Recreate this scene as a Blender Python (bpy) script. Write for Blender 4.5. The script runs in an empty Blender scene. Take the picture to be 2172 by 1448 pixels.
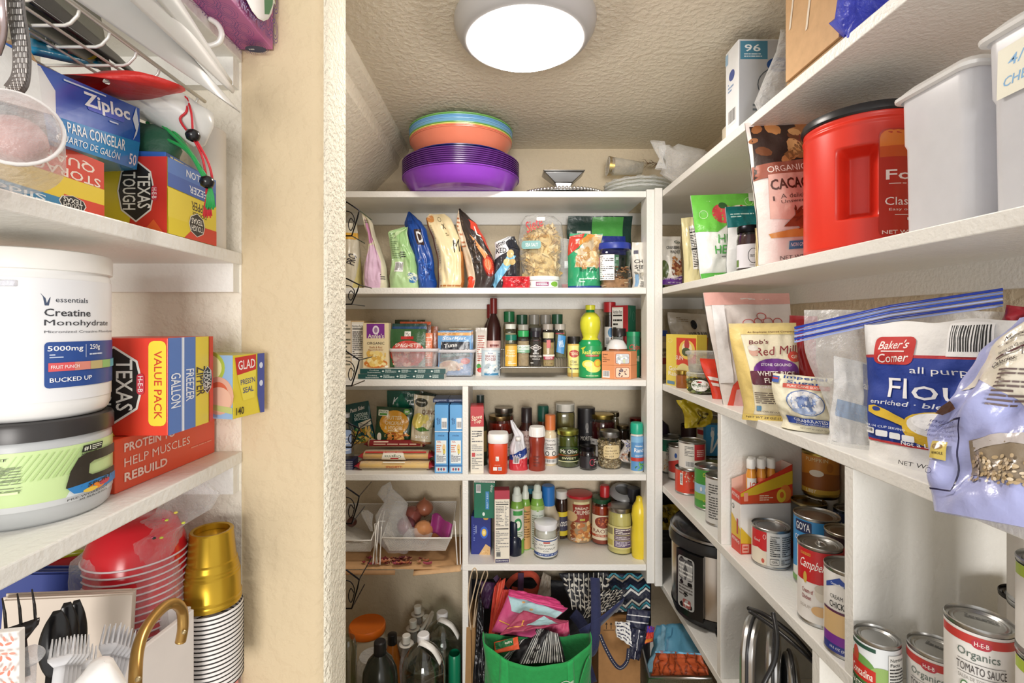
import bpy, math, random
from math import sin, cos, pi, sqrt, atan2
from mathutils import Vector, Matrix, noise, geometry
R = random.Random(7)
SC = bpy.context.scene
COL = SC.collection
# ---------------------------------------------------------------- camera, world, light, exposure
F = 1050.0; CX = 1068.0; CY = 687.0; CZ = 1.25          # focal length in pixels, principal point, eye height
cd = bpy.data.cameras.new('camera'); cam = bpy.data.objects.new('camera', cd); COL.objects.link(cam)
cam.location = (0, 0, CZ); cam.rotation_euler = (pi/2, 0, 0)
cd.sensor_width = 36; cd.lens = 36*F/2172; cd.clip_start = .01
cd.shift_x = (1086-CX)/2172; cd.shift_y = (CY-724)/2172
SC.camera = cam
w = bpy.data.worlds.new('world'); SC.world = w; w.use_nodes = True
w.node_tree.nodes['Background'].inputs[0].default_value = (1, .97, .93, 1)
w.node_tree.nodes['Background'].inputs[1].default_value = .5
SC.view_settings.view_transform = 'Standard'; SC.view_settings.look = 'None'
SC.view_settings.gamma = 1; SC.view_settings.use_curve_mapping = False
SC.view_settings.exposure = 1.0
SC.cycles.use_denoising = True
SC.cycles.transparent_max_bounces = 32
SC.cycles.max_bounces = 8; SC.cycles.diffuse_bounces = 5
SC.cycles.caustics_reflective = False; SC.cycles.caustics_refractive = False
def lamp(name, kind, loc, energy, size, col=(1, 1, 1), rot=(0, 0, 0), **k):
    l = bpy.data.lights.new(name, kind); l.energy = energy; l.color = col
    if kind == 'AREA': l.size = size; l.shape = k.get('shape', 'SQUARE'); l.size_y = k.get('sy', size)
    else: l.shadow_soft_size = size
    o = bpy.data.objects.new(name, l); COL.objects.link(o); o.location = loc; o.rotation_euler = rot
    return o
lamp('fill_light', 'AREA', (0.1, -4.2, 1.15), 78, 1.6, (1, .96, .92), (math.radians(90), 0, 0))  # added fill far behind the camera, brightens the lower shelves
ORD = 'lowest second third fourth fifth sixth seventh eighth ninth tenth eleventh twelfth thirteenth fourteenth fifteenth sixteenth seventeenth topmost'.split()
# ---------------------------------------------------------------- pixel to world
def P(px, py, Y): return Vector(((px-CX)*Y/F, Y, CZ-(py-CY)*Y/F))
def PZ(px, py, Z):
    Y = (CZ-Z)*F/(py-CY); return Vector(((px-CX)*Y/F, Y, Z))
def XA(px, Y): return (px-CX)*Y/F
def ZA(py, Y): return CZ-(py-CY)*Y/F
# ---------------------------------------------------------------- colour and materials
_cc = {}
def C(h):
    if not isinstance(h, str): return tuple(h)
    if h in _cc: return _cc[h]
    s = h.lstrip('#')
    if len(s) == 3: s = ''.join(c*2 for c in s)
    v = [int(s[i:i+2], 16)/255 for i in (0, 2, 4)]
    v = [x/12.92 if x <= .04045 else ((x+.055)/1.055)**2.4 for x in v]
    _cc[h] = (v[0], v[1], v[2], 1.0); return _cc[h]
M = {}
def mat(name, rough=.5, metal=0., spec=.5, var=.04, bump=None, kind='solid', fac=(.1, .6), vscale=30, sheen=0, coat=0, emit=None, fixed=None, det=4, trans=0):
    m = bpy.data.materials.new(name); m.use_nodes = True; t = m.node_tree; N = t.nodes; L = t.links
    b = N['Principled BSDF']; out = N['Material Output']
    tc = N.new('ShaderNodeTexCoord')
    if fixed is None:
        a = N.new('ShaderNodeVertexColor'); a.layer_name = 'Col'; csrc = a.outputs['Color']
    else:
        a = N.new('ShaderNodeRGB'); a.outputs[0].default_value = C(fixed); csrc = a.outputs[0]
    nz = N.new('ShaderNodeTexNoise'); nz.inputs['Scale'].default_value = vscale; nz.inputs['Detail'].default_value = det
    L.new(tc.outputs['Object'], nz.inputs['Vector'])
    mr = N.new('ShaderNodeMapRange'); mr.inputs['To Min'].default_value = 1-var*2; mr.inputs['To Max'].default_value = 1+var*1.2
    L.new(nz.outputs['Fac'], mr.inputs['Value'])
    mx = N.new('ShaderNodeVectorMath'); mx.operation = 'MULTIPLY'
    L.new(csrc, mx.inputs[0]); L.new(mr.outputs[0], mx.inputs[1])
    L.new(mx.outputs[0], b.inputs['Base Color'])
    b.inputs['Roughness'].default_value = rough; b.inputs['Metallic'].default_value = metal
    b.inputs['Specular IOR Level'].default_value = spec
    b.inputs['Sheen Weight'].default_value = sheen; b.inputs['Coat Weight'].default_value = coat
    if emit: b.inputs['Emission Color'].default_value = C(emit[0]); b.inputs['Emission Strength'].default_value = emit[1]
    if bump:
        n2 = N.new('ShaderNodeTexNoise'); n2.inputs['Scale'].default_value = bump[0]; n2.inputs['Detail'].default_value = bump[3] if len(bump) > 3 else 3
        L.new(tc.outputs['Object'], n2.inputs['Vector']); src = n2.outputs['Fac']
        if len(bump) > 4:                                   # sharpened plaster blobs
            rp = N.new('ShaderNodeMapRange'); rp.inputs['From Min'].default_value = bump[4]; rp.inputs['From Max'].default_value = bump[5]
            L.new(src, rp.inputs['Value']); src = rp.outputs[0]
        bp = N.new('ShaderNodeBump'); bp.inputs['Strength'].default_value = bump[1]; bp.inputs['Distance'].default_value = bump[2]
        L.new(src, bp.inputs['Height']); L.new(bp.outputs[0], b.inputs['Normal'])
    if kind == 'film':
        lw = N.new('ShaderNodeLayerWeight'); lw.inputs['Blend'].default_value = .45
        if bump: L.new(bp.outputs[0], lw.inputs['Normal'])
        r2 = N.new('ShaderNodeMapRange'); r2.inputs['To Min'].default_value = fac[0]; r2.inputs['To Max'].default_value = fac[1]
        L.new(lw.outputs['Facing'], r2.inputs['Value'])
        tr = N.new('ShaderNodeBsdfTransparent'); L.new(csrc, tr.inputs['Color'])
        if trans == 2:
            gl = N.new('ShaderNodeBsdfGlossy'); gl.inputs['Roughness'].default_value = rough; t.nodes.remove(b); b = gl
        ms = N.new('ShaderNodeMixShader'); L.new(r2.outputs[0], ms.inputs[0]); L.new(tr.outputs[0], ms.inputs[1])
        L.new(b.outputs[0], ms.inputs[2]); L.new(ms.outputs[0], out.inputs[0])
        if trans == 1: b.inputs['Base Color'].default_value = (.9, .92, .93, 1); t.links.remove(b.inputs['Base Color'].links[0])
    M[name] = m; return m
mat('paper', .5, var=.03)
mat('card', .45, var=.03, coat=.15)
mat('gloss', .22, var=.03)
mat('plastic', .33, var=.03)
mat('bag', .26, var=.05, bump=(22, .35, .012, 5), coat=.25)
mat('matbag', .45, var=.05, bump=(26, .35, .012, 5))
mat('paperbag', .7, var=.04, bump=(35, .4, .01, 5))
mat('metal', .3, 1.0, var=.06)
mat('steel', .28, 1.0, var=.05, bump=(4, .02, .01))
mat('wire', .35, .2, var=.02)
mat('brown_board', .8, var=.1, vscale=60, bump=(250, .15, .002))
mat('cloth', .85, var=.1, vscale=60, bump=(90, .35, .006, 6), sheen=.2)
mat('nylon', .5, var=.08, bump=(30, .4, .012, 6), sheen=.1)
mat('food', .6, var=.2, vscale=120, bump=(150, .5, .003))
mat('liquid', .15, var=.04)
mat('film', .12, kind='film', fac=(.05, .5), bump=(28, .8, .02, 6), trans=1)
mat('haze', .2, kind='film', fac=(.2, .62), bump=(25, .8, .02, 6), trans=1)
mat('glass', .04, kind='film', fac=(.03, .45), trans=2)
mat('tint', .1, kind='film', fac=(.3, .75), bump=(28, .8, .02, 6))
mat('frost', .3, kind='film', fac=(.72, .9))
mat('skin', .5, var=.15, vscale=25)
mat('white_paint', .38, var=.025, vscale=8, bump=(160, .35, .003, 3), fixed='#e9e8e3')
mat('cream_wall', .8, var=.03, vscale=5, bump=(70, .35, .004, 4, .42, .62), fixed='#e6dfd0')
mat('back_wall', .8, var=.03, vscale=5, bump=(70, .35, .004, 4, .42, .62), fixed='#d3c5ab')
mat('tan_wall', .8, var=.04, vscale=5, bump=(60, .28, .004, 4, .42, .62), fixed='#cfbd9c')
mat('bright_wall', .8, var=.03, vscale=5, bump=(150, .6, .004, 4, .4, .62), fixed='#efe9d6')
mat('ceiling_paint', .8, var=.03, vscale=5, bump=(75, .4, .004, 4, .42, .64), fixed='#e9e1cf')
mat('floor_mat', .6, var=.1, vscale=12, fixed='#a08d75')
# ---------------------------------------------------------------- mesh builder
class MB:
    def __init__(s): s.v = []; s.f = []; s.c = []
    def add(s, vs, fs, col):
        n = len(s.v); s.v += [tuple(x) for x in vs]
        s.f += [tuple(i+n for i in f) for f in fs]
        if isinstance(col, list): s.c += [C(k) for k in col]
        else: s.c += [C(col)]*len(fs)
        return s
    def box(s, x0, x1, y0, y1, z0, z1, col, fc=None):
        v = [(x, y, z) for z in (z0, z1) for y in (y0, y1) for x in (x0, x1)]
        fs = [(0, 1, 5, 4), (1, 3, 7, 5), (3, 2, 6, 7), (2, 0, 4, 6), (4, 5, 7, 6), (0, 2, 3, 1)]  # front right back left top bottom
        cs = [col]*6
        if fc:
            for k, q in fc.items(): cs['frblud'.index(k)] = q
        return s.add(v, fs, cs)
    def hexa(s, bot, top, col):                      # prism between two equal rings
        n = len(bot); v = list(bot)+list(top)
        fs = [tuple(reversed(range(n))), tuple(range(n, 2*n))]+[(i, (i+1) % n, n+(i+1) % n, n+i) for i in range(n)]
        return s.add(v, fs, col)
    def lathe(s, prof, col, seg=28, c=(0, 0, 0), sq=2, sx=1, sy=1, cap=(0, 0), a0=0, a1=2*pi):
        cols = col if isinstance(col, list) else [col]*(len(prof)-1)
        full = a1-a0 > 6.28; ns = seg if full else seg+1; vs = []; fs = []; cs = []
        for r, z in prof:
            for i in range(ns):
                a = a0+(a1-a0)*i/seg; ca, sa = cos(a), sin(a)
                k = 1 if sq == 2 else (abs(ca)**sq+abs(sa)**sq)**(-1/sq)
                vs.append((c[0]+r*sx*ca*k, c[1]+r*sy*sa*k, c[2]+z))
        for j in range(len(prof)-1):
            for i in range(seg):
                i2 = (i+1) % ns
                fs.append((j*ns+i, j*ns+i2, (j+1)*ns+i2, (j+1)*ns+i)); cs.append(cols[j])
        if cap[0]: fs.append(tuple(reversed(range(ns)))); cs.append(cols[0])
        if cap[1]: fs.append(tuple(range((len(prof)-1)*ns, len(prof)*ns))); cs.append(cols[-1])
        return s.add(vs, fs, cs)
    def tube(s, pts, r, col, n=6, closed=False, flat=1):
        pts = [Vector(p) for p in pts]; m = len(pts); vs = []; fs = []
        up = None
        for i, p in enumerate(pts):
            a = pts[(i-1) % m] if (closed or i > 0) else p; b = pts[(i+1) % m] if (closed or i < m-1) else p
            t = (b-a).normalized()
            if up is None: up = Vector((0, 0, 1)) if abs(t.z) < .9 else Vector((1, 0, 0))
            u = t.cross(up)
            u = u.normalized() if u.length > 1e-6 else Vector((1, 0, 0)); w_ = u.cross(t).normalized(); up = w_
            rr = r[i] if isinstance(r, (list, tuple)) else r
            for k in range(n):
                an = 2*pi*k/n; vs.append(p+u*rr*cos(an)+w_*rr*flat*sin(an))
        for i in range(m if closed else m-1):
            for k in range(n):
                k2 = (k+1) % n; j = (i+1) % m
                fs.append((i*n+k, i*n+k2, j*n+k2, j*n+k))
        if not closed: fs += [tuple(range(n)), tuple(range((m-1)*n, m*n))]
        return s.add(vs, fs, col)
    def grid(s, fn, nu, nv, col):                   # fn(u,v) 0..1 ; col string or function(u,v)
        vs = [fn(i/nu, j/nv) for j in range(nv+1) for i in range(nu+1)]
        fs = []; cs = []
        for j in range(nv):
            for i in range(nu):
                fs.append((j*(nu+1)+i, j*(nu+1)+i+1, (j+1)*(nu+1)+i+1, (j+1)*(nu+1)+i))
                cs.append(col((i+.5)/nu, (j+.5)/nv) if callable(col) else col)
        return s.add(vs, fs, cs)
    def ball(s, c, r, col, seg=10, rings=6, sz=1, sx=1, sy=1):
        return s.lathe([(r*sin(pi*j/rings)+1e-6, -r*sz*cos(pi*j/rings)) for j in range(rings+1)], col, seg, c, sx=sx, sy=sy)
    def build(s, name, m, parent=None, smooth=True, bevel=0, solid=0, label=None, sub=0, auto=None):
        me = bpy.data.meshes.new(name); me.from_pydata(s.v, [], s.f)
        ca = me.color_attributes.new('Col', 'FLOAT_COLOR', 'CORNER')
        buf = []
        for fc, cc in zip(s.f, s.c): buf += list(cc)*len(fc)
        ca.data.foreach_set('color', buf)
        me.materials.append(M[m] if isinstance(m, str) else m)
        if smooth: me.shade_smooth()
        if smooth and auto: me.set_sharp_from_angle(angle=math.radians(auto))
        o = bpy.data.objects.new(name, me); COL.objects.link(o)
        if parent is not None: o.parent = parent
        if bevel:
            b = o.modifiers.new('b', 'BEVEL'); b.width = bevel; b.segments = 2; b.limit_method = 'ANGLE'
        if solid:
            b = o.modifiers.new('s', 'SOLIDIFY'); b.thickness = solid; b.offset = 0
        if sub:
            b = o.modifiers.new('u', 'SUBSURF'); b.levels = sub; b.render_levels = sub
        if label: o['label'] = label
        return o
# ---------------------------------------------------------------- things
def thing(name, label, cat, loc=(0, 0, 0), rz=0, group=None, rot=None):
    o = bpy.data.objects.new(name, None); COL.objects.link(o); o.empty_display_size = .02
    o.location = loc; o.rotation_euler = rot if rot else (0, 0, rz)
    o['label'] = label; o['category'] = cat
    if group: o['group'] = group
    return o
def tag(o, label, cat, group=None):
    o['label'] = label; o['category'] = cat
    if group: o['group'] = group
    return o
def struct(o): o['kind'] = 'structure'; return o
# ---------------------------------------------------------------- printing on surfaces
_tx = {}
def textmesh(s, bold=.018):
    k = (s, bold)
    if k in _tx: return _tx[k]
    cu = bpy.data.curves.new('t', 'FONT'); cu.body = s; cu.size = 1; cu.resolution_u = 2; cu.offset = bold; cu.fill_mode = 'FRONT'
    o = bpy.data.objects.new('t', cu); me = o.to_mesh()
    vs = [(v.co.x, v.co.y) for v in me.vertices]; me.calc_loop_triangles()
    ts = [tuple(t.vertices) for t in me.loop_triangles]
    o.to_mesh_clear(); bpy.data.objects.remove(o); bpy.data.curves.remove(cu)
    if not vs: vs = [(0, 0), (1, 0), (0, 1)]; ts = []
    x0 = min(v[0] for v in vs); x1 = max(v[0] for v in vs); y0 = min(v[1] for v in vs); y1 = max(v[1] for v in vs)
    vs = [((x-x0)/(x1-x0+1e-9)-.5, (y-y0)/(y1-y0+1e-9)-.5) for x, y in vs]
    _tx[k] = (vs, ts); return _tx[k]
class Surf:
    def __init__(s, W, H, fn, L=.5): s.W = W; s.H = H; s.fn = fn; s.L = L
def quad(a, b, c, d_):                         # four corners bl br tr tl
    a, b, c, d_ = map(Vector, (a, b, c, d_)); n = (b-a).cross(d_-a).normalized(); W = (b-a).length; H = (d_-a).length
    return Surf(W, H, lambda x, y, d: (a*(1-x/W)+b*(x/W))*(1-y/H)+(d_*(1-x/W)+c*(x/W))*(y/H)+n*d, .5)
def flat(o, ex, ey, W, H):                     # o = bottom left corner
    o = Vector(o); ex = Vector(ex); ey = Vector(ey); n = ex.cross(ey)
    return Surf(W, H, lambda x, y, d: o+ex*x+ey*y+n*d)
def cyl(r, z0, H, arc=2.6, rot=0, taper=0, sq=2, sx=1, sy=1):          # label wrap centred on -Y
    W = r*arc
    def fn(x, y, d):
        a = -pi/2+rot+(x-W/2)/r; rr = r+taper*y+d; ca, sa = cos(a), sin(a)
        k = 1 if sq == 2 else (abs(ca)**sq+abs(sa)**sq)**(-1/sq)
        return Vector((rr*sx*ca*k, rr*sy*sa*k, z0+y))
    return Surf(W, H, fn, r*.16)
def disc(r, z, rot=0):
    c, s_ = cos(rot), sin(rot)
    return Surf(2*r, 2*r, lambda x, y, d: Vector(((x-r)*c-(y-r)*s_, (x-r)*s_+(y-r)*c, z+d)), .5)
def ringpts(cx, cy, rx, ry, n=22, rot=0):
    c, s = cos(rot), sin(rot)
    return [(cx+rx*cos(2*pi*i/n)*c-ry*sin(2*pi*i/n)*s, cy+rx*cos(2*pi*i/n)*s+ry*sin(2*pi*i/n)*c) for i in range(n)]
def prints(mb, S, cmds, d0=.0003, dd=.00009):
    W, H = S.W, S.H; d = d0
    def emit(pts, tris, col, dz=0):
        pts = [tuple(p) for p in pts]; L2 = S.L*S.L; st = list(tris); out = []; mid = {}
        while st:
            a, b, c = st.pop(); pa, pb, pc = pts[a], pts[b], pts[c]
            l = [(pa[0]-pb[0])**2+(pa[1]-pb[1])**2, (pb[0]-pc[0])**2+(pb[1]-pc[1])**2, (pc[0]-pa[0])**2+(pc[1]-pa[1])**2]
            m = max(l)
            if m <= L2 or len(out)+len(st) > 6000: out.append((a, b, c)); continue
            k = l.index(m); a, b, c = ((a, b, c), (b, c, a), (c, a, b))[k]
            key = (min(a, b), max(a, b))
            if key not in mid:
                mid[key] = len(pts); pts.append(((pts[a][0]+pts[b][0])/2, (pts[a][1]+pts[b][1])/2))
            q = mid[key]; st += [(a, q, c), (q, b, c)]
        mb.add([S.fn(x, y, d+dz) for x, y in pts], out, col)
    def poly(pts, col, dz=0):
        v = [Vector((x, y, 0)) for x, y in pts]
        area = sum(v[i-1].x*v[i].y-v[i].x*v[i-1].y for i in range(len(v)))
        tr = geometry.tessellate_polygon([v])
        if tr:
            a, b, c = tr[0]; s_ = (v[b]-v[a]).cross(v[c]-v[a]).z
            if s_ < 0: tr = [(c, b, a) for a, b, c in tr]
        emit(pts, tr, col, dz)
    for q in cmds:
        k = q[0]; d += dd
        if k == 'r':
            _, x0, y0, x1, y1, col = q[:6]
            poly([(x0*W, y0*H), (x1*W, y0*H), (x1*W, y1*H), (x0*W, y1*H)], col)
        elif k == 'rr':                                          # rounded rect, radius as fraction of smaller side
            _, x0, y0, x1, y1, rf, col = q; a0, b0, a1, b1 = x0*W, y0*H, x1*W, y1*H; r = rf*min(a1-a0, b1-b0)
            pts = []
            for (cx, cy, a) in ((a1-r, b0+r, -90), (a1-r, b1-r, 0), (a0+r, b1-r, 90), (a0+r, b0+r, 180)):
                pts += [(cx+r*cos(math.radians(a+t)), cy+r*sin(math.radians(a+t))) for t in (0, 30, 60, 90)]
            poly(pts, col)
        elif k == 'e':
            _, cx, cy, rx, ry, col = q[:6]; rot = q[6] if len(q) > 6 else 0
            pts = ringpts(cx*W, cy*H, rx*W, ry*H, 22, rot); n = len(pts)
            pts.append((cx*W, cy*H)); emit(pts, [(i, (i+1) % n, n) for i in range(n)], col)
        elif k == 'o':                                           # ring outline
            _, cx, cy, rx, ry, t, col = q
            a = ringpts(cx*W, cy*H, rx*W, ry*H, 26); b = ringpts(cx*W, cy*H, rx*W-t*W, ry*H-t*W, 26); n = 26
            emit(a+b, [x for i in range(n) for x in ((i, (i+1) % n, n+i), ((i+1) % n, n+(i+1) % n, n+i))], col)
        elif k == 'p':
            poly([(x*W, y*H) for x, y in q[1]], q[2])
        elif k == 't':                                           # text: cx cy w h string colour rot style
            _, cx, cy, w_, h_, s, col = q[:7]; rot = math.radians(q[7]) if len(q) > 7 else 0; st = q[8] if len(q) > 8 else 'b'
            vs, ts = textmesh(s, 0 if 'M' in s else {'b': .011, 'n': 0, 'i': .008, 'h': .026}[st]); c_, s_ = cos(rot), sin(rot); pts = []
            for x, y in vs:
                x *= w_*W; y *= h_*H
                if st == 'i': x += y*.25
                pts.append((cx*W+x*c_-y*s_, cy*H+x*s_+y*c_))
            emit(pts, ts, col)
        elif k == 'l':                                           # rows of unreadably small text
            _, x0, y0, x1, y1, n, col = q; rr = random.Random(int(x0*99+y0*977+n)); hh = (y1-y0)/n
            for i in range(n):
                x = x0; y = y1-(i+.75)*hh
                while x < x1:
                    ln = min(rr.uniform(.08, .4)*(x1-x0), x1-x); poly([(x*W, y*H), ((x+ln)*W, y*H), ((x+ln)*W, (y+hh*.45)*H), (x*W, (y+hh*.45)*H)], col)
                    x += ln+.03*(x1-x0)
                    if rr.random() < .15: break
        elif k == 'bar':                                         # barcode
            _, x0, y0, x1, y1 = q[:5]; vert = len(q) > 5
            poly([(x0*W, y0*H), (x1*W, y0*H), (x1*W, y1*H), (x0*W, y1*H)], '#f4f4f4'); rr = random.Random(3); t = .06
            while t < .92:
                b = rr.uniform(.012, .04)
                if vert: poly([(x0*W+(x1-x0)*W*.06, (y0+(y1-y0)*t)*H), (x1*W-(x1-x0)*W*.06, (y0+(y1-y0)*t)*H), (x1*W-(x1-x0)*W*.06, (y0+(y1-y0)*(t+b))*H), (x0*W+(x1-x0)*W*.06, (y0+(y1-y0)*(t+b))*H)], '#1b1b1b', dd*1.5)
                else: poly([((x0+(x1-x0)*t)*W, (y0+(y1-y0)*.15)*H), ((x0+(x1-x0)*(t+b))*W, (y0+(y1-y0)*.15)*H), ((x0+(x1-x0)*(t+b))*W, (y0+(y1-y0)*.94)*H), ((x0+(x1-x0)*t)*W, (y0+(y1-y0)*.94)*H)], '#1b1b1b', dd*1.5)
                t += b+rr.uniform(.015, .045)
        elif k == 'n':                                           # scattered blobs: a food picture
            _, x0, y0, x1, y1, cols, n, sz = q[:8]; rr = random.Random(n+int(x0*50)); asp = q[8] if len(q) > 8 else 1.6
            for i in range(n):
                cx = rr.uniform(x0, x1); cy = rr.uniform(y0, y1); a = rr.uniform(0, pi); s_ = sz*W*rr.uniform(.7, 1.2)
                s2 = s_/asp
                mgx = min(s_, (cx-x0)*W+.3*s_, (x1-cx)*W+.3*s_)/s_
                pts = ringpts(cx*W, cy*H, s_*max(.3, mgx), s2*max(.3, mgx), 9, a); m_ = len(pts); pts.append((cx*W, cy*H))
                emit(pts, [(j, (j+1) % m_, m_) for j in range(m_)], cols[i % len(cols)], i*.000006)
NUT = lambda x0, y0, x1, y1, n=9, ink='#222': [('r', x0, y0, x1, y1, '#f3f1ec'), ('t', (x0+x1)/2, y1-(y1-y0)*.07, (x1-x0)*.9, (y1-y0)*.07, 'Nutrition Facts', ink), ('r', x0+(x1-x0)*.05, y1-(y1-y0)*.16, x1-(x1-x0)*.05, y1-(y1-y0)*.13, ink), ('l', x0+(x1-x0)*.06, y0+(y1-y0)*.05, x1-(x1-x0)*.06, y1-(y1-y0)*.2, n, ink)]
# ================================================================ room shell
def slab(name, x0, x1, y0, y1, z0, z1, m, kind=True, bevel=0, label=None, cat=None):
    o = MB().box(x0, x1, y0, y1, z0, z1, '#ffffff').build(name, m, smooth=False, bevel=bevel)
    if kind: struct(o)
    if label: tag(o, label, cat)
    return o
YB, YF, XR, XW, XL, YE = 1.85, 1.60, .51, .755, -.358, .68
ZC = CZ+.654
slab('floor', -1.0, .80, -.2, 1.95, -.05, 0, 'floor_mat')
slab('wall_back', -1.0, .80, YB, YB+.08, 0, 2.0, 'back_wall')
slab('wall_right', XW, XW+.08, .15, YB, 0, 2.0, 'back_wall')
slab('wall_left_rear', -.98, -.90, .765, YB, 0, 2.0, 'back_wall')
slab('wall_left', -.70, -.62, .05, YE, 0, 2.0, 'cream_wall')
slab('ceiling', -.352, .80, .45, YB, ZC, ZC+.05, 'ceiling_paint')
slab('wall_alcove', -.62, XL-.001, YE-.002, YE+.02, 0, 2.0, 'cream_wall')
m = MB()                                                     # stub wall with a rounded plaster corner
r_ = .022; x1 = -.243; ring = [(-.62, YE), ]
for k in range(7):
    a = -pi/2+pi/2*k/6; ring.append((x1-r_+r_*cos(a), YE+r_+r_*sin(a)))
ring += [(x1, .762), (-.98, .762), (-.98, .72), (-.62, .72)]
m.hexa([(x, y, 0) for x, y in ring], [(x, y, 2.0) for x, y in ring], '#fff')
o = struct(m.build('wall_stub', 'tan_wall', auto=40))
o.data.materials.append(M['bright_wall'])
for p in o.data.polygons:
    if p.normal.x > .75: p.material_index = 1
m = MB()                                                     # plaster beam and the sloping ceiling beyond it
prof = [(-.352, ZC+.03), (-.352, ZC), (-.356, ZC-.016), (-.37, ZC-.03), (-.383, ZC-.038), (-.389, ZC-.05), (-.392, ZC-.07), (-.98, ZC-.66), (-.98, ZC-.60), (-.392, ZC+.03)]
m.hexa([(x, .762, z) for x, z in prof], [(x, YB, z) for x, z in prof], '#fff')
struct(m.build('beam_ceiling_left', 'ceiling_paint', auto=30))
slab('baseboard_back', -.9, -.14, YB-.014, YB, 0, .085, 'white_paint', bevel=.004)
slab('baseboard_back_right', -.11, .755, YB-.014, YB, 0, .085, 'white_paint', bevel=.004)
m = MB().box(-.9, -.14, YB-.02, YB-.0142, .075, .082, '#fff'); struct(m.build('trim_1', 'white_paint', smooth=False))
# ---------------------------------------------------------------- shelves
SB = {1: CZ+.4297, 2: CZ+.1173, 3: CZ-.1813, 4: CZ-.486, 5: CZ-.777}      # back shelf tops
SR = {1: CZ+.429, 2: CZ+.1165, 3: CZ-.192, 4: CZ-.518, 5: CZ-.835}        # right shelf tops
SL = {0: CZ+.374, 1: CZ+.097, 2: CZ-.174, 3: CZ-.443}                     # left shelf tops
T = .02
def shelf(x0, x1, y0, y1, z, label): return slab('shelf_board', x0, x1, y0, y1, z-T, z, 'white_paint', False, .0015, label, 'shelf')
o5 = ['topmost', 'second', 'third', 'fourth', 'fifth']
what = ['under the purple bowls', 'carrying the bags of chips', 'carrying the spice jars', 'carrying the blue muffin mix and jars', '']
for k in range(1, 5): shelf(-.9, .461, YF, YB, SB[k], f'white painted {o5[k-1]} shelf on the back wall {what[k-1]}')
shelf(-.133, .461, YF, YB, SB[5], 'white painted shelf on the back wall under the coconut oil jar')
shelf(-.9, -.135, YF+.03, YB, SB[5]-.012, 'white shelf under the brown cardboard and wire baskets')
wr = ['over the large red coffee canister', 'carrying the red coffee canister', 'carrying the bags of flour', 'carrying the tall food cans', 'carrying the pressure cooker']
for k in range(1, 6): shelf(XR, XW, .22, YB, SR[k], f'white painted shelf on the right wall {wr[k-1]}')
wl = ['above the wire basket at upper left', 'under the yellow zipper bag boxes', 'under the green powder tub', 'under the gold cups']
for k in range(4):
    z = SL[k]; slab('shelf_board', -.62, XL, .12, YE-.002, z-.016, z, 'white_paint', False, .0015, f'white painted shelf on the left {wl[k]}', 'shelf')
for k in range(1, 5): struct(slab('trim_2', -.9, XW, YB-.018, YB, SB[k]-T-.042, SB[k]-T, 'white_paint'))
struct(slab('trim_2', -.114, .5, YB-.018, YB, SB[5]-T-.042, SB[5]-T, 'white_paint'))
for k in range(1, 6): struct(slab('trim_3', XW-.018, XW, .22, YB-.02, SR[k]-T-.045, SR[k]-T, 'white_paint'))
for k in range(3): struct(slab('trim_4', -.62, XL-.004, YE-.017, YE-.002, SL[k]-.016-.038, SL[k]-.016, 'white_paint'))
def panel(x0, x1, y0, y1, z0, z1, label): return slab('divider_panel', x0, x1, y0, y1, z0, z1, 'white_paint', False, .001, label, 'divider')
panel(-.133, -.114, YF+.001, YB, SB[4], SB[3]-T, 'white upright board between the blue boxes and the red stuffing box')
panel(-.133, -.114, YF+.001, YB, SB[5], SB[4]-T, 'white upright board right of the white wire basket')
panel(-.133, -.114, YF+.001, YB, 0, SB[5]-T, 'white upright board between the water bottles and the shopping bags')
panel(.4615, .4855, 1.594, 1.66, SR[5]+.0, SB[1]+.004, 'white corner post, flat strip at the end of the back shelves')
panel(.4857, .509, 1.585, 1.66, SR[5]-.005, SB[1]+.006, 'white corner post strip meeting the right shelves')
panel(XR+.001, XW, 1.162, 1.182, SR[4], SR[3]-T, 'white upright panel behind the peach drink box')
panel(XR+.001, XW, 1.165, 1.185, SR[5], SR[4]-T, 'white upright panel right of the pressure cooker')
panel(XR+.001, XW, 1.165, 1.185, 0, SR[5]-T, 'white upright panel at the bottom right of the shopping bags')
panel(XR+.001, XW, .723, .742, SR[4], SR[3]-T, 'white upright panel left of the tomato sauce cans')
panel(XR+.001, XW, .80, .82, SR[5], SR[4]-T, 'white upright panel under the tall soup cans')
# ---------------------------------------------------------------- ceiling light
t = thing('ceiling_light', 'round flush ceiling light with a glowing dome in a grey ring', 'light', (.046, 1.07, ZC))
MB().lathe([(.152, 0), (.153, -.008), (.149, -.022), (.140, -.036), (.128, -.045), (.120, -.044), (.116, -.03)], '#b9b9ba', 64).build('rim', mat('fixture', .35, var=.01), t)
mat('lamp_glow', .3, fixed='#eef6ff', emit=('#fff7ee', 27))
MB().lathe([(.1165*cos(a), -.044-.03*sin(a)) for a in [pi/2*i/12 for i in range(13)]], '#fff', 48).build('diffuser', 'lamp_glow', t)
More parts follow.
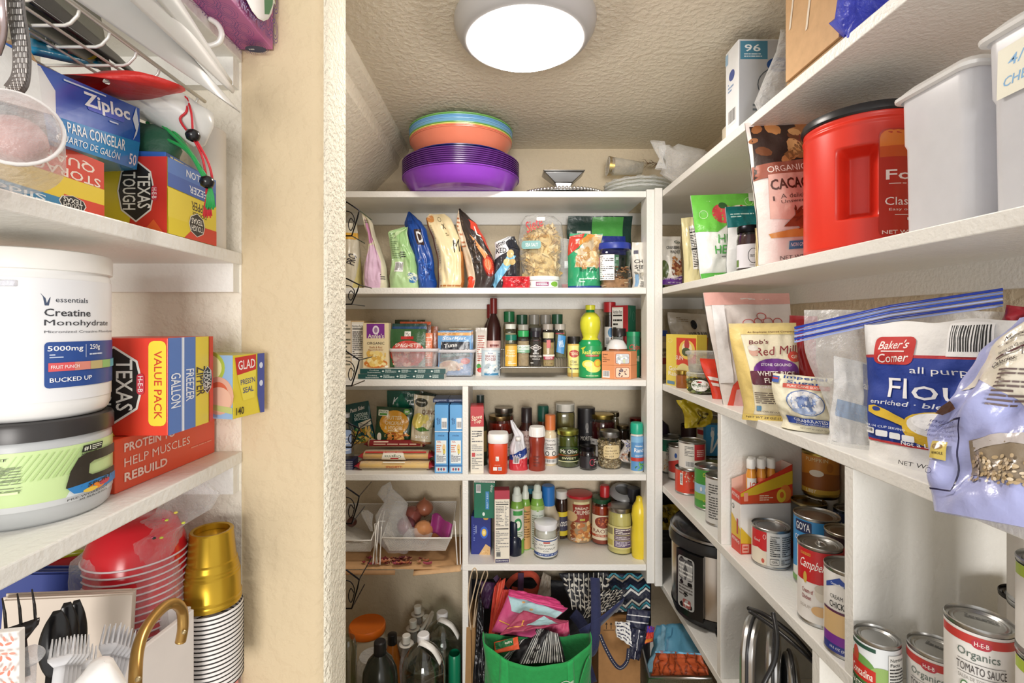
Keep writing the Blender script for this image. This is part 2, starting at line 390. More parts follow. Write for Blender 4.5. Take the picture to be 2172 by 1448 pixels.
# ================================================================ package builders (front faces local -Y, base at z 0)
def carton(name, label, cat, w, d, h, col, loc, rz=0, front=(), right=(), left=(), top=(), bottom=(), fc=None, group=None, m='card', bev=.0008, rot=None, part='carton_body', back=()):
    t = thing(name, label, cat, loc, rz, group, rot)
    MB().box(-w/2, w/2, 0, d, 0, h, col, fc).build(part, m, t, smooth=False, bevel=bev)
    p = MB(); x = w/2
    if front: prints(p, flat((-x, 0, 0), (1, 0, 0), (0, 0, 1), w, h), front)
    if right: prints(p, flat((x, 0, 0), (0, 1, 0), (0, 0, 1), d, h), right)
    if left: prints(p, flat((-x, d, 0), (0, -1, 0), (0, 0, 1), d, h), left)
    if top: prints(p, flat((-x, 0, h), (1, 0, 0), (0, 1, 0), w, d), top)
    if bottom: prints(p, flat((-x, d, 0), (1, 0, 0), (0, -1, 0), w, d), bottom)
    if back: prints(p, flat((x, d, 0), (-1, 0, 0), (0, 0, 1), w, h), back)
    if p.v: p.build('printed_panel', m, t, smooth=False)
    return t
def can(name, label, r, h, loc, rz=0, col='#eee', pr=(), tab=False, group=None, lidcol='#b8b8b6', arc=2*pi-.05, rot=None, lidpr=(), cat='can', base=None, wrap=True):
    t = thing(name, label, cat, loc, rz, group, rot)
    q = .0045
    MB().lathe([(r*.9, .0012), (r*.97, 0), (r*1.02, .0008), (r*1.02, q-.001), (r, q), (r, h-q), (r*1.02, h-q+.001), (r*1.025, h-.001), (r*1.0, h), (r*.975, h-.0015), (r*.965, h-.004)], lidcol, 40).build('can_body', 'metal', t, auto=35)
    l = MB().lathe([(r*.966, h-.004), (r*.88, h-.0045), (r*.85, h-.003), (r*.8, h-.0042), (r*.74, h-.0036), (r*.70, h-.0046), (.0001, h-.0042)], lidcol, 40)
    lo = l.build('lid', 'metal', t, auto=25)
    if tab:
        b = MB().tube([(r*.35*cos(a)*.62, -r*.2+r*.35*sin(a), h-.001) for a in [2*pi*i/12 for i in range(12)]], .0012, '#d4d4d2', 6, True, .6)
        b.box(-.002, .002, 0.05*r, r*.5, h-.004, h-.001, '#cfcfcd'); b.build('pull_tab', 'metal', lo)
    if lidpr:
        p = MB(); prints(p, disc(r, h-.0042), lidpr); p.build('stamped_code', 'paper', lo, smooth=False)
    if wrap:
        l = MB().lathe([(r+.0003, q+.0015), (r+.0003, h-q-.0015)], col, 40)
        if pr: prints(l, cyl(r+.0003, q+.0015, h-2*q-.003, 2.8), pr)
        l.build('paper_label', base or 'card', t)
    return t
def vessel(name, label, cat, loc, prof, mt='glass', col='#fff', cap=None, capcol='#222', capm='plastic', fill=None, fillcol='#833', fillm='liquid', lab=None, rz=0, group=None, sq=2, sx=1, sy=1, seg=32, cap_name='lid', ridges=0, body='body', rot=None, ins=.93, extra=None, capsq=None, fill_name='contents'):
    """prof: body profile; cap: profile; fill: height of the contents; lab: (z0, z1, r, colour, prints, arc)"""
    t = thing(name, label, cat, loc, rz, group, rot)
    MB().lathe([(.0001, prof[0][1]+.0006)]+prof, col, seg, sq=sq, sx=sx, sy=sy).build(body, mt, t, auto=50)
    if cap:
        c = MB().lathe(cap+[(.0001, cap[-1][1])], capcol, seg, sq=capsq or 2, sx=sx if capsq else 1, sy=sy if capsq else 1)
        if ridges:
            (rr, z0), (r2, z1) = cap[0], cap[1]
            for i in range(ridges):
                a = 2*pi*i/ridges; c.box(-.0006, .0006, -rr-.0006, -rr+.001, z0+.001, z1-.001, capcol)
                n = len(c.v)-8
                for j in range(n, n+8):
                    x, y, z = c.v[j]; c.v[j] = (x*cos(a)-y*sin(a), x*sin(a)+y*cos(a), z)
        c.build(cap_name, capm, t, auto=40)
    if fill:
        pr = []
        z0f = prof[0][1]+.002
        for (ra, za), (rb, zb) in zip(prof, prof[1:]):
            if not pr: pr.append((ra*ins, max(za, z0f)))
            if zb <= fill: pr.append((rb*ins, max(zb, z0f)))
            elif za < fill:
                k = (fill-za)/(zb-za+1e-9); pr.append(((ra+(rb-ra)*k)*ins, fill))
        MB().lathe([(.0001, pr[0][1])]+pr+[(.0001, pr[-1][1])], fillcol, seg, sq=sq, sx=sx, sy=sy).build(fill_name, fillm, t, auto=50)
    if lab:
        z0, z1, r, lc, pr, arc = lab[:6]; tp = lab[6] if len(lab) > 6 else 0
        S = cyl(r, z0, z1-z0, arc, taper=tp, sq=sq, sx=sx, sy=sy); l = MB()
        prints(l, S, ([('r', 0, 0, 1, 1, lc)] if lc else [])+list(pr), .0006)
        if l.v: l.build('paper_label', 'card', t)
    return t
def grains(t, cols, n, reg, s, name='contents', m='food', seed=1, shape=1.4, curl=0):
    """loose nuts or grains seen through glass: many small lumps in one stuff mesh; reg(rand)->point"""
    rr = random.Random(seed); b = MB()
    for i in range(n):
        p = reg(rr); a, e = rr.uniform(0, 2*pi), rr.uniform(-1, 1); c = cols[i % len(cols)]; q = s*rr.uniform(.8, 1.2)
        mm = Matrix.Rotation(a, 3, 'Z') @ Matrix.Rotation(e, 3, 'X')
        if curl:
            pts = [mm @ Vector((q*cos(k)*shape, q*.8*sin(k), 0))+Vector(p) for k in [0, .7, 1.4, 2.1, 2.8]]
            b.tube(pts, [q*.25, q*.45, q*.5, q*.45, q*.25], c, 5)
        else:
            vs = [mm @ Vector((q*shape*x, q*y, q*z))+Vector(p) for x, y, z in ((1, 0, 0), (0, 1, 0), (-1, 0, 0), (0, -1, 0), (0, 0, 1), (0, 0, -1), (.6, .6, .5), (-.6, .6, .5), (-.6, -.6, -.5), (.6, -.6, -.5))]
            b.add(vs, [(0, 6, 4), (6, 1, 4), (1, 7, 4), (7, 2, 4), (2, 3, 4), (3, 0, 4), (2, 8, 5), (8, 3, 5), (3, 9, 5), (9, 0, 5), (0, 1, 5), (1, 2, 5), (0, 6, 1), (1, 7, 2), (2, 8, 3), (3, 9, 0)], c)
    o = b.build(name, m, t); o['kind'] = 'stuff'; return o
def pouch(name, label, cat, w, h, T_, loc, col='#ccc', pr=(), rz=0, m='bag', seal=.06, gus=.5, bk=None, side=None, top_w=1., bot_w=1., lean=0, curl=0, crum=.004, seed=1, group=None, rot=None, bottom=.04, nu=26, nv=30, pin=0, bulge=.35, sealcol=None, body='bag_body', slump=0, tilt=0, edge=None, wav=0, ol=None):
    """stand-up or pillow bag. gus: thickness kept at the foot, seal: flat crimp at the top"""
    t = thing(name, label, cat, loc, rz, group, rot); o3 = Vector((seed*7.3, seed*1.7, seed*3.1))
    def half(v):
        k = bot_w+(1-bot_w)*min(1, v/.25) if v < .25 else 1+(top_w-1)*max(0, (v-.25)/.75)
        return w/2*k*(1-pin*sin(pi*min(1, v))**2)
    def lr(v):
        for (a, l, r_), (b_, l2, r2) in zip(ol, ol[1:]):
            if v <= b_/100 or b_ == ol[-1][0]:
                k = max(0, min(1, (v*100-a)/(b_-a))); k = k*k*(3-2*k)*.5+k*.5; return (l+(l2-l)*k)/100, (r_+(r2-r_)*k)/100
    def thick(u, v):
        e = 1-seal
        if v > e: g = .0
        else:
            x = v/e; g = (gus+(1-gus)*sin(min(1, x/bulge)*pi/2)) if x < bulge else cos((x-bulge)/(1-bulge)*pi/2)**.75
        return T_/2*(g*(max(0, 1-abs(u)**2.6))**.55)+.0012
    def pt(u, v, s, d):
        hw = half(v); x = u*hw
        if ol: a_, b_ = lr(v); x = w*(a_+(b_-a_)*(u+1)/2)
        z = v*h; th = thick(u, v)
        nz_ = noise.noise(Vector((u*1.6, v*2.8, s))*1.6+o3)+.6*noise.noise(Vector((u*3.5, v*6, s))*1.4+o3)
        k = min(1, v*8) ; y = s*th + s*crum*nz_*min(1, th/(T_*.2+.001))*k
        if wav and v > 1-seal*2: z += wav*sin(u*7+seed)*h*.02
        sh = noise.noise(Vector((3.3, v*2.2, 1))+o3)*crum*1.5+lean*v*v
        y += noise.noise(Vector((u*1.3, v*2., 7))+o3)*crum*1.6*k + curl*v**3
        z -= slump*(u*u)*v
        return Vector((x+sh*k, y+T_/2*0+s*d, z))
    b = MB(); bk = bk or col
    b.grid(lambda u, v: pt(2*u-1, v, -1, 0), nu, nv, (lambda u, v: sealcol if v > 1-seal else (edge if edge and abs(2*u-1) > .93 else col)) if (sealcol or edge) else col)
    b.grid(lambda u, v: pt(1-2*u, v, 1, 0), nu, nv, (lambda u, v: sealcol if sealcol and v > 1-seal else bk))
    vs = [pt(-1+2*i/nu, 0, -1, 0) for i in range(nu+1)]+[pt(-1+2*i/nu, 0, 1, 0) for i in range(nu+1)]
    b.add(vs, [(i, i+nu+1, i+nu+2, i+1) for i in range(nu)], bk)
    b.build(body, m, t)
    if pr:
        S = Surf(w, h, lambda x, y, d: pt(max(-1, min(1, 2*x/w-1)), max(0, min(1, y/h)), -1, d), min(w, h)/20)
        p = MB(); prints(p, S, pr, .0006, .00022); p.build('printed_panel', m, t)
    return t
def film_blob(name, parent, pts, m='film', col='#fff', seg=20, amp=.012, seed=2, fq=9):
    """crumpled film envelope: pts = [(centre x,y,z, rx, ry)] rings bottom to top"""
    b = MB(); vs = []; o3 = Vector((seed*3.3, seed, 0))
    for (x, y, z, rx, ry) in pts:
        for i in range(seg):
            a = 2*pi*i/seg; p = Vector((x+rx*cos(a), y+ry*sin(a), z)); n = noise.noise(p*fq*2+o3)+.6*noise.noise(p*fq*5+o3)
            k = 1+amp*n/max(rx, ry, .004); p2 = Vector((x+rx*cos(a)*k, y+ry*sin(a)*k, z+amp*.6*noise.noise(p*fq*3+o3))); vs.append(p2)
    n = len(pts); fs = [(j*seg+i, j*seg+(i+1) % seg, (j+1)*seg+(i+1) % seg, (j+1)*seg+i) for j in range(n-1) for i in range(seg)]
    b.add(vs, fs, col); return b.build(name, m, parent)
def sheet(b, fn, nu, nv, col): b.grid(fn, nu, nv, col)
def strap(b, pts, wd, col, th=.0012, up=(0, 1, 0), sub=6):
    """flat webbing through points (smoothed), wide along up"""
    P_ = [Vector(p) for p in pts]; out = []
    for i in range(len(P_)-1):
        p0 = P_[max(0, i-1)]; p1 = P_[i]; p2 = P_[i+1]; p3 = P_[min(len(P_)-1, i+2)]
        for k in range(sub):
            t_ = k/sub; out.append(.5*((2*p1)+(p2-p0)*t_+(2*p0-5*p1+4*p2-p3)*t_**2+(3*p1-p0-3*p2+p3)*t_**3))
    out.append(P_[-1]); vs = []; u = Vector(up).normalized(); n = len(out)
    for i, p in enumerate(out):
        tn = (out[min(n-1, i+1)]-out[max(0, i-1)]).normalized(); s_ = u-tn*u.dot(tn); s_ = s_.normalized() if s_.length > .05 else Vector((1, 0, 0)); nn = tn.cross(s_)
        for a, c in ((-1, -1), (1, -1), (1, 1), (-1, 1)): vs.append(p+s_*a*wd/2+nn*c*th/2)
    fs = []
    for i in range(n-1):
        for k in range(4): fs.append((i*4+k, i*4+(k+1) % 4, (i+1)*4+(k+1) % 4, (i+1)*4+k))
    fs += [(0, 1, 2, 3), ((n-1)*4, (n-1)*4+1, (n-1)*4+2, (n-1)*4+3)]
    b.add(vs, fs, col); return out
# ---------------------------------------------------------------- placing
def front(x0, x1, yt, z, Y):
    """width, height, location of an upright thing whose front face is at depth Y"""
    X0, X1 = XA(x0, Y), XA(x1, Y); return X1-X0, ZA(yt, Y)-z, (( X0+X1)/2, Y, z)
def Yof(z, pyb): return (CZ-z)*F/(pyb-CY)
def rnd(x0, x1, yt, z, Yf):
    """radius, height, location of a round thing whose nearest point is at depth Yf"""
    xc = (x0+x1)/2; ct = F/sqrt(F*F+(xc-CX)**2); hp = (x1-x0)/2/F*ct
    Yf = min(Yf, 1.842*(1-hp)/(1+hp)); Yc = Yf/(1-hp); r = hp*Yc; Yt = Yc-r if yt < CY else Yc+r
    return r, ZA(yt, Yt)-z, (XA(xc, Yc), Yc, z)
def edge2(xl, yl, xr, yr, z):
    """a face standing on height z between two base pixels: width, location, rotation"""
    a = PZ(xl, yl, z); b = PZ(xr, yr, z); d = b-a; return d.length, tuple((a+b)/2), atan2(d.y, d.x)
def jar_prof(r, h, neck=.82, sh=.12, nk=.08):
    return [(r*.9, 0), (r, .004), (r, h*(1-sh-nk)), (r*(neck+1)/2*1.02, h*(1-sh*.4-nk)), (r*neck, h*(1-nk)), (r*neck, h)]
def box_lab(r, h): return None
# ================================================================ back wall, top shelf
Z1 = SB[1]; t_ = 'on the top back shelf'
bw = ['#6a2f9e', '#5f2a93']
Xb, Yb_ = XA(979, 1.68), 1.665
def bowl(name, label, r, rb, h, z, col, group=None, m='gloss', th=.0018, x=Xb, y=Yb_, lip=.004):
    t = thing(name, label, 'bowl' if 'bowl' in name else 'plate', (x, y, z), 0, group)
    pr = [(.0001, 0), (rb, 0), (rb+.004, .001), (rb+(r-rb)*.55, h*.45), (r-lip, h-.003), (r, h-.0025), (r+.0005, h), (r-lip, h), (r-lip-th, h-.001), (rb+(r-rb)*.5, h*.45+th), (rb, th), (.0001, th)]
    MB().lathe(pr, col, 72).build('dish', m, t, auto=40)
    MB().lathe([(rb*.82, .0002), (rb*.80, -.0006), (rb*.76, -.0006), (rb*.74, .0002)], col, 48).build('foot_ring', m, t)
    return t
z = Z1
for i in range(9):
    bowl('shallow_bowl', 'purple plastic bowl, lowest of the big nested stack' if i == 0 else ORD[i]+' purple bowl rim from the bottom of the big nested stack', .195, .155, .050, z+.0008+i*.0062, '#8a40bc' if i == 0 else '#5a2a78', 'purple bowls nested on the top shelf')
z += .050+8*.0062+.0005
for i in range(3):
    bowl('dinner_plate', ['navy blue plate, lowest of three on the purple bowls', 'navy blue plate, middle of three on the purple bowls', 'navy blue plate, top one right under the coral bowl'][i], .172-.002*i, .11, .009, z+i*.0062-.004, '#1e2470')
z += .014
spec = [('#f08a6e', .170, .125, .058, 0, 'coral orange plastic bowl, bottom one above the navy plates'), ('#f08a6e', .1705, .125, .058, .004, 'coral orange plastic bowl, second of the bright bowls'),
        ('#e6e27a', .171, .125, .058, .008, 'pale yellow plastic bowl, thin rim above the coral bowls'), ('#6fae5c', .1715, .125, .058, .012, 'green plastic bowl, thin rim above the pale yellow one'),
        ('#86bfe8', .172, .125, .058, .0235, 'light blue plastic bowl, lower of the two blue ones'), ('#79b4e2', .1725, .125, .058, .033, 'light blue plastic bowl, upper of the two blue ones'), ('#7fc06a', .173, .125, .058, .039, 'lime green plastic bowl topping the whole stack')]
for c, r, rb, h, dz, lab in spec: bowl('serving_bowl', lab, r, rb, h, z+dz, c, None, lip=.002)
# cake stand with beads, stood upside down
Y = 1.70; xc = XA(1194, Y)
t = thing('cake_stand', 'silver cake stand turned upside down with a beaded rim', 'cake stand', (xc, Y, Z1))
MB().lathe([(.0001, .0005), (.10, .0005), (.132, .005), (.134, .010), (.10, .0135), (.0001, .0145)], '#a8a8a8', 48, sy=.74).build('plate', 'metal', t, auto=40)
for i in range(72):
    a = 2*pi*i/72; b = MB().ball((.138, 0, .0075), .0058, '#e2e2e2', 8, 6)
    if i == 0: o = b.build('bead', 'metal', t)
    else:
        c = o.copy(); COL.objects.link(c); c.parent = t; c.location = (.141*cos(a)-.138, .106*sin(a), .002)
b = MB(); b.hexa([(-.016, -.014, .016), (.016, -.014, .016), (.016, .014, .016), (-.016, .014, .016)], [(-.030, -.022, .050), (.030, -.022, .050), (.030, .022, .050), (-.030, .022, .050)], '#9a9a9a')
b.hexa([(-.030, -.022, .050), (.030, -.022, .050), (.030, .022, .050), (-.030, .022, .050)], [(-.066, -.036, .082), (.066, -.036, .082), (.066, .036, .082), (-.066, .036, .082)], '#9a9a9a')
b.hexa([(-.066, -.036, .082), (.066, -.036, .082), (.066, .036, .082), (-.066, .036, .082)], [(-.071, -.04, .088), (.071, -.04, .088), (.071, .04, .088), (-.071, .04, .088)], '#a5a5a5')
b.build('foot', 'metal', t, smooth=True, auto=25, bevel=.002)
# clear scalloped plates, tumblers, feather
for i in range(3):
    Y = 1.71+.003*i; t = thing('glass_plate', ['scalloped clear glass plate, lowest beside the cake stand', 'scalloped clear glass plate, middle of the three', 'scalloped clear glass plate, top of the three'][i], 'plate', (XA(1352, Y), Y, Z1+i*.013))
    b = MB(); seg = 72; vs = []; 
    for r, z in ((.0001, .001), (.06, .001), (.085, .012), (.115, .019), (.119, .022)):
        for k in range(seg):
            a = 2*pi*k/seg; rr = r*(1+.05*abs(sin(a*8))) if r > .07 else r; vs.append((rr*cos(a)*.93, rr*sin(a)*.93, z+(.006*abs(sin(a*8)) if r > .1 else 0)))
    b.add(vs, [(j*seg+k, j*seg+(k+1) % seg, (j+1)*seg+(k+1) % seg, (j+1)*seg+k) for j in range(4) for k in range(seg)], '#eef3ee'); b.build('dish', 'haze', t)
    c = MB()
    c.tube([(.112*cos(a), .112*sin(a), .021) for a in [2*pi*k/32 for k in range(32)]], [.0045, .002]*16, '#ffffff', 7, True)
    c.build('beaded_rim', 'haze', t)
t = thing('tumbler', 'clear plastic cups nested on their side with a gold band', 'cup', (XA(1290, 1.76), 1.76, ZA(352, 1.76)), 0, None, (0, math.radians(86), 0))
MB().lathe([(.0001, .12), (.022, .12), (.033, 0), (.034, -.003)], '#f3efe2', 24).build('cup_body', 'haze', t); t.rotation_euler = (0, math.radians(94), 0)
for k in range(5): MB().lathe([(.0335-.0006*k, .004*k+.0), (.0338-.0006*k, .004*k+.0022)], '#bfa04a', 24).build('gold_band', 'metal', t)
t = thing('feather_garland', 'brown tipped white feather spray lying behind the glass plates', 'feather', (XA(1328, 1.80), 1.80, ZA(373, 1.8)))
b = MB(); rr = random.Random(5)
for k in range(150):
    s = k/150; x = s*.17; z = .012+.035*sin(s*2.6); a = rr.uniform(-.5, .6); l = rr.uniform(.010, .026)
    b.tube([(x, 0, z), (x-l*.5, rr.uniform(-.006, .006), z+l*a), (x-l, rr.uniform(-.01, .01), z+l*a*1.6-.004)], [.0012, .0008, .0002], '#6a4a2c' if rr.random() < .3 else '#d9cfb4', 3)
o = b.build('barbs', 'cloth', t); o['kind'] = 'stuff'
MB().tube([(s*.17, 0, .012+.035*sin(s*2.6)) for s in [k/10 for k in range(11)]], .0015, '#7d623e', 5).build('stem', 'cloth', t)
# ================================================================ second shelf: chip bags
Z2 = SB[2]
def bag(x0, x1, yt, Y, T_, label, col, pr=(), z=Z2, name='chip_bag', cat='bag', **k):
    w_, h_, l = front(x0, x1, yt, z, Y); return pouch(name, label, cat, w_, h_, T_, (l[0], Y+T_/2, z), col, pr, **k)
bag(722, 764, 470, 1.70, .05, 'cream bag with yellow band at the far left of the chip shelf', '#ded7c3', [('r', 0, .75, 1, .85, '#e9b33f'), ('p', [(.5, 0), (1, 0), (1, .5), (.8, .2)], '#eadf9a'), ('t', .62, .45, .55, .13, 'PRO', '#2a2a33', 70)], seed=3, lean=-.012, top_w=.8)
bag(766, 821, 447, 1.66, .07, 'cream and pink bag turned sideways, leftmost tall bag', '#e6dfc6', [('p', [(.1, .0), (.72, 0), (.88, .35), (.8, .5), (.62, .58), (.3, .55), (.12, .35)], '#e6c4e0'), ('p', [(.25, .58), (.62, .60), (.75, .64), (.42, .86), (.22, .96)], '#d99ac6'), ('l', .78, .12, .95, .2, 3, '#555'), ('l', .15, .86, .5, .92, 2, '#8c8873')], seed=5, ol=[(0, -50, 46), (7, -50, 50), (26, -47, 46), (55, -22, 25), (70, -16, 12), (85, -32, 3), (97, -39, -22), (100, -41, -36)], top_w=.35, lean=-.02, pin=.1, crum=.008, gus=.7, m='matbag')
bag(820, 884, 478, 1.645, .06, 'pale green bag with barcode beside the pink one', '#b5d79e', [('p', [(.4, .9), (.98, .98), (1, .1), (.72, .3)], '#a3cf8d'), ('bar', .2, .27, .5, .43), ('l', .08, .45, .45, .9, 14, '#7f9f70'), ('l', .45, .5, .66, .6, 3, '#333'), ('n', .7, .12, .98, .26, ['#dfe9cc', '#3a78b0', '#eef3e0'], 14, .1), ('p', [(.2, .8), (.6, .99), (.98, 1), (.5, .86)], '#c7dfae')], seed=11, ol=[(0, -45, 50), (20, -50, 49), (45, -45, 42), (80, -42, 22), (92, -50, 14), (100, 0, 12)], lean=.0, crum=.009, pin=.05, top_w=.85)
bag(856, 924, 441, 1.66, .07, 'royal blue glossy tortilla chip bag with a letter D', '#1c4a9c', [('p', [(0, 0), (.12, 0), (.12, .75), (0, .8)], '#12306e'), ('rr', .42, .55, .76, .76, .15, '#3b2a2a'), ('t', .64, .655, .26, .15, 'D', '#f4f6f8', 4, 'h'), ('n', .3, .05, .9, .35, ['#2b62c0', '#3f74c9', '#173a86'], 30, .09, 3), ('l', .2, .8, .5, .88, 3, '#16316e')], seed=21, ol=[(0, -10, 46), (7, -12, 50), (25, -17, 38), (50, -29, 33), (75, -42, 25), (85, -50, 8), (93, -45, -15), (100, -41, -35)], lean=-.006, curl=.02, top_w=.55, crum=.009, gus=.8)
bag(902, 984, 449, 1.655, .075, 'cream tortilla chip bag with brown script lettering', '#e6d6ac', [('p', [(0, 0), (.06, 0), (.06, .95), (0, .95)], '#8a5a34'), ('p', [(.9, .05), (1, 0), (1, .6), (.93, .55)], '#b4763c'), ('e', .17, .93, .14, .05, '#c98a4c'), ('t', .86, .57, .3, .16, 'Mi', '#2e2a26', 10, 'i'), ('t', .6, .83, .12, .07, 'X', '#2e2a26'), ('l', .55, .7, .75, .75, 2, '#6b5f45'), ('o', .52, .93, .07, .035, .012, '#59503e'), ('l', .12, .02, .9, .07, 1, '#b0773f'), ('l', .09, .1, .16, .85, 26, '#cbb98c')], seed=31, ol=[(0, -20, 45), (10, -20, 50), (35, -25, 44), (65, -36, 38), (85, -48, 22), (94, -50, 15), (100, -40, 0)], gus=.8, crum=.007, top_w=.8, slump=.0)
bag(973, 1049, 437, 1.65, .075, 'glossy black and orange bag with a red dip picture', '#3a3230', [('p', [(0, 0), (.3, 0), (.26, .5), (.22, .97), (0, 1)], '#e0cdb4'), ('l', .04, .5, .2, .9, 8, '#b26d46'), ('e', .12, .07, .16, .09, '#d8452c'), ('e', .80, .29, .2, .14, '#7a1f1f'), ('e', .80, .29, .165, .11, '#c9452f'), ('e', .78, .3, .11, .07, '#e58a5f'), ('p', [(.45, .66), (.6, .6), (.86, .42), (.7, .36)], '#e39a64'), ('p', [(.62, .74), (.86, .66), (1, .4), (1, .8), (.78, .86)], '#d84a37'), ('t', .84, .70, .16, .12, 'L', '#f3e7dc', -20), ('n', .3, .05, .6, .6, ['#4a3f3b', '#5a4a44', '#2c2624'], 30, .1, 4)], seed=41, ol=[(0, -30, 42), (20, -33, 50), (35, -36, 48), (60, -45, 30), (80, -50, 10), (90, -48, -15), (100, -44, -41)], gus=.85, crum=.009, top_w=.5, lean=-.008)
bag(1043, 1106, 498, 1.66, .06, 'black, white and light blue kettle chip bag', '#33343c', [('p', [(0, .55), (.55, .72), (.45, 1), (0, 1)], '#dfe2e6'), ('p', [(.1, .0), (.85, .62), (.5, .62), (0, .2)], '#7fc0e4'), ('t', .24, .86, .42, .09, 'ettle', '#20222a', 20, 'i'), ('t', .25, .72, .4, .10, 'KED', '#20222a', 6), ('e', .62, .66, .14, .08, '#d9c48e'), ('e', .5, .5, .15, .07, '#e3cf9c'), ('e', .7, .5, .12, .06, '#cdb57c'), ('p', [(.55, .8), (1, .75), (1, 1), (.55, 1)], '#262a33')], seed=51, ol=[(0, -50, 50), (50, -40, 48), (75, -42, 42), (88, -48, 28), (100, 0, 20)], crum=.01, gus=.8, top_w=.8)
bag(1066, 1124, 585, 1.625, .03, 'bright red bag corner lying under the tortilla bowl bag', '#c3202c', [('n', .1, .1, .9, .9, ['#d63a40', '#a5141f'], 12, .1)], seed=55, gus=.9, name='snack_bag')
# clear bag with tortilla bowls
w_, h_, l = front(1096, 1206, 448, Z2, 1.66); t = thing('tortilla_bag', 'clear bag full of pale tortilla chips with red script', 'bag', (l[0], 1.715, Z2+.03))
h_ -= .03; o = None
film_blob('bag_film', t, [(0, 0, .001, .05, .03), (0, 0, .02, .066, .042), (0, 0, .08, .078, .046), (0, 0, .14, .080, .047), (0, 0, h_*.88, .07, .04), (-.004, 0, h_*.98, .05, .018), (-.006, 0, h_, .02, .004)], 'film', amp=.006)
film_blob('chip_core', t, [(0, 0, .01, .05, .024), (0, 0, .08, .058, .028), (0, 0, .13, .054, .026), (0, 0, .17, .04, .02), (0, 0, .185, .01, .006)], 'food', '#dcc282', amp=.006)
rr = random.Random(9); b = MB()
for k in range(290):
    u = rr.uniform(0, 2*pi); zz = rr.uniform(.012, .188); rad = .95*(.060 if zz < .12 else .060*(1-((zz-.12)/.11)**2)); q = rr.uniform(.8, 1)
    c = Vector((rad*q*1.08*cos(u), rad*q*.58*sin(u), zz)); mm = Matrix.Rotation(rr.uniform(0, 6), 3, 'Z') @ Matrix.Rotation(rr.uniform(.3, 2.6), 3, 'X'); s = rr.uniform(.013, .02)
    vs = [mm @ Vector((s*cos(a), s*sin(a), .004*cos(2*a)))+c for a in (0, 2.09, 4.19)]+[mm @ Vector((0, 0, -.004))+c]
    b.add(vs, [(0, 1, 3), (1, 2, 3), (2, 0, 3)], rr.choice(['#e6cf95', '#dcc080', '#efdcaa', '#d1b06a']))
o = b.build('tortilla_chips', 'food', t, smooth=False); o['kind'] = 'stuff'
b = MB(); S = Surf(.14, h_, lambda x, y, d: Vector((x-.07, -.050+.012*((x-.07)/.07)**2-d, y)), .02)
prints(b, S, [('t', .3, .82, .42, .16, 'Siete', '#c03038', 24, 'i'), ('t', .35, .645, .62, .045, 'TORTILLA CHIPS', '#b07c34'), ('rr', 0, .46, .46, .58, .3, '#7fb0b0'), ('t', .24, .52, .3, .05, 'SEA SALT', '#e8f0ee'), ('rr', .36, .87, .56, .92, .2, '#f4f4f2')]); b.build('printed_panel', 'paper', t, smooth=False)
w_, h_, l = front(1118, 1190, 584, Z2, 1.62)
vessel('dip_tub', 'white plastic dip tub with lid below the tortilla bag', 'tub', (l[0], 1.62+.045, Z2), [(.036, 0), (.04, .002), (.044, .028)], 'plastic', '#e8e8e4', [(.047, .028), (.048, .030), (.0475, h_-.002), (.045, h_)], '#f0f0ee', lab=(.004, .026, .0445, '#eef2ea', [('r', .3, .2, .62, .8, '#8c3a6a'), ('l', .32, .3, .6, .7, 2, '#fff'), ('e', .8, .5, .12, .4, '#7cb342'), ('bar', .02, .2, .16, .8)], 2.6), sx=1.16, sy=.85, capsq=2)
t = thing('empty_chip_bag', 'crumpled see-through bag between tortilla and peanut bags', 'bag', (XA(1206, 1.69), 1.72, Z2))
film_blob('bag_film', t, [(0, 0, .001, .03, .02), (0, 0, .03, .034, .026), (.004, 0, .09, .03, .024), (0, 0, .14, .028, .02), (-.006, 0, .172, .022, .012), (-.012, 0, .18, .012, .003)], 'haze', amp=.014, seed=8)
MB().box(-.02, .03, -.012, .01, .001, .02, '#a8303a').box(-.012, .02, -.015, -.01, .075, .1, '#e8eef2').build('loose_pieces', 'bag', t)
bag(1206, 1341, 456, 1.77, .03, 'dark green pouch with bright green and blue stevia band', '#1d3a33', [('r', .38, .62, .86, .98, '#4fa04a'), ('r', .36, .28, .9, .62, '#1f2f84'), ('t', .69, .40, .24, .12, 'STEVIA', '#f0f4fa'), ('r', .15, .2, .36, .72, '#dcdcd6'), ('l', .16, .22, .35, .7, 9, '#333'), ('r', .52, .0, .78, .28, '#5fc07a'), ('p', [(0, .35), (.2, .5), (.16, .1), (0, .1)], '#d7483c')], z=SB[2]+.075, name='sweetener_pouch', seed=61, gus=.6, crum=.004, seal=.12, top_w=1.02, bottom=0)
t_pn = bag(1208, 1279, 492, 1.64, .065, 'clear window bag of peanuts in the shell with green foot', '#2f9e6e', [('p', [(.15, .38), (.9, .38), (1, .98), (.6, 1), (.3, .7)], '#c9b79a'), ('n', .2, .38, .98, .95, ['#d9bd8c', '#c6a26c', '#e5cfa5', '#b98f5a'], 60, .11, 1.7), ('t', .55, .34, .5, .07, 'BEST YEARS', '#1b4d3e'), ('p', [(0, .6), (.3, .74), (.45, 1), (0, .95)], '#c9483c'), ('p', [(.34, .78), (.8, .98), (.6, 1), (.3, .86)], '#e09a4a'), ('l', .3, .1, .8, .2, 2, '#bfe6d2'), ('r', 0, 0, 1, .05, '#1f3f8f')], name='peanut_bag', seed=67, crum=.008, gus=.9)
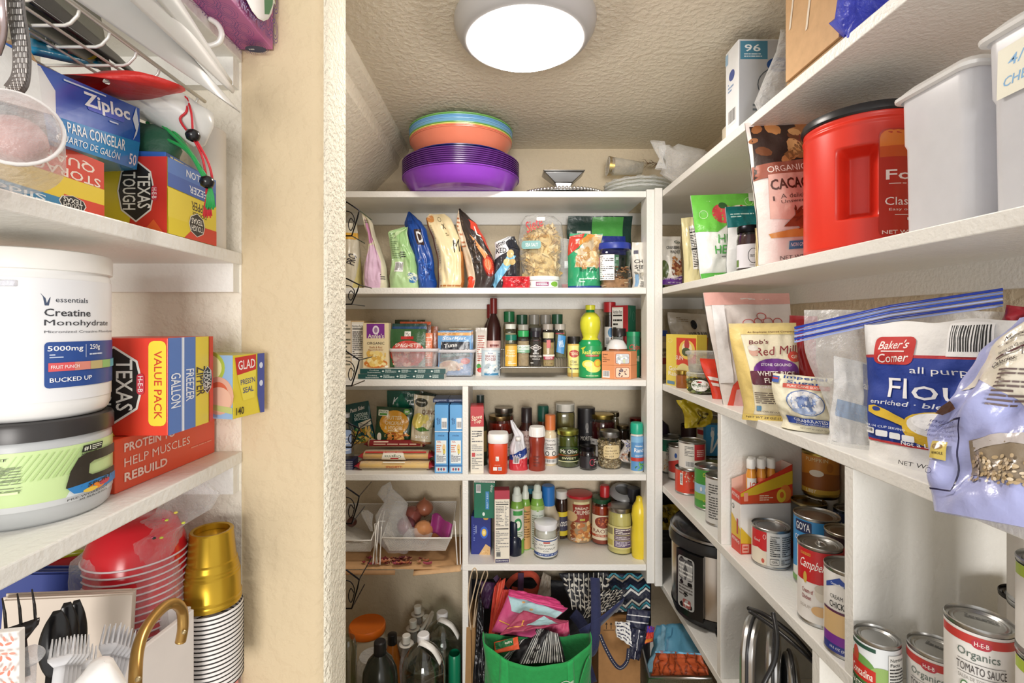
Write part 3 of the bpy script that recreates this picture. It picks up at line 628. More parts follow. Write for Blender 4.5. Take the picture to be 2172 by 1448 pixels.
# nut jar with blue lid
w_, h_, l = front(1272, 1348, 511, Z2, 1.625); r = w_/2
t = vessel('nut_jar', 'square clear jar of mixed nuts with a blue lid', 'jar', (l[0], 1.625+r, Z2), [(r*.84, 0), (r*.9, .004), (r*.92, .05), (r*.86, .07), (r*.93, .1), (r*.93, h_*.82), (r*.86, h_*.86)], 'glass', '#eef0f2', [(r*.98, h_*.85), (r*1.0, h_*.87), (r*.97, h_*.985), (r*.9, h_)], '#2b3f9e', sq=4, fill=.032, fillcol='#b98a5c', fillm='food', ins=.86, lab=(h_*.18, h_*.72, r*.935, None, [('r', .05, 0, .42, 1, '#f0f0f2'), ('l', .07, .03, .4, .96, 12, '#444'), ('r', -.0, .2, .045, .9, '#b03a9a')], 2.2, 0), seg=40)
grains(t, ['#b98252', '#d7b184', '#8f5a36', '#e2c59d', '#a4683d', '#c79a68'], 330, lambda q: (q.uniform(-1, 1)*r*.78, q.uniform(-1, 1)*r*.78, .006+q.random()*(.035 if q.random() < .55 else .075)), .0048, 'nuts', curl=1, shape=1.3)
bag(1343, 1369, 512, 1.63, .04, 'white pouch with green end reading chia seed', '#dedbd2', [('t', .55, .58, .8, .08, 'CHI', '#222'), ('t', .55, .46, .8, .08, 'SEE', '#222'), ('r', .15, .74, .5, .82, '#556'), ('n', .1, .2, .9, .4, ['#9a9a92', '#b9b4a6', '#74746e'], 20, .15), ('r', .1, .04, .35, .3, '#7fa6c9'), ('l', .5, .03, .95, .16, 3, '#333')], name='seed_pouch', seed=71, gus=.8)
# ================================================================ third shelf
Z3 = SB[3]
def bx(x0, x1, yt, z, Y, d, label, col, front_=(), name='food_box', cat='box', **k):
    w_, h_, l = front(x0, x1, yt, z, Y); return carton(name, label, cat, w_, d, h_, col, l, front=front_, **k)
bx(728, 744, 680, Z3, 1.68, .14, 'beige carton mostly hidden at the far left', '#d8c8a6', [('l', .2, .2, .95, .95, 12, '#665')], fc={'f': '#e6dcc8'})
bx(744, 772, 680, Z3, 1.68, .14, 'beige carton with nutrition panel left of the macaroni box', '#c9a97a', [('r', .06, 0, .98, .98, '#e9e4d6')]+NUT(.08, .3, .95, .95, 14)+[('t', .7, .05, .3, .05, 'Co', '#a2502c')])
for i, (x0, x1, y0) in enumerate(((764, 944, 788), (768, 947, 775))):
    z = Z3+(0 if i else 0)+.0; z = Z3+.0165*(1-i)*0+(.0172 if i == 1 else 0); w_ = XA(x1, 1.66)-XA(x0, 1.66)
    carton('flat_pasta_box', ['lower dark teal flat box with white printed instructions', 'upper dark teal flat box with white printed instructions'][i], 'box', w_, .13, .0168, '#0e4a4a', ((XA(x0, 1.66)+XA(x1, 1.66))/2, 1.635-.0*i, z), front=[('t', .165, .66, .11, .26, 'Cooking', '#dfe9e6'), ('t', .165, .3, .15, .24, 'Instructions', '#dfe9e6')]+[q for k in range(4) for q in (('e', .27+.19*k, .5, .012, .16, '#dfe9e6'), ('l', .295+.19*k, .2, .425+.17*k, .85, 3, '#cfe0dc'))], fc={'u': '#e4e2da', 'r': '#e4e2da', 'l': '#e4e2da'})
zz = Z3+.034
carton('macaroni_box', 'purple and cream organic macaroni box standing on teal boxes', 'box', XA(825, 1.66)-XA(771, 1.66), .035, ZA(685, 1.66)-zz, '#e6d6ac', ((XA(771, 1.66)+XA(825, 1.66))/2, 1.655, zz+.0006), front=[('r', .14, .66, .84, .98, '#7a2a8e'), ('e', .5, .84, .13, .1, '#e9e0ea'), ('e', .5, .84, .07, .06, '#9a7aa0'), ('t', .5, .71, .62, .1, "Annie's", '#f3ecd8'), ('t', .5, .55, .68, .06, 'ORGANIC', '#3c3630', 0, 'n'), ('t', .5, .46, .5, .045, 'Shells & Real', '#a3602e', 0, 'n'), ('t', .5, .40, .6, .045, 'Aged Cheddar', '#a3602e', 0, 'n'), ('e', .5, .1, .46, .1, '#cf7a34'), ('n', .14, .06, .88, .34, ['#e8c76c', '#f0d88a', '#dcb052', '#f3e2a4'], 42, .11, 1.5), ('e', .92, .03, .07, .025, '#f4f0e4')])
carton('carton_behind', 'grey printed carton behind the green seasoning packets', 'box', .045, .03, .118, '#8e8d84', (XA(838, 1.76), 1.76, zz+.004), front=[('l', .06, .1, .94, .95, 14, '#55534c')])
def bin_(x0, x1, yt, Y, d, z, label, col='#e8e6ea'):
    w_, h_, l = front(x0, x1, yt, z, Y); t = thing('storage_bin', label, 'container', (l[0], Y, z))
    b = MB()
    def rr_(k, z_): return [(sx*(w_/2*k-.012)+.012*cos(a)*(1), d/2+sy*(d/2*k-.012)+.012*sin(a), z_) for sx, sy, a0 in ((1, 1, 0), (-1, 1, 90), (-1, -1, 180), (1, -1, 270)) for a in [math.radians(a0+q) for q in (0, 30, 60, 90)]]
    r0, r1 = rr_(.86, .001), rr_(.97, h_-.008); n = 16
    b.add(r0+r1, [tuple(range(n))]+[(i, (i+1) % n, n+(i+1) % n, n+i) for i in range(n)], col); b.build('bin_wall', 'haze', t)
    MB().tube(rr_(1, h_-.004), .004, col, 8, True, 1.4).build('rim', 'frost', t); return t, w_, h_
t, bw_, bh_ = bin_(826, 927, 740, 1.655, .14, zz, 'frosted plastic bin holding the seasoning packets')
def packet(x0, x1, yt, Y, z, label, col, pr=(), tilt=0, name='seasoning_packet', rot=0, **k):
    w_, h_, l = front(x0, x1, yt, z, Y); return pouch(name, label, 'packet', w_, h_, .008, (l[0], Y, z), col, pr, seal=.03, gus=.8, crum=.0012, nu=10, nv=12, rot=(math.radians(tilt), math.radians(rot), 0), bottom=0, **k)
zp = zz+.003
packet(828, 902, 697, 1.672, zp, 'green and red seasoning packet at the front of the bin', '#2f5a34', [('r', .4, .78, .58, .93, '#f1efe9'), ('t', .49, .855, .12, .11, 'Mc', '#222'), ('r', .3, .72, .66, .8, '#b72d2d'), ('e', .5, .35, .5, .34, '#c2403a'), ('t', .5, .56, .72, .1, 'SPAGHETTI', '#f3e9dc'), ('n', .08, .04, .9, .42, ['#c9685a', '#a83a38', '#e3b09a'], 40, .08)], tilt=-4, seed=81)
packet(893, 917, 706, 1.69, zp, 'orange and white seasoning packet edge second in the bin', '#e07a4a', [('l', .1, .1, .9, .9, 12, '#f4d8c4')], tilt=-3, seed=82)
packet(832, 905, 686, 1.71, zp, 'navy and green seasoning packet third in the bin', '#23504a', [('r', 0, .85, 1, .93, '#2f5a8e')], tilt=-2, seed=83)
packet(848, 914, 682, 1.73, zp, 'seasoning packet with an orange lined top fourth in the bin', '#6e3a1e', [('r', 0, .93, 1, 1, '#d65c2c')], tilt=-2, seed=84)
packet(900, 930, 692, 1.745, zp, 'rust orange seasoning packet at the right rear of bin', '#a5521f', tilt=0, seed=85)
packet(838, 902, 678, 1.765, zp, 'dark olive seasoning packet at the back of the bin', '#25331c', tilt=0, seed=86)
t, bw_, bh_ = bin_(925, 1006, 742, 1.69, .12, Z3+.002, 'frosted plastic bin holding the tuna pouches')
for i, (x0, x1, yt, Y, c, lab) in enumerate(((929, 1000, 702, 1.705, '#6a9fd0', 'front blue tuna pouch with sandwich picture'), (934, 1003, 700, 1.735, '#5a7ea8', 'second tuna pouch just behind the blue one'), (952, 1000, 696, 1.765, '#c9c3a4', 'khaki packet at the back of the tuna bin'))):
    packet(x0, x1, yt, Y, Z3+.005, lab, c, [('r', 0, .9, 1, .97, '#e0a45c'), ('t', .3, .935, .45, .03, '17g PROTEIN', '#5a3a1e'), ('t', .5, .84, .7, .07, 'StarKist', '#f0f4f8', 0, 'i'), ('p', [(.05, .3), (.95, .42), (.95, .76), (.1, .76)], '#1d2430'), ('t', .38, .68, .4, .09, 'Tuna', '#f2f2f0', 8, 'i'), ('t', .6, .55, .7, .09, 'Creations', '#f2f2f0', 8, 'i'), ('p', [(.1, .4), (.95, .46), (.95, .52), (.1, .47)], '#3f8a8a'), ('t', .5, .46, .66, .035, 'Deli Style Tuna Salad', '#e6efef', 2), ('e', .35, .22, .3, .12, '#e6d3b0'), ('e', .3, .24, .22, .08, '#cfa88c'), ('e', .82, .32, .14, .07, '#d8483c'), ('n', .1, .12, .75, .26, ['#e8d6bc', '#c99f86', '#dec0a0'], 18, .1)] if i == 0 else [('r', 0, .9, 1, .97, '#c98c4c')], tilt=-2, seed=87+i, name='tuna_pouch')
bag(1008, 1032, 695, 1.735, .02, 'narrow white and red packet beside the baking powder tin', '#e6dfd6', [('l', .2, .3, .8, .85, 12, '#b05c52'), ('e', .3, .2, .2, .05, '#4f9a4a'), ('e', .45, .12, .3, .05, '#cc3a34')], z=Z3, name='drink_mix_packet', seed=95, crum=.002)
for x, Y, lab in ((1047, 1.765, 'dark red wine vinegar bottle, nearer one with pale label'), (1040, 1.80, 'second dark vinegar bottle behind the first')):
    r = .026; h = ZA(632 if x == 1047 else 645, Y-.01)-Z3
    vessel('vinegar_bottle', lab, 'bottle', (XA(x, Y), Y, Z3), [(r*.95, 0), (r, .004), (r, h*.62), (r*.8, h*.7), (r*.42, h*.78), (r*.4, h*.86)], 'gloss', '#3a1a18', [(r*.5, h*.8), (r*.5, h*.995), (r*.42, h)], '#7a1f1f', lab=(h*.12, h*.45, r+.0004, '#d9b3ab', [('l', .3, .1, .8, .9, 5, '#7a3a3a'), ('t', .5, .8, .4, .1, 'RED WINE', '#7a3030')], 2.4), cap_name='cap')
r, h, l = rnd(1020, 1061, 736, Z3, Yof(Z3, 798))
vessel('baking_powder_tin', 'light blue and white baking powder tin', 'tin', l, [(r*.97, 0), (r, .003), (r, h-.006)], 'card', '#dfeaf2', [(r*1.03, h-.008), (r*1.03, h-.001), (r*.98, h)], '#e6e8ea', lab=(.002, h-.009, r+.0004, '#cfe3ee', [('r', .3, .45, .72, .96, '#eef4f6'), ('t', .51, .78, .36, .11, 'BAKING', '#8a2f3a'), ('t', .51, .65, .38, .11, 'POWDER', '#8a2f3a'), ('t', .51, .9, .18, .06, 'best', '#20508e'), ('n', .28, .12, .75, .42, ['#b8c6cf', '#e3ebef', '#7f98a8', '#f6f6f2'], 14, .09), ('r', .28, .02, .8, .1, '#3f8fc0'), ('l', .78, .2, .99, .9, 12, '#456')], 2.9), ridges=0)
# wire riser and spice jars
Yr = 1.655; t = thing('wire_riser', 'small silver wire rack carrying the spice jars', 'rack', (XA(1138, 1.72), 1.72, Z3))
rz_ = ZA(779, 1.66)-Z3; b = MB()
xl, xr_ = XA(1060, 1.66)-XA(1138, 1.72), XA(1213, 1.66)-XA(1138, 1.72)
for y in (-.062, .06): 
    z = rz_ if y < 0 else rz_+.055; b.tube([(xl, y, .002), (xl, y, z-.004), (xl+.006, y, z), (xr_-.006, y, z), (xr_, y, z-.004), (xr_, y, .002)], .0014, '#c4c4c4', 6)
    b.build('side_wire', 'steel', t); b = MB()
for k in range(27):
    x = xl+.008+(xr_-xl-.016)*k/26
    o = MB().tube([(x, -.062, rz_+.001), (x, -.024, rz_+.001), (x, -.021, rz_+.026), (x, .016, rz_+.028), (x, .02, rz_+.052), (x, .06, rz_+.055)], .001, '#cfcfcf', 5).build('cross_wire', 'steel', t)
def spice(xc, yt, row, capc, fillc, label, pr, wdt=24, labc=None, sqr=3.5, lb=(.02, .8), caph=.17, gl='#e8ebe8'):
    Y = [1.678, 1.716, 1.756][row]; z = Z3+[rz_+.0025, rz_+.029, rz_+.056][row]; r = wdt/2*Y/F; h = max(.03, ZA(yt, Y-r)-z)
    return vessel('spice_jar', label, 'spice jar', (XA(xc, Y), Y, z), [(r*.92, 0), (r, .003), (r, h*(1-caph)*.9), (r*.8, h*(1-caph))], 'glass', gl, [(r*.9, h*(1-caph)), (r*.92, h-.001), (r*.85, h)], capc, fill=h*(1-caph)*.85, fillcol=fillc, fillm='food', lab=(h*lb[0], h*lb[1], r+.0004, labc, pr, 2.2, 0), sq=sqr, capsq=2, seg=24, cap_name='cap', ins=.94)
spice(1084, 710, 0, '#15705c', '#d9a93c', 'front spice jar of yellow curry powder with teal cap', [('r', .1, 0, .9, .82, '#dcab36'), ('t', .5, .62, .5, .07, 'Organic', '#f6efd8'), ('t', .5, .52, .5, .07, 'Curry', '#f6efd8'), ('t', .5, .42, .6, .07, 'Powder', '#f6efd8'), ('l', .3, .08, .8, .2, 2, '#f6efd8')], 27)
spice(1110, 701, 0, '#2fa15a', '#cbb08c', 'front spice jar with bright green cap and organic label', [('r', 0, .58, 1, .74, '#dfe9df'), ('t', .5, .66, .8, .08, 'ORGANIC', '#3a7a52'), ('r', 0, .47, 1, .58, '#6fa580'), ('l', .1, .5, .9, .56, 1, '#eef6ee')], 26)
spice(1136, 702, 0, '#23202a', '#3a302c', 'front spice jar of black peppercorns with black cap', [('p', [(.1, .66), (.5, .78), (.9, .66), (.5, .54)], '#e6e2dc'), ('p', [(.16, .66), (.5, .76), (.84, .66), (.5, .56)], '#3a2c2c'), ('t', .5, .66, .4, .06, 'SPICE', '#e6e2dc'), ('t', .5, .45, .4, .06, 'BLACK', '#e6e2dc'), ('t', .5, .35, .86, .07, 'PEPPERCORN', '#e6e2dc'), ('t', .5, .25, .5, .05, 'WHOLE', '#e6e2dc'), ('l', .15, .08, .85, .15, 1, '#e6e2dc')], 26)
spice(1163, 705, 0, '#c8c3a2', '#cdb07c', 'front spice jar of tan sesame seasoning with red tag', [('r', .35, .68, .62, .98, '#b8322c'), ('r', .1, .36, .9, .43, '#efe8da'), ('p', [(.14, .36), (.86, .36), (.78, .24), (.2, .24)], '#a3264a'), ('t', .5, .31, .5, .07, 'SESAME', '#f1e7e2'), ('t', .5, .09, .5, .04, '2.1 OZ', '#6a4a2a')], 26)
spice(1083, 687, 1, '#dcdcd2', '#cbbf9a', 'middle row spice jar with white cap', [], 25, caph=.14)
spice(1110, 688, 1, '#a8a49c', '#8a8470', 'middle row spice jar with silver lid, behind the green cap', [('l', .2, .3, .8, .7, 4, '#6a2f3a')], 25, gl='#d5d8d5')
spice(1137, 695, 1, '#4a4a4c', '#5a3a34', 'middle row dark spice jar behind the peppercorns', [('e', .5, .6, .4, .14, '#8a2a34')], 25)
spice(1162, 687, 1, '#a8a098', '#4a4640', 'middle row spice jar with grey lid and red script', [('e', .5, .5, .45, .2, '#3c3438'), ('t', .5, .5, .6, .14, 'SPICE', '#c9344a')], 25)
spice(1188, 687, 1, '#b3aea6', '#7c7a5a', 'middle row parsley jar with a slanted blue label', [('p', [(.2, .2), (.7, .12), (.85, .8), (.32, .86)], '#2f86c4'), ('t', .53, .5, .5, .16, 'PARSLEY', '#e8f2fa', -80), ('t', .45, .9, .6, .07, 'spice', '#c9344a')], 25)
for xc, yt, cc, fc_, wd, lab in ((1080, 660, '#1b6a40', '#9a8a5c', 25, 'back row spice jar, the tall one with a green cap'), (1107, 667, '#1d4a34', '#8a5a30', 25, 'back row spice jar with dark green cap and brown spice'), (1133, 667, '#8a867e', '#6a4a44', 24, 'back row spice jar with silver lid, middle of the row'), (1157, 667, '#8a867e', '#7a5c54', 24, 'back row spice jar with silver lid, second from right'), (1182, 666, '#22503a', '#6a6a62', 25, 'back row spice jar with dark green cap at right end')):
    spice(xc, yt, 2, cc, fc_, lab, [], wd, caph=.28)
r, h, l = rnd(1203, 1232, 713, Z3, 1.70)
vessel('steak_seasoning_tin', 'yellow steak seasoning shaker with black cap', 'shaker', l, [(r*.9, 0), (r, .003), (r, h*.8), (r*.95, h*.82)], 'gloss', '#d9b45e', [(r*.95, h*.8), (r*.95, h*.98), (r*.88, h)], '#1d1a1a', lab=(h*.1, h*.78, r+.0004, '#eadf84', [('e', .45, .7, .3, .14, '#b8352a'), ('t', .45, .7, .45, .1, 'TEXAS', '#f3e7b8'), ('t', .42, .4, .4, .1, 'STEAK', '#3a2c1c'), ('t', .45, .3, .5, .05, 'SEASONING', '#3a2c1c'), ('l', .2, .1, .7, .2, 1, '#3a2c1c')], 2.2), sq=3, cap_name='cap')
r, h, l = rnd(1227, 1277, 646, Z3, Yof(Z3, 802))
vessel('lemon_juice_bottle', 'green and yellow lemon juice squeeze bottle', 'bottle', l, [(r*.95, 0), (r, .004), (r, h*.40), (r*.96, h*.48), (r*.72, h*.52), (r*.62, h*.55), (r*.72, h*.60), (r*.86, h*.68), (r*.88, h*.76), (r*.8, h*.83), (r*.55, h*.88), (r*.36, h*.9)], 'gloss', ['#1f9a58']*5+['#d9d83a']*7, [(r*.40, h*.89), (r*.36, h*.93), (r*.42, h*.935), (r*.42, h*.995), (r*.36, h)], ['#1a7a44', '#1a7a44', '#dfe03c', '#dfe03c', '#dfe03c'], lab=(h*.01, h*.44, r+.0005, '#1f9a58', [('t', .5, .8, .66, .14, 'RealLemon', '#f3ef6a'), ('rr', .28, .66, .74, .72, .4, '#c23a2c'), ('t', .51, .69, .38, .04, 'LEMON JUICE', '#f2e8d0'), ('e', .36, .42, .2, .13, '#e9e15a'), ('e', .55, .3, .26, .14, '#f1ea7a'), ('e', .68, .45, .14, .13, '#e8a84c'), ('e', .68, .45, .09, .09, '#e3da4c'), ('e', .36, .42, .12, .08, '#f4efa0'), ('l', .3, .03, .7, .08, 1, '#d9e8b0'), ('p', [(.1, .92), (.3, .98), (.2, .86)], '#d9d83a')], 2.6), cap_name='cap')
r, h, l = rnd(1281, 1305, 640, Z3, 1.76)
vessel('pepper_grinder', 'clear jar with red cap and round blue logo at back', 'jar', l, [(r, 0), (r, h*.86)], 'glass', '#d0d0d0', [(r*1.08, h*.86), (r*1.08, h*.995), (r, h)], '#b8242c', fill=h*.82, fillcol='#3a2a24', fillm='food', lab=(h*.38, h*.66, r+.0004, '#e4e0da', [('e', .5, .72, .2, .24, '#2d7fb0'), ('bar', .12, .1, .4, .5), ('l', .5, .1, .8, .5, 3, '#444')], 2.4))
carton('crouton_carton', 'red, white and green carton turned to show two faces', 'box', .062, .06, ZA(648, 1.72)-Z3-.035, '#a8202c', (XA(1316, 1.72), 1.73, Z3+.036), rz=math.radians(-40), front=[('r', .02, .12, .7, .97, '#e9e3d8')]+NUT(.05, .15, .68, .95, 9)+[('t', .85, .3, .16, .05, 'NET', '#f0d8c8', 90)], right=[('r', 0, 0, 1, 1, '#1c6a50'), ('n', .5, .05, .95, .3, ['#d98a3c', '#c46a2a'], 7, .16), ('l', .2, .2, .5, .5, 6, '#cfe6d8'), ('o', .2, .88, .12, .08, .01, '#9fd0b8'), ('o', .7, .82, .16, .08, .01, '#9fd0b8')])
carton('crate_block', 'low stack of cartons under the red and green carton', 'box', .09, .05, .035, '#5a4a40', (XA(1330, 1.74), 1.745, Z3))
r, h, l = rnd(1297, 1330, 696, Z3, 1.70)
vessel('drinking_jar', 'empty glass jar with black lid behind the tea boxes', 'jar', l, jar_prof(r*.98, h*.85), 'glass', '#d8dcdc', [(r*.9, h*.84), (r*.9, h*.99), (r*.85, h)], '#241f20')
r, h, l = rnd(1329, 1358, 703, Z3, 1.68)
vessel('chip_seasoning_can', 'green canister with red script lettering at shelf end', 'tin', l, [(r, 0), (r, h*.9)], 'card', '#1f7a54', [(r*1.04, h*.9), (r*1.04, h)], '#1f8a5c', lab=(h*.2, h*.8, r+.0004, '#1d7350', [('t', .5, .75, .8, .25, 'Chips', '#c93030', 0, 'i'), ('t', .5, .35, .6, .2, 'Toll', '#e8e0c8')], 2.2))
r, h, l = rnd(1288, 1335, 719, Z3, 1.66)
vessel('sauce_tub', 'white rounded tub with brown label behind the tea boxes', 'tub', (l[0], l[1]+.02, l[2]), [(r*.9, 0), (r, h*.6), (r*.96, h*.8), (r*.6, h*.97), (r*.3, h)], 'plastic', '#e6e6e8', lab=(h*.55, h*.75, r+.0006, '#8a5a3a', [('t', .5, .5, .5, .5, 'SAUCE', '#e6d8c8')], 2))
r, h, l = rnd(1337, 1362, 716, Z3, 1.72)
vessel('dark_jar', 'dark red jar tucked beside the corner post', 'jar', (l[0], l[1], l[2]), jar_prof(r, h*.85), 'gloss', '#3c1a22', [(r*.9, h*.84), (r*.9, h)], '#8c2230')
for i in range(2):                                            # hexagonal tea boxes
    Y = 1.625; z = Z3+i*.0455; w_ = XA(1357, Y)-XA(1279, Y)
    t = thing('tea_box', ['lower orange hexagonal tea box with a flower panel', 'upper orange hexagonal tea box with a clear window'][i], 'box', (XA(1318, Y), Y, z+.0003))
    hx = [(-w_*.20, 0), (w_*.26, 0), (w_*.5, .035), (w_*.3, .075), (-w_*.3, .075), (-w_*.5, .02)]
    MB().hexa([(x, y, 0) for x, y in hx], [(x, y, .045) for x, y in hx], '#dd9463').build('carton_body', 'card', t, smooth=False, bevel=.0006)
    p = MB(); prints(p, flat((-w_*.2, 0, 0), (1, 0, 0), (0, 0, 1), w_*.46, .045), [('rr', .08, .1, .92, .86, .15, '#a85a3a'), ('rr', .11, .13, .89, .83, .15, '#e9cdb4' if not i else '#c9cfd4')]+([('n', .25, .2, .75, .75, ['#3c3050', '#7c4a3a', '#2f2a44'], 16, .06)] if not i else [('n', .15, .2, .85, .75, ['#e8eef2', '#aab4bc', '#cfd8b4', '#f8fafc'], 18, .12)]))
    e = Vector((w_*.3, -.02, 0)).normalized(); prints(p, flat((-w_*.5, .02, 0), e, (0, 0, 1), .03, .045), [('l', .1, .2, .9, .85, 5, '#7a4a30')] if i else [('bar', .1, .1, .9, .6)])
    p.build('printed_panel', 'card', t, smooth=False)
# ================================================================ fourth shelf, left compartment
Z4 = SB[4]
def tbag(pts, T_, Y, label, col, pr, cat='pouch', name='meal_pouch', **k):
    """pouch whose four photo corners (bl, br, tr, tl) are on the plane Y: leaning or turned in its own plane"""
    p = [P(x, y, Y) for x, y in pts]; w_ = ((p[1]-p[0]).length+(p[2]-p[3]).length)/2; h_ = ((p[3]-p[0]).length+(p[2]-p[1]).length)/2
    c = (p[0]+p[1])/2; a = math.atan2(((p[2]+p[3])/2-c).x, ((p[2]+p[3])/2-c).z)
    t = pouch(name, label, cat, w_, h_, T_, c, col, pr, rot=(k.pop('tilt', 0), a, 0), **k); return t
zb = Z4+.061
tbag([(748, 940), (796, 936), (778, 838), (734, 870)], .022, 1.74, 'teal pasta pouch leaning left with cheddar broccoli text', '#0c4a4c', [('n', .1, .0, .95, .36, ['#e2b54a', '#c98e34', '#5a8a3a', '#eccb6e'], 70, .09, 2), ('p', [(.45, .36), (.98, .42), (.98, .56), (.45, .5)], '#e8e4d0'), ('l', .5, .4, .9, .5, 3, '#555'), ('t', .62, .70, .56, .08, 'CHEDDAR', '#d5ebe6'), ('t', .62, .61, .58, .08, 'BROCCOLI', '#d5ebe6'), ('t', .5, .85, .6, .09, 'Pasta Sides', '#f4f6f4', 6, 'i')], seed=101, gus=.4, seal=.08, crum=.003)
tbag([(822, 905), (888, 903), (892, 826), (820, 831)], .02, 1.80, 'dark green pouch with white script at the back', '#0f5246', [('t', .5, .72, .6, .2, 'Knorr', '#eef4f0', 0, 'i'), ('t', .78, .9, .3, .1, 'Pasta', '#cfe0d8'), ('p', [(.1, .5), (.45, .95), (.7, .6), (.6, .45)], '#137058')], seed=103, gus=.4, crum=.002, seal=.08)
tbag([(797, 941), (869, 938), (877, 863), (797, 864)], .025, 1.725, 'green and gold butter chickpeas and veggies pouch', '#1d4028', [('e', .52, .58, .4, .34, '#d79a2e'), ('rr', .06, .76, .34, .92, .1, '#e4ead8'), ('t', .2, .87, .22, .05, 'PASTA', '#2a5a2c'), ('r', .1, .78, .3, .83, '#4f9a3a'), ('t', .52, .72, .42, .1, 'BUTTER', '#f4e6c0'), ('t', .52, .58, .5, .1, 'CHICKPEAS', '#f4e6c0'), ('t', .52, .45, .5, .1, '& VEGGIES', '#f4e6c0'), ('l', .38, .34, .68, .4, 1, '#f4e6c0'), ('n', .3, .0, .95, .3, ['#e0a050', '#c77a34', '#f0c070', '#a85a28'], 50, .07, 2.2), ('e', .14, .18, .06, .12, '#e8e0d0'), ('e', .85, .9, .09, .08, '#6aa04a'), ('l', .8, .87, .9, .93, 2, '#fff')], seed=105, gus=.5, crum=.003, seal=.06)
tbag([(868, 935), (917, 941), (924, 843), (884, 835)], .035, 1.715, 'beige quinoa bag with yellow flower picture', '#cfc4a8', [('e', .35, .85, .3, .09, '#3f3f34'), ('t', .35, .86, .4, .045, 'Honest', '#eee8d4'), ('t', .72, .66, .62, .11, 'QUINO', '#6a3a2a'), ('e', .3, .48, .28, .16, '#e3cf6a'), ('e', .62, .52, .16, .09, '#e3d27a'), ('p', [(.2, .32), (.5, .26), (.9, .3), (.6, .36)], '#4f7a34'), ('n', .7, .34, .98, .5, ['#d8c8a0', '#c2ae80', '#eadfc0'], 22, .1), ('t', .55, .15, .6, .06, '20 OZ', '#fff'), ('r', 0, 0, 1, .05, '#8a5a34')], seed=107, gus=.8, crum=.006, seal=.1)
tbag([(880, 900), (930, 905), (945, 850), (895, 820)], .02, 1.79, 'dark green pouch corner above the quinoa bag', '#22382c', [], seed=108, gus=.4, crum=.003)
for i in range(3):                                            # spaghetti packs
    Y = [1.635, 1.65, 1.70][i]; x0, x1 = [(750, 921), (758, 919), (770, 905)][i]; yy = [998, 975, 950][i]; w_ = XA(x1, Y)-XA(x0, Y); zz = Z4+.0006+.0285*i
    t = thing('spaghetti_pack', ['lower spaghetti pack in clear film with red ends', 'upper spaghetti pack with an upside-down white organics label', 'third pasta pack mostly hidden behind, dark red film'][i], 'pasta', (XA((x0+x1)/2, Y), Y+.035, zz))
    b = MB()
    def sec(s, k=1): return [(s, .033*k*cos(a)*(abs(cos(a))**-.3 if abs(cos(a)) > .1 else 1), .0138+.0132*k*sin(a)) for a in [2*pi*q/20 for q in range(20)]]
    xs = [-.46, -.44, -.2, 0, .2, .44, .46]; vs = []
    for s in xs: vs += sec(w_*s, .93 if abs(s) < .45 else .6)
    b.add(vs, [(j*20+q, j*20+(q+1) % 20, (j+1)*20+(q+1) % 20, (j+1)*20+q) for j in range(len(xs)-1) for q in range(20)]+[tuple(range(20)), tuple(range(120, 140))], ['#dfb85e', '#d0a54c'][i % 2] if i < 2 else '#b98a3c')
    b.build('spaghetti_bundle', 'paper', t)
    b = MB(); vs = []; xs = [-.5, -.485, -.46, -.43, -.2, 0, .2, .43, .46, .485, .5]
    for s in xs:
        q = (1-max(0, (abs(s)-.44)/.06)) ; vs += [(x, y*(1 if q > .9 else .9), .0138+(z-.0138)*max(.06, q)+.0006*sin(x*400+y*300)) for x, y, z in sec(w_*s, 1.02)]
    [MB().add(vs[rg[0]*20:rg[-1]*20+40], [(j*20+q, j*20+(q+1) % 20, (j+1)*20+(q+1) % 20, (j+1)*20+q) for j in range(3) for q in range(20)], '#a8262e' if i < 2 else '#6a1a1e').build('red_end', 'bag', t) for rg in (range(0, 3), range(7, 10))]; MB().add(vs[60:160], [(j*20+q, j*20+(q+1) % 20, (j+1)*20+(q+1) % 20, (j+1)*20+q) for j in range(4) for q in range(20)], '#fff').build('clear_film', 'film', t)
    S = Surf(w_*.84, .03, lambda x, y, d: Vector((x-w_*.42, -.035+.009*((y-.0145)/.0145)**2*1-d, .0005+y)), .006)
    p = MB()
    if i == 1: prints(p, S, [('p', [(.28, .12), (.66, .06), (.62, .92), (.31, .95)], '#ece8da'), ('t', .46, .55, .26, .34, 'Organics', '#33603a', 180), ('rr', .42, .2, .55, .34, .4, '#c0303a'), ('r', .02, .86, .98, .99, '#b7282f'), ('l', .3, .88, .7, .96, 1, '#f4d8c8')])
    elif i == 0: prints(p, S, [('t', .5, .42, .24, .26, 'SPAGHETTI', '#b0402a'), ('r', .02, .02, .98, .1, '#e8e0cc'), ('r', .33, .84, .66, .93, '#ece8da')])
    else: prints(p, S, [('r', .02, .3, .98, .95, '#7a1c22'), ('l', .1, .4, .9, .9, 2, '#e0c8b0')])
    p.build('printed_panel', 'gloss', t)
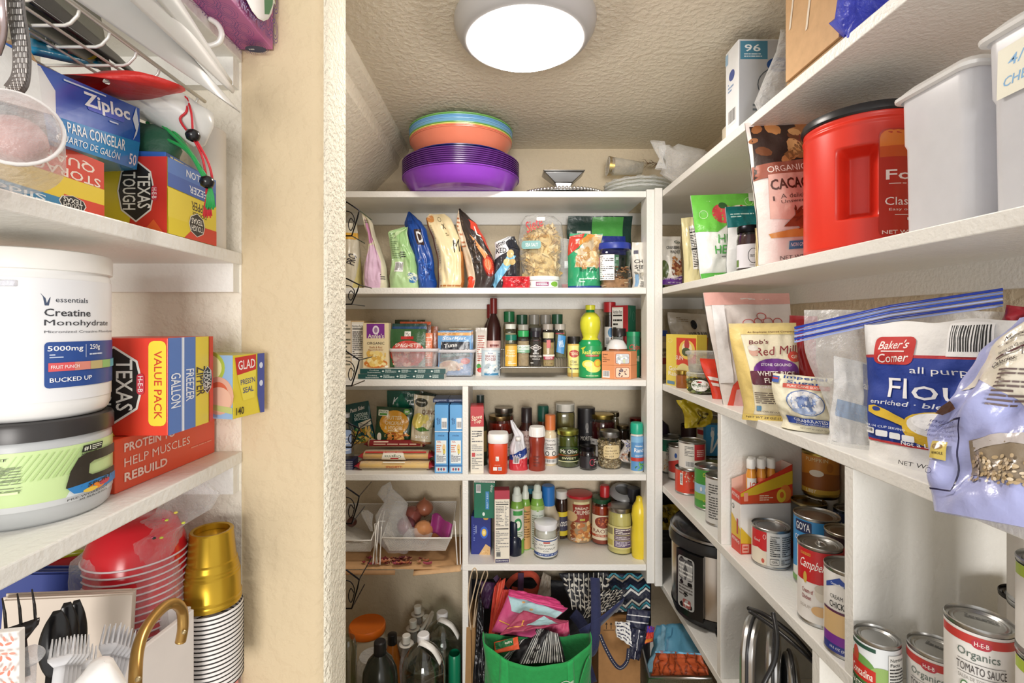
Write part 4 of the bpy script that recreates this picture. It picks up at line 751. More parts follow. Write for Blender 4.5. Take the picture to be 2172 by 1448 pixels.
# blue muffin mix boxes
for k, (x0, x1, y0, y1, lab) in enumerate(((922, 950, 916, 1004, 'blue muffin mix box, lower left of the four'), (953, 981, 916, 1004, 'blue muffin mix box, lower right of the four'), (922, 951, 863, 914, 'blue muffin mix box, upper left, end panel with barcode'), (954, 982, 863, 914, 'blue muffin mix box, upper right, end panel with barcode'))):
    Y = 1.612; w_ = XA(x1, Y)-XA(x0, Y); z0 = Z4+.0003 if k < 2 else Z4+.1345; h_ = .1337 if k < 2 else .088
    if k < 2:
        pr = [('r', .1, .24, .88, .80, '#e9efee'), ('t', .5, .92, .5, .04, 'mix', '#1d4f86'), ('l', .2, .74, .8, .79, 2, '#c9553c'), ('l', .14, .5, .5, .7, 4, '#d0703c'), ('e', .7, .62, .12, .09, '#e8c98a'), ('e', .72, .53, .1, .06, '#e3d05c'), ('l', .66, .44, .74, .6, 3, '#334'), ('l', .14, .28, .84, .46, 6, '#667'), ('r', .1, .04, .9, .16, '#c8d9e4'), ('e', .3, .1, .07, .035, '#b0343c'), ('e', .5, .1, .07, .035, '#33587c'), ('e', .7, .1, .07, .035, '#b0343c'), ('r', 0, .17, 1, .2, '#2c6fae')]
    else: pr = [('r', 0, 0, 1, .03, '#dfeaf0'), ('r', .5, .12, .9, .52, '#eef2f2'), ('bar', .5, .12, .9, .4), ('t', .2, .4, .5, .08, 'corn muffin', '#1d4f86', 90), ('t', .34, .4, .4, .06, 'mix', '#1d4f86', 90)]
    carton('muffin_mix_box', lab, 'box', w_, .13, h_, '#5aa3dc', (XA((x0+x1)/2, Y), Y, z0), front=pr, top=[('r', .05, .02, .95, .5, '#4b96d3')], fc={'b': '#2a5d94'})
for i, x in enumerate((934, 966)):
    b = carton('muffin_mix_box', ['blue muffin mix box lying on top at left', 'blue muffin mix box lying on top at right'][i], 'box', .05, .09, .012, '#2b3f6e', (XA(x, 1.66), 1.66, Z4+.2232), front=[('l', .1, .2, .9, .8, 2, '#cfd8e8')])
# wall jar at far left with wire basket of foil sweets
t = vessel('milk_bottle', 'tall empty clear glass bottle at the left edge', 'bottle', (XA(733, 1.68), 1.68, Z4+.032), [(.026, 0), (.028, .004), (.028, .10), (.012, .125), (.012, .14)], 'glass', '#e8eef2', [(.014, .138), (.014, .152)], '#c9ccd0', lab=(.02, .1, .0285, '#8fa5c8', [('l', .1, .1, .9, .9, 6, '#dfe6f0')], 2))
t = thing('wire_tray', 'navy gridded tray under the clear glass bottle', 'tray', (XA(745, 1.68), 1.68, Z4)); b = MB()
b.box(-.06, .015, -.03, .03, .0, .03, '#23284e'); b.build('tray_body', 'plastic', t, smooth=False)
p = MB(); prints(p, flat((-.06, -.03, 0), (1, 0, 0), (0, 0, 1), .075, .03), [('r', .06*k+.01, .0, .06*k+.02, 1, '#c6cad6') for k in range(16)]+[('r', 0, .2*k+.1, 1, .2*k+.14, '#c6cad6') for k in range(5)]); p.build('grid_lines', 'plastic', t, smooth=False)
# ---------------------------------------------------------------- fourth shelf, right compartment
def G(x0, x1, yt, yb, z=Z4): return rnd(x0, x1, yt, z, Yof(z, yb))
def jar(x0, x1, yt, yb, label, fillc, lidc, lab=None, z=Z4, name='jar', neck=.85, gl='#eef0ee', fillm='liquid', lidm='metal', nk=.1, fill=.84, cat='jar', sh=.12, sq=2, mt='glass', **k):
    r, h, l = rnd(x0, x1, yt, z, Yof(z, yb)); q = h*(1-nk)
    pr = [(r*.88, 0), (r, .004), (r, q*(1-sh)), (r*(neck+1)/2*1.03, q*(1-sh*.45)), (r*neck, q), (r*neck, h*.98)]
    lb = (h*lab[0], h*lab[1], r+.0005, lab[2], lab[3], lab[4] if len(lab) > 4 else 2.7) if lab else None
    return vessel(name, label, cat, l, pr, mt, gl, [(r*neck+.002, q), (r*neck+.003, q+.002), (r*neck+.003, h-.001), (r*neck, h)], lidc, lidm, h*fill if fillc else None, fillc or '#000', fillm, lb, sq=sq, **k)
r, h, l = G(1006, 1036, 829, 975)
vessel('olive_oil_bottle', 'dark green square oil bottle behind the stuffing box', 'bottle', (l[0], 1.72, Z4), [(r, 0), (r, h*.55), (r*.5, h*.75), (r*.4, h*.88)], 'gloss', '#1f2a1a', [(r*.52, h*.8), (r*.52, h)], '#20302c', lab=(h*.2, h*.5, r+.0005, '#7a6a3c', [], 2), cap_name='cap')
r, h, l = G(1126, 1140, 862, 950)
bx(998, 1026, 862, Z4, 1.612, .075, 'red and white stuffing mix box, end panel forward', '#e6dfce', [('r', 0, .70, 1, 1, '#b8222a'), ('t', .48, .84, .8, .07, 'Stove', '#f2e6c8', 12, 'i'), ('t', .52, .77, .6, .07, 'Top', '#f2e6c8', 12, 'i'), ('r', .06, .04, .94, .66, '#e9e4d4'), ('l', .1, .46, .9, .65, 5, '#777'), ('l', .5, .55, .85, .64, 3, '#333'), ('r', .1, .25, .35, .31, '#c23a3a'), ('t', .65, .28, .5, .025, 'CALORIE', '#44506a'), ('l', .1, .06, .9, .24, 7, '#777'), ('l', .1, .33, .9, .44, 4, '#999')], fc={'r': '#b8222a', 'u': '#c02a30'}, rz=math.radians(3))
jar(1035, 1087, 875, 978, 'large jar of red salsa with gold lid', '#a6301f', '#b49a6a', (.1, .6, '#e6ddce', [('t', .7, .7, .5, .1, 'SALSA', '#7a2a1e'), ('l', .2, .15, .9, .5, 5, '#8a6a5a')]))
jar(1048, 1090, 860, 938, 'second red sauce jar with silver lid behind', '#8a2a1e', '#9a958e', None)
r, h, l = G(1034, 1079, 912, 1007)
vessel('mint_tub', 'orange clear tub of mints with a white lid, barcode side', 'container', (l[0], l[1], Z4+.0003), [(r*.82, 0), (r*.88, .004), (r*.92, h*.7), (r*.9, h*.78)], 'gloss', '#dd4a24', [(r*.95, h*.77), (r*.98, h*.8), (r*.98, h*.95), (r*.9, h)], '#f2f2f0', sq=4, capsq=4, lab=(.01, h*.7, r*.93, None, [('r', .4, .42, .54, .6, '#f3efe8'), ('l', .42, .44, .52, .58, 3, '#555'), ('r', .3, .04, .46, .18, '#f3efe8'), ('r', .5, .04, .66, .18, '#e8e0dc'), ('l', .5, .05, .65, .17, 2, '#3a5a9a'), ('l', .35, .24, .6, .28, 1, '#f3c0a8')], 2.2), rz=0)
w_, h_, l = front(1080, 1121, 894, Z4, 1.64)
t = pouch('salt_pouch', 'clear pouch with spout and a red, white and blue foot', 'pouch', w_, h_, .05, (l[0], 1.665, Z4), '#dcdde2', [('p', [(0, 0), (1, 0), (.98, .26), (.5, .22), (0, .3)], '#c93a44'), ('p', [(0, .3), (.5, .38), (1, .46), (1, .34), (.5, .22), (0, .2)], '#26428c'), ('bar', .2, .14, .55, .27), ('t', .4, .3, .5, .05, 'SALT', '#fff')], ol=[(0, -50, 50), (40, -46, 46), (70, -22, 30), (88, -36, -8), (100, -40, -28)], seed=111, gus=.9, crum=.006)
MB().lathe([(.008, 0), (.009, .0), (.009, .012), (.0001, .012)], '#e9e9e6', 16, (0, -.012, 0)).build('spout_cap', 'plastic', t).location = (-.002, -.02, h_*.62)
def sauce(x0, x1, yt, yb, label, bodyc, capc, lab=None, z=Z4, neck=.34, sh=.55, nk=.22, mt='gloss', cat='bottle', capr=None, name='sauce_bottle', fill=None, fillc='#000', sq=2, capb=.04, Y=None, rid=0):
    r, h, l = rnd(x0, x1, yt, z, Y or Yof(z, yb)); q = h*(1-nk); rn = r*neck
    pr = [(r*.93, 0), (r, .004), (r, h*sh), (r*.95, h*sh+(q-h*sh)*.22), (r*.72, h*sh+(q-h*sh)*.5), (rn*1.15, h*sh+(q-h*sh)*.85), (rn, q), (rn, h*.97)]
    lb = (h*lab[0], h*lab[1], r+.0005, lab[2], lab[3], lab[4] if len(lab) > 4 else 2.6) if lab else None
    cr = capr*r if capr else rn*1.15
    return vessel(name, label, cat, l, pr, mt, bodyc, [(cr, q-h*capb), (cr, h*.985), (cr*.88, h)], capc, 'plastic', h*fill if fill else None, fillc, 'liquid', lb, cap_name='cap', sq=sq, ridges=rid)
sauce(1101, 1133, 861, 985, 'dark barbecue sauce bottle with black cap and pale label', '#3a1c18', '#2a2224', (.1, .6, '#b9a39a', [('t', .5, .8, .7, .09, 'ROASTED', '#6a3a34'), ('t', .5, .65, .7, .09, 'GARLIC', '#6a3a34'), ('t', .5, .5, .7, .09, 'CHIPOTLE', '#6a3a34'), ('t', .5, .35, .6, .09, 'SAUCE', '#6a3a34')]), neck=.62, sh=.6, nk=.24)
sauce(1137, 1167, 857, 960, 'amber sauce bottle with dark green cap', '#6a3a24', '#1d5a4a', None, neck=.66, sh=.55, nk=.26, rid=14)
r, h, l = G(1121, 1157, 900, 1000)
vessel('chili_powder_bottle', 'hourglass bottle of red chili powder with white cap', 'spice jar', l, [(r*.95, 0), (r, .004), (r*.98, h*.25), (r*.84, h*.45), (r*.9, h*.6), (r*.96, h*.7), (r*.86, h*.78)], 'gloss', '#8e3626', [(r*.94, h*.78), (r*.95, h*.95), (r*.85, h)], '#f0efec', lab=(h*.04, h*.7, r*1.0, None, [('l', .3, .1, .6, .5, 4, '#6a2418')], 2.4), cap_name='cap', ridges=18)
sauce(1153, 1181, 876, 988, 'cream cinnamon sauce bottle with bright orange cap', '#e2d2b0', '#e07f48', (.04, .55, '#e8e6e0', [('t', .5, .9, .6, .06, 'PRIMAL', '#333'), ('t', .5, .76, .7, .1, 'Cinnamon', '#4a3a30', 0, 'i'), ('e', .3, .4, .12, .09, '#2a2a2a'), ('e', .68, .4, .12, .09, '#2a2a2a'), ('e', .3, .4, .08, .06, '#e8e6e0'), ('e', .68, .4, .08, .06, '#e8e6e0'), ('r', .0, .2, 1, .3, '#df8452'), ('bar', .1, .04, .8, .18), ('l', .2, .55, .8, .68, 2, '#777')]), neck=.7, sh=.6, nk=.26)
jar(1178, 1219, 851, 945, 'square jar with white lid behind the pickle jar', '#7a6e3c', '#e8e4da', (.2, .5, '#d8cfc0', [('t', .5, .6, .8, .3, 'SPICES', '#55402c')]), sq=3.5, lidm='plastic', neck=.9, sh=.1, nk=.14)
jar(1181, 1228, 905, 993, 'jar of green sweet pickles with lime green lid', '#4f5a22', '#b9bf5c', (.16, .58, '#1f2c16', [('t', .5, .7, .72, .26, 'Mt Olive', '#f0f0dc'), ('r', .02, .4, .98, .5, '#7a3a22'), ('t', .5, .26, .6, .14, 'SWEET', '#d9d8a8'), ('r', 0, .02, 1, .08, '#cfd0a0'), ('o', .5, .7, .42, .26, .01, '#7fae3c')], 2.2), neck=.9, nk=.13)
r, h, l = G(1225, 1262, 861, 935)
vessel('salt_canister', 'tall black round salt canister', 'tin', (l[0], l[1], Z4), [(r*.98, 0), (r, .003), (r, h-.002)], 'card', '#1c1a1e', [(r*1.02, h-.004), (r*1.02, h), (r*.97, h+.001)], '#2c2a2c', lab=(.002, h-.006, r+.0004, None, [('t', .5, .42, .62, .09, 'MORTON', '#dcd6cc'), ('e', .47, .66, .07, .09, '#6d6a68'), ('p', [(.42, .54), (.54, .54), (.5, .64), (.46, .64)], '#8c8986')], 2.6))
jar(1224, 1253, 910, 972, 'small dark jar with silver lid right of the pickles', '#2c2226', '#a9a9a9', (.1, .7, '#2a2428', [('l', .2, .3, .8, .8, 3, '#a09a94')]), nk=.2)
jar(1229, 1264, 940, 998, 'small black jam jar with a curly red drawing', '#231a20', '#2a282c', (.1, .6, '#1f1a20', [('o', .64, .5, .12, .3, .03, '#b83248'), ('l', .75, .2, .95, .8, 3, '#c9c2bc')]), nk=.2, neck=.88)
jar(1250, 1305, 872, 962, 'jar of dark cherries with gold lid', '#4a1218', '#b09a54', (.1, .48, '#dcd9d6', [('l', .1, .2, .5, .9, 4, '#777')]), neck=.82)
jar(1296, 1313, 872, 930, 'narrow jar behind the cherries with an olive lid', '#6a5a3c', '#6a624c', None)
r, h, l = G(1268, 1317, 907, 996)
t = vessel('mason_jar', 'glass mason jar of chickpeas with a handwritten tan label', 'jar', l, [(r*.9, 0), (r, .005), (r, h*.72), (r*.82, h*.83), (r*.82, h*.95)], 'glass', '#eef0ee', [(r*.86, h*.84), (r*.88, h*.85), (r*.88, h*.985), (r*.8, h), (r*.7, h-.001)], '#a8a8a8', 'metal', fill=h*.68, fillcol='#d2ba8c', fillm='food', ins=.84, lab=(h*.3, h*.66, r+.0008, None, [('rr', .2, 0, .82, 1, .25, '#d9c596'), ('t', .42, .8, .24, .12, 'Dry', '#5a4a34', 3, 'i'), ('t', .48, .58, .42, .12, 'Garbanzo', '#5a4a34', 3, 'i'), ('t', .5, .36, .5, .12, 'beans 2 cup', '#5a4a34', 3, 'i'), ('t', .42, .16, .3, .12, 'at 325', '#5a4a34', 3, 'i')], 2.4))
grains(t, ['#d9c49e', '#cdb48a', '#e6d6b6', '#c4a878'], 1000, lambda q: (lambda a, s, zq: (s*r*.93*cos(a), s*r*.93*sin(a), zq))(q.uniform(0, 6.28), sqrt(q.random())*.15+.85, .005+q.random()*h*.70), .0037, 'chickpeas', shape=1.1)
jar(1306, 1334, 898, 970, 'jar of dark preserves with bronze lid behind the foil packet', '#3c2a20', '#8a7a58', (.35, .6, '#4a3a2c', [('t', .5, .5, .8, .4, 'jam', '#b0a890')]))
tbag([(1316, 976), (1337, 976), (1337, 930), (1320, 935)], .04, 1.67, 'shiny blue and white foil packet near the ranch shaker', '#b9b4b0', [('n', .1, .45, .95, 1, ['#2a3c8c', '#e8e8ec', '#4a5cb0'], 22, .12, 3), ('n', .1, .05, .9, .45, ['#c9a68c', '#e6dcd4', '#8a5a48'], 26, .11)], seed=121, gus=1, crum=.012, cat='packet', name='foil_packet')
r, h, l = G(1337, 1364, 893, 1003)
vessel('ranch_shaker', 'blue ranch seasoning shaker with teal cap at shelf end', 'shaker', (l[0], l[1], Z4), [(r*.95, 0), (r, .004), (r, h*.74), (r*.9, h*.78)], 'gloss', '#d8d4c8', [(r*.98, h*.78), (r*1.0, h*.8), (r*1.0, h*.96), (r*.9, h)], '#25a888', lab=(h*.04, h*.74, r+.0005, '#5a93c8', [('r', 0, .82, 1, .98, '#7fb4dc'), ('t', .55, .72, .5, .05, 'Hidden', '#f3f6f4'), ('t', .6, .6, .7, .12, 'Ranch', '#f4f6f8'), ('t', .6, .44, .6, .05, 'SEASONING', '#dfeaf4'), ('r', 0, .28, 1, .38, '#c0392c'), ('n', .3, .02, .95, .24, ['#4f9a4a', '#7fc06a', '#2f7a34'], 14, .12, 3)], 2.5), cap_name='cap', ridges=20)
jar(1336, 1366, 883, 950, 'dark red jar with maroon lid behind the ranch shaker', '#3a1c1c', '#8a2a24', None, neck=.9)
# ================================================================ fifth shelf, right compartment
Z5 = SB[5]
carton('cracker_box', 'navy blue cracker box with a sun and cracker picture, lower of two', 'box', XA(1042, 1.70)-XA(1001, 1.70), .06, .128, '#1b2c82', (XA(1021, 1.70), 1.67, Z5), front=[('e', .66, .58, .2, .16, '#2f62c8'), ('e', .66, .58, .12, .1, '#e8c24a'), ('e', .66, .58, .07, .055, '#f6e6a0'), ('p', [(.4, 0), (.98, 0), (.98, .2), (.74, .28)], '#dcb47a'), ('n', .55, .02, .92, .18, ['#c99a5c', '#e8cc9a'], 10, .05), ('t', .25, .66, .4, .035, 'CRACKERS', '#c8d4f4', 90), ('l', .12, .35, .2, .8, 8, '#8094d8'), ('e', .75, .96, .13, .05, '#d8a84a')], rz=math.radians(-3))
carton('granola_box', 'green cracker box standing on the navy box', 'box', XA(1050, 1.67)-XA(1006, 1.67), .07, .1245, '#0f7255', (XA(1028, 1.67), 1.655, Z5+.1284), front=[('bar', .1, .68, .32, .9), ('t', .84, .8, .34, .1, 'crunchy', '#e8f0ea', 80, 'i'), ('r', .55, .24, .72, .72, '#3a8fd0'), ('l', .6, .26, .68, .7, 9, '#cfe4f6'), ('e', .46, .11, .06, .05, '#e8f4ee'), ('r', 0, .955, 1, 1, '#e8e6dc'), ('l', .05, .96, .95, .99, 1, '#222')], rz=math.radians(-4))
bx(1049, 1081, 1040, Z5, 1.615, .04, 'red and cream carton with nutrition panel beside the dark bottle', '#e6ddcc', [('r', 0, .88, 1, 1, '#a8223a'), ('r', .06, .02, .96, .86, '#e8e2d2'), ('t', .5, .84, .85, .03, 'Nutrition Facts', '#222'), ('r', .08, .80, .92, .815, '#222'), ('l', .08, .5, .62, .79, 14, '#666'), ('l', .68, .5, .92, .79, 14, '#888'), ('r', .08, .46, .92, .475, '#333'), ('l', .08, .16, .92, .44, 12, '#888'), ('r', .12, .08, .4, .15, '#8a8a88'), ('l', .14, .09, .38, .14, 3, '#222'), ('r', .05, .0, .95, .05, '#38305a'), ('t', .5, .025, .8, .02, 'SERVING', '#ddd')], fc={'r': '#a8223a', 'u': '#b02a3e', 'l': '#a8223a'}, rz=math.radians(3))
def spray(x0, x1, yt, yb, Y, label, lab, capc='#dfe8dc', bodyc='#7fae4a', Yq=None):
    r, h, l = rnd(x0, x1, yt, Z5, Y)
    return vessel('cooking_spray', label, 'spray can', (l[0], l[1], Z5), [(r*.95, 0), (r, .004), (r, h*.70), (r*.8, h*.78), (r*.6, h*.80)], 'gloss', bodyc, [(r*.72, h*.79), (r*.72, h*.88), (r*.55, h*.90), (r*.5, h*.97), (r*.3, h)], capc, lab=(.004, h*.69, r+.0004, lab[0], lab[1], 2.8), cap_name='nozzle_cap')
spray(1082, 1111, 1027, 0, 1.665, 'green cooking spray can with round green emblem, front left', ('#d8d9cf', [('e', .55, .66, .2, .14, '#2f8a4a'), ('e', .55, .66, .12, .08, '#dfe8d4'), ('r', .3, .86, .8, .96, '#3f9a4c'), ('p', [(0, 0), (1, 0), (1, .34), (0, .2)], '#7dae45'), ('l', .2, .3, .8, .5, 5, '#6a8a5a')]))
spray(1104, 1125, 1025, 0, 1.70, 'tan cooking spray can second from the left', ('#cf9f62', [('l', .3, .2, .8, .9, 12, '#7a5428')]), '#dfe4d8')
spray(1125, 1154, 1022, 0, 1.70, 'white cooking spray can with green top band', ('#cfd6cc', [('l', .2, .1, .8, .8, 14, '#7f8f80'), ('r', 0, .9, 1, 1, '#9cc06a')]))
r, h, l = rnd(1117, 1135, 1030, Z5, 1.78)
vessel('teal_pump_bottle', 'dark bottle with a teal round cap behind the sprays', 'bottle', l, [(r, 0), (r, h*.9)], 'gloss', '#3a3a34', [(r*1.2, h*.9), (r*1.2, h)], '#2f7f96')
sauce(1139, 1187, 1021, 1158, 'ranch dressing bottle with blue and white cap', '#c9bda6', '#2c74c0', (.05, .42, '#8c8a84', [('t', .75, .8, .4, .1, 'RANCH', '#e8e4dc'), ('e', .8, .6, .14, .1, '#3c3a3a'), ('l', .1, .1, .9, .5, 6, '#5c5a55')]), z=Z5, neck=.5, sh=.42, nk=.3)
r, h, l = rnd(1076, 1107, 1098, Z5, Yof(Z5, 1181))
vessel('dark_pump_bottle', 'small glossy midnight blue bottle in front of the sprays', 'bottle', l, [(r*.95, 0), (r, .004), (r, h*.42), (r*.85, h*.52), (r*.6, h*.57)], 'gloss', '#141c2e', [(r*.62, h*.55), (r*.64, h*.57), (r*.62, h*.95), (r*.5, h)], '#141e30', cap_name='cap')
jar(1133, 1182, 1095, 1187, 'white jar of coconut oil with white lid', '#e8e6dc', '#eceef2', (.08, .6, '#e9e9e2', [('r', 0, .86, 1, .92, '#33508c'), ('rr', .4, .76, .6, .84, .4, '#b8382c'), ('t', .5, .66, .46, .12, 'Organics', '#3f4a44', 0, 'n'), ('t', .5, .45, .56, .1, 'COCONUT', '#2a3038', 0, 'n'), ('t', .5, .32, .2, .07, 'OIL', '#2a3038', 0, 'n'), ('r', 0, .04, 1, .2, '#2c4a8a'), ('t', .55, .12, .6, .08, 'NET WT 14 OZ', '#dfe6f0'), ('l', .02, .35, .2, .8, 6, '#889')], 2.9), z=Z5, lidm='plastic', neck=.92, nk=.18, sh=.14, ridges=30)
jar(1178, 1204, 1035, 1144, 'dark chocolate spread jar with white lid and yellow label', '#3a2018', '#dcdad4', (.08, .58, '#d8c434', [('r', .3, .2, 1, .8, '#3a3a52'), ('t', .65, .5, .5, .2, 'cocoa', '#e8e4dc', 0, 'i')]), z=Z5, lidm='plastic', nk=.16, neck=.8)
r, h, l = rnd(1203, 1255, 1036, Z5, Yof(Z5, 1152))
vessel('bread_crumb_canister', 'tall canister of bread crumbs with red lid', 'tin', l, [(r*.95, 0), (r, .003), (r, h*.95)], 'card', '#9a7a5a', [(r*1.05, h*.94), (r*1.06, h*.955), (r*1.06, h*.995), (r*1.0, h)], '#b5202a', lab=(.002, h*.92, r+.0004, '#a58a68', [('p', [(.26, .9), (.76, .9), (.72, .48), (.3, .48)], '#8e2f22'), ('r', .3, .9, .74, .96, '#d8cf9c'), ('t', .52, .81, .36, .05, 'BREAD', '#f0e6d0'), ('t', .52, .71, .44, .1, 'CRUMBS', '#f0e6d0'), ('r', .46, .52, .6, .57, '#b8b04a'), ('e', .2, .6, .2, .12, '#cfae7c'), ('n', .2, .05, .85, .45, ['#d9a05a', '#b8703a', '#e8c48a', '#8a4a2a', '#c98448'], 60, .07, 1.4), ('e', .86, .24, .16, .12, '#e8dcc8'), ('e', .86, .24, .12, .09, '#a8402a'), ('l', .22, .04, .5, .1, 2, '#f0e8dc')], 3.0))
jar(1254, 1297, 1046, 1157, 'jar of red marinara sauce with dark green lid', '#a83c20', '#1f4a30', (.12, .66, '#e3d8bc', [('e', .5, .72, .34, .24, '#8c3a28'), ('n', .3, .58, .7, .86, ['#c4683c', '#7a2a1c', '#d98a58'], 20, .06), ('t', .4, .36, .64, .16, "RAO'S", '#7a2a1e', 0, 'n'), ('r', 0, .12, 1, .22, '#b04a2a'), ('t', .5, .17, .6, .06, 'ROASTED GARLIC', '#f0e0c8')], 2.5), z=Z5, lidm='plastic', nk=.1, neck=.84)
r, h, l = rnd(1272, 1293, 1025, Z5, 1.76)
vessel('red_capped_bottle', 'bottle with bright red cap behind the marinara', 'bottle', l, [(r*1.4, 0), (r*1.4, h*.55), (r*.9, h*.7), (r*.8, h*.8)], 'gloss', '#7a4a3a', [(r*.95, h*.74), (r*.98, h*.97), (r*.8, h)], '#b8262a')
t = jar(1288, 1343, 1061, 1178, 'large mason jar of pale yellow fat with dark printed label', '#ddd48e', '#b3aea4', (.14, .62, '#cfc584', [('r', .26, .62, .72, .92, '#5a4a58'), ('r', .26, .38, .72, .6, '#6a5a66'), ('r', .26, .06, .72, .36, '#57476a'), ('l', .3, .66, .7, .9, 3, '#e8e0d8'), ('l', .3, .1, .7, .34, 4, '#d8d0d8'), ('l', .3, .42, .7, .56, 2, '#cfc6cc'), ('r', .02, .6, .22, .9, '#8a8058'), ('r', .02, .1, .22, .35, '#b0a04c')], 2.9), z=Z5, neck=.9, nk=.1, fill=.9, gl='#f2f2e6', cat='jar', name='mason_jar', ridges=40)
r, h, l = rnd(1330, 1372, 1056, Z5, Yof(Z5, 1190))
t = thing('mustard_bottle', 'yellow squeeze bottle cut off by the corner post', 'bottle', (XA(1355, 1.66), 1.655, Z5))
b = MB(); vs = []; pr_ = [(.022, 0), (.025, .006), (.026, .07), (.022, .11), (.026, .14), (.022, .17), (.012, .186), (.010, .196), (.010, .2), (.0001, .204)]
b.lathe(pr_, '#e2c934', 24, (0, 0, 0), sx=1.0, sy=1); b.build('bottle_body', 'gloss', t)
t = vessel('serving_dish', 'grey plastic lid leaning at the back of the shelf', 'lid', (XA(1322, 1.78), 1.78, Z5+.165), [(.045, 0), (.05, .006), (.046, .016), (.03, .022)], 'plastic', '#8f8f8f', rot=(math.radians(20), 0, 0))
vessel('dark_canister', 'dark canister under the grey lid at the back', 'tin', (XA(1322, 1.78), 1.785, Z5), [(.03, 0), (.03, .15), (.028, .158)], 'plastic', '#4a4648')
vessel('black_capped_jar', 'black lidded jar at back right beside the mustard', 'jar', (XA(1345, 1.74), 1.745, Z5), [(.02, 0), (.022, .15)], 'gloss', '#5c5040', [(.022, .15), (.022, .2)], '#33343c') 
# ================================================================ fifth shelf, left compartment: cardboard, wire baskets, onions
zc = Z5-.012
t = thing('cardboard_sheet', 'flattened brown cardboard lining the shelf under wire baskets', 'cardboard', (0, 0, zc)); b = MB()
b.grid(lambda u, v: (XA(700, 1.6)+u*(-.137-XA(700, 1.6)), 1.595+v*.23, .004+.003*noise.noise(Vector((u*4, v*3, 1)))-(.004 if v < .01 else 0)), 24, 8, '#c49a6c'); b.build('top_layer', 'brown_board', t, solid=.002)
b = MB(); b.grid(lambda u, v: (XA(700, 1.59)+u*(XA(838, 1.59)-XA(700, 1.59)), 1.588+.006*v, -.016+v*.013), 10, 2, '#a9825a'); b.build('front_flap', 'brown_board', t, solid=.0015)
b = MB(); b.grid(lambda u, v: (XA(876, 1.585)+u*(-.137-XA(876, 1.585)), 1.584+.02*v, -.006*(1-u)-.010+v*.012+.008*u), 10, 2, '#cba57a'); b.build('front_flap', 'brown_board', t, solid=.0015)
def basket(x0, x1, x2, x3, yt, yb, Y0, Y1, label):
    """x0..x1 top front rim, x2..x3 bottom front"""
    t = thing('wire_basket', label, 'basket', (XA((x0+x1)/2, Y0), Y0, zc+.006)); ox = XA((x0+x1)/2, Y0); d = Y1-Y0
    zt, zb_ = ZA(yt, Y0)-zc-.006, ZA(yb, Y0)-zc-.006; w_ = (XA(x1, Y0)-XA(x0, Y0))/2; wb = (XA(x3, Y0)-XA(x2, Y0))/2
    quads = [((-w_, 0, zt), (w_, 0, zt), (-wb, .012, zb_), (wb, .012, zb_)), ((-wb, .012, zb_), (wb, .012, zb_), (-wb, d-.02, zb_), (wb, d-.02, zb_)), ((-w_, 0, zt), (-w_, d, zt+.05), (-wb, .012, zb_), (-wb, d-.02, zb_)), ((w_, 0, zt), (w_, d, zt+.05), (wb, .012, zb_), (wb, d-.02, zb_)), ((-w_, d, zt+.05), (w_, d, zt+.05), (-wb, d-.02, zb_), (wb, d-.02, zb_))]
    b = MB()
    for q in quads:
        A, B, C_, D = [Vector(v) for v in q]; nu = max(4, int((B-A).length/.0055)); nv = max(4, int((C_-A).length/.0055))
        f = lambda u, v: (A*(1-u)+B*u)*(1-v)+(C_*(1-u)+D*u)*v
        n_ = int((nu+nv)); r_ = .0006
        for k in range(-nv, nu, 1):
            for s in (0, 1):
                u0, u1 = max(0, k)/nu, min(nu, k+nv)/nu; v0, v1 = max(0, -k)/nv, min(nv, nu-k)/nv
                p0, p1 = (f(u0, v0), f(u1, v1)) if s == 0 else (f(1-u0, v0), f(1-u1, v1))
                if (p1-p0).length > .002: b.tube([p0, p1], r_, '#e6e3dc', 3)
    o = b.build('mesh_panel', 'wire', t, smooth=False); o['kind'] = 'stuff'
    R_ = .0028
    MB().tube([(-w_, d, zt+.05), (-w_, 0, zt), (w_, 0, zt), (w_, d, zt+.05)], R_, '#eceae4', 8, True).build('rim', 'wire', t)
    for s in (-1, 1):
        MB().tube([(s*(w_+.004), .05, zt+.035), (s*(w_+.012), .0, zt+.055), (s*(w_+.02), -.004, 0.003), (s*(w_+.03), -.004, 0.003), (s*(w_+.026), .03, zt+.03), (s*(w_+.014), d, zt+.11)], .0022, '#e6e4de', 6).build('side_frame', 'wire', t)
    return t, zt, w_
tb, zt_, wb_ = basket(811, 957, 825, 945, 1141, 1171, 1.61, 1.80, 'white mesh basket of onions and plastic bag')
basket(700, 787, 700, 780, 1146, 1173, 1.61, 1.80, 'white mesh basket cut off by the wall at left')
t = thing('paper_liner', 'grey white paper liner inside the left wire basket', 'paper', (XA(745, 1.66), 1.66, zc+.01)); b = MB()
b.grid(lambda u, v: (-.06+u*.125, .02+.07*v, .03+.05*(1-u)*(.5+.5*v)+.006*noise.noise(Vector((u*5, v*4, 2)))), 12, 8, '#c9c4ba'); b.build('paper', 'paperbag', t)
mat('onion', .35, var=.22, vscale=14, coat=.3)
def onion(x, y, Y, rp, c, lab, rot=0):
    r = rp*Y/F; t = thing('onion', lab, 'onion', P(x, y, Y), 0, None, (rot, rot*.7, 0))
    MB().lathe([(.0001, -r*.82), (r*.5, -r*.76), (r*.9, -r*.4), (r, 0), (r*.88, r*.42), (r*.5, r*.78), (r*.16, r*.95), (r*.07, r*1.15), (.0001, r*1.2)], c, 20).build('bulb', 'onion', t)
    MB().tube([(0, 0, -r*.8), (r*.1, 0, -r*.95)], r*.14, '#7a5a3c', 6).build('root_tuft', 'cloth', t); return t
onion(900, 1077, 1.76, 19, '#a8664c', 'brown onion at the back of the basket against the wall')
onion(898, 1125, 1.67, 21, '#c98a5a', 'golden onion at the front of the basket', 1.2)
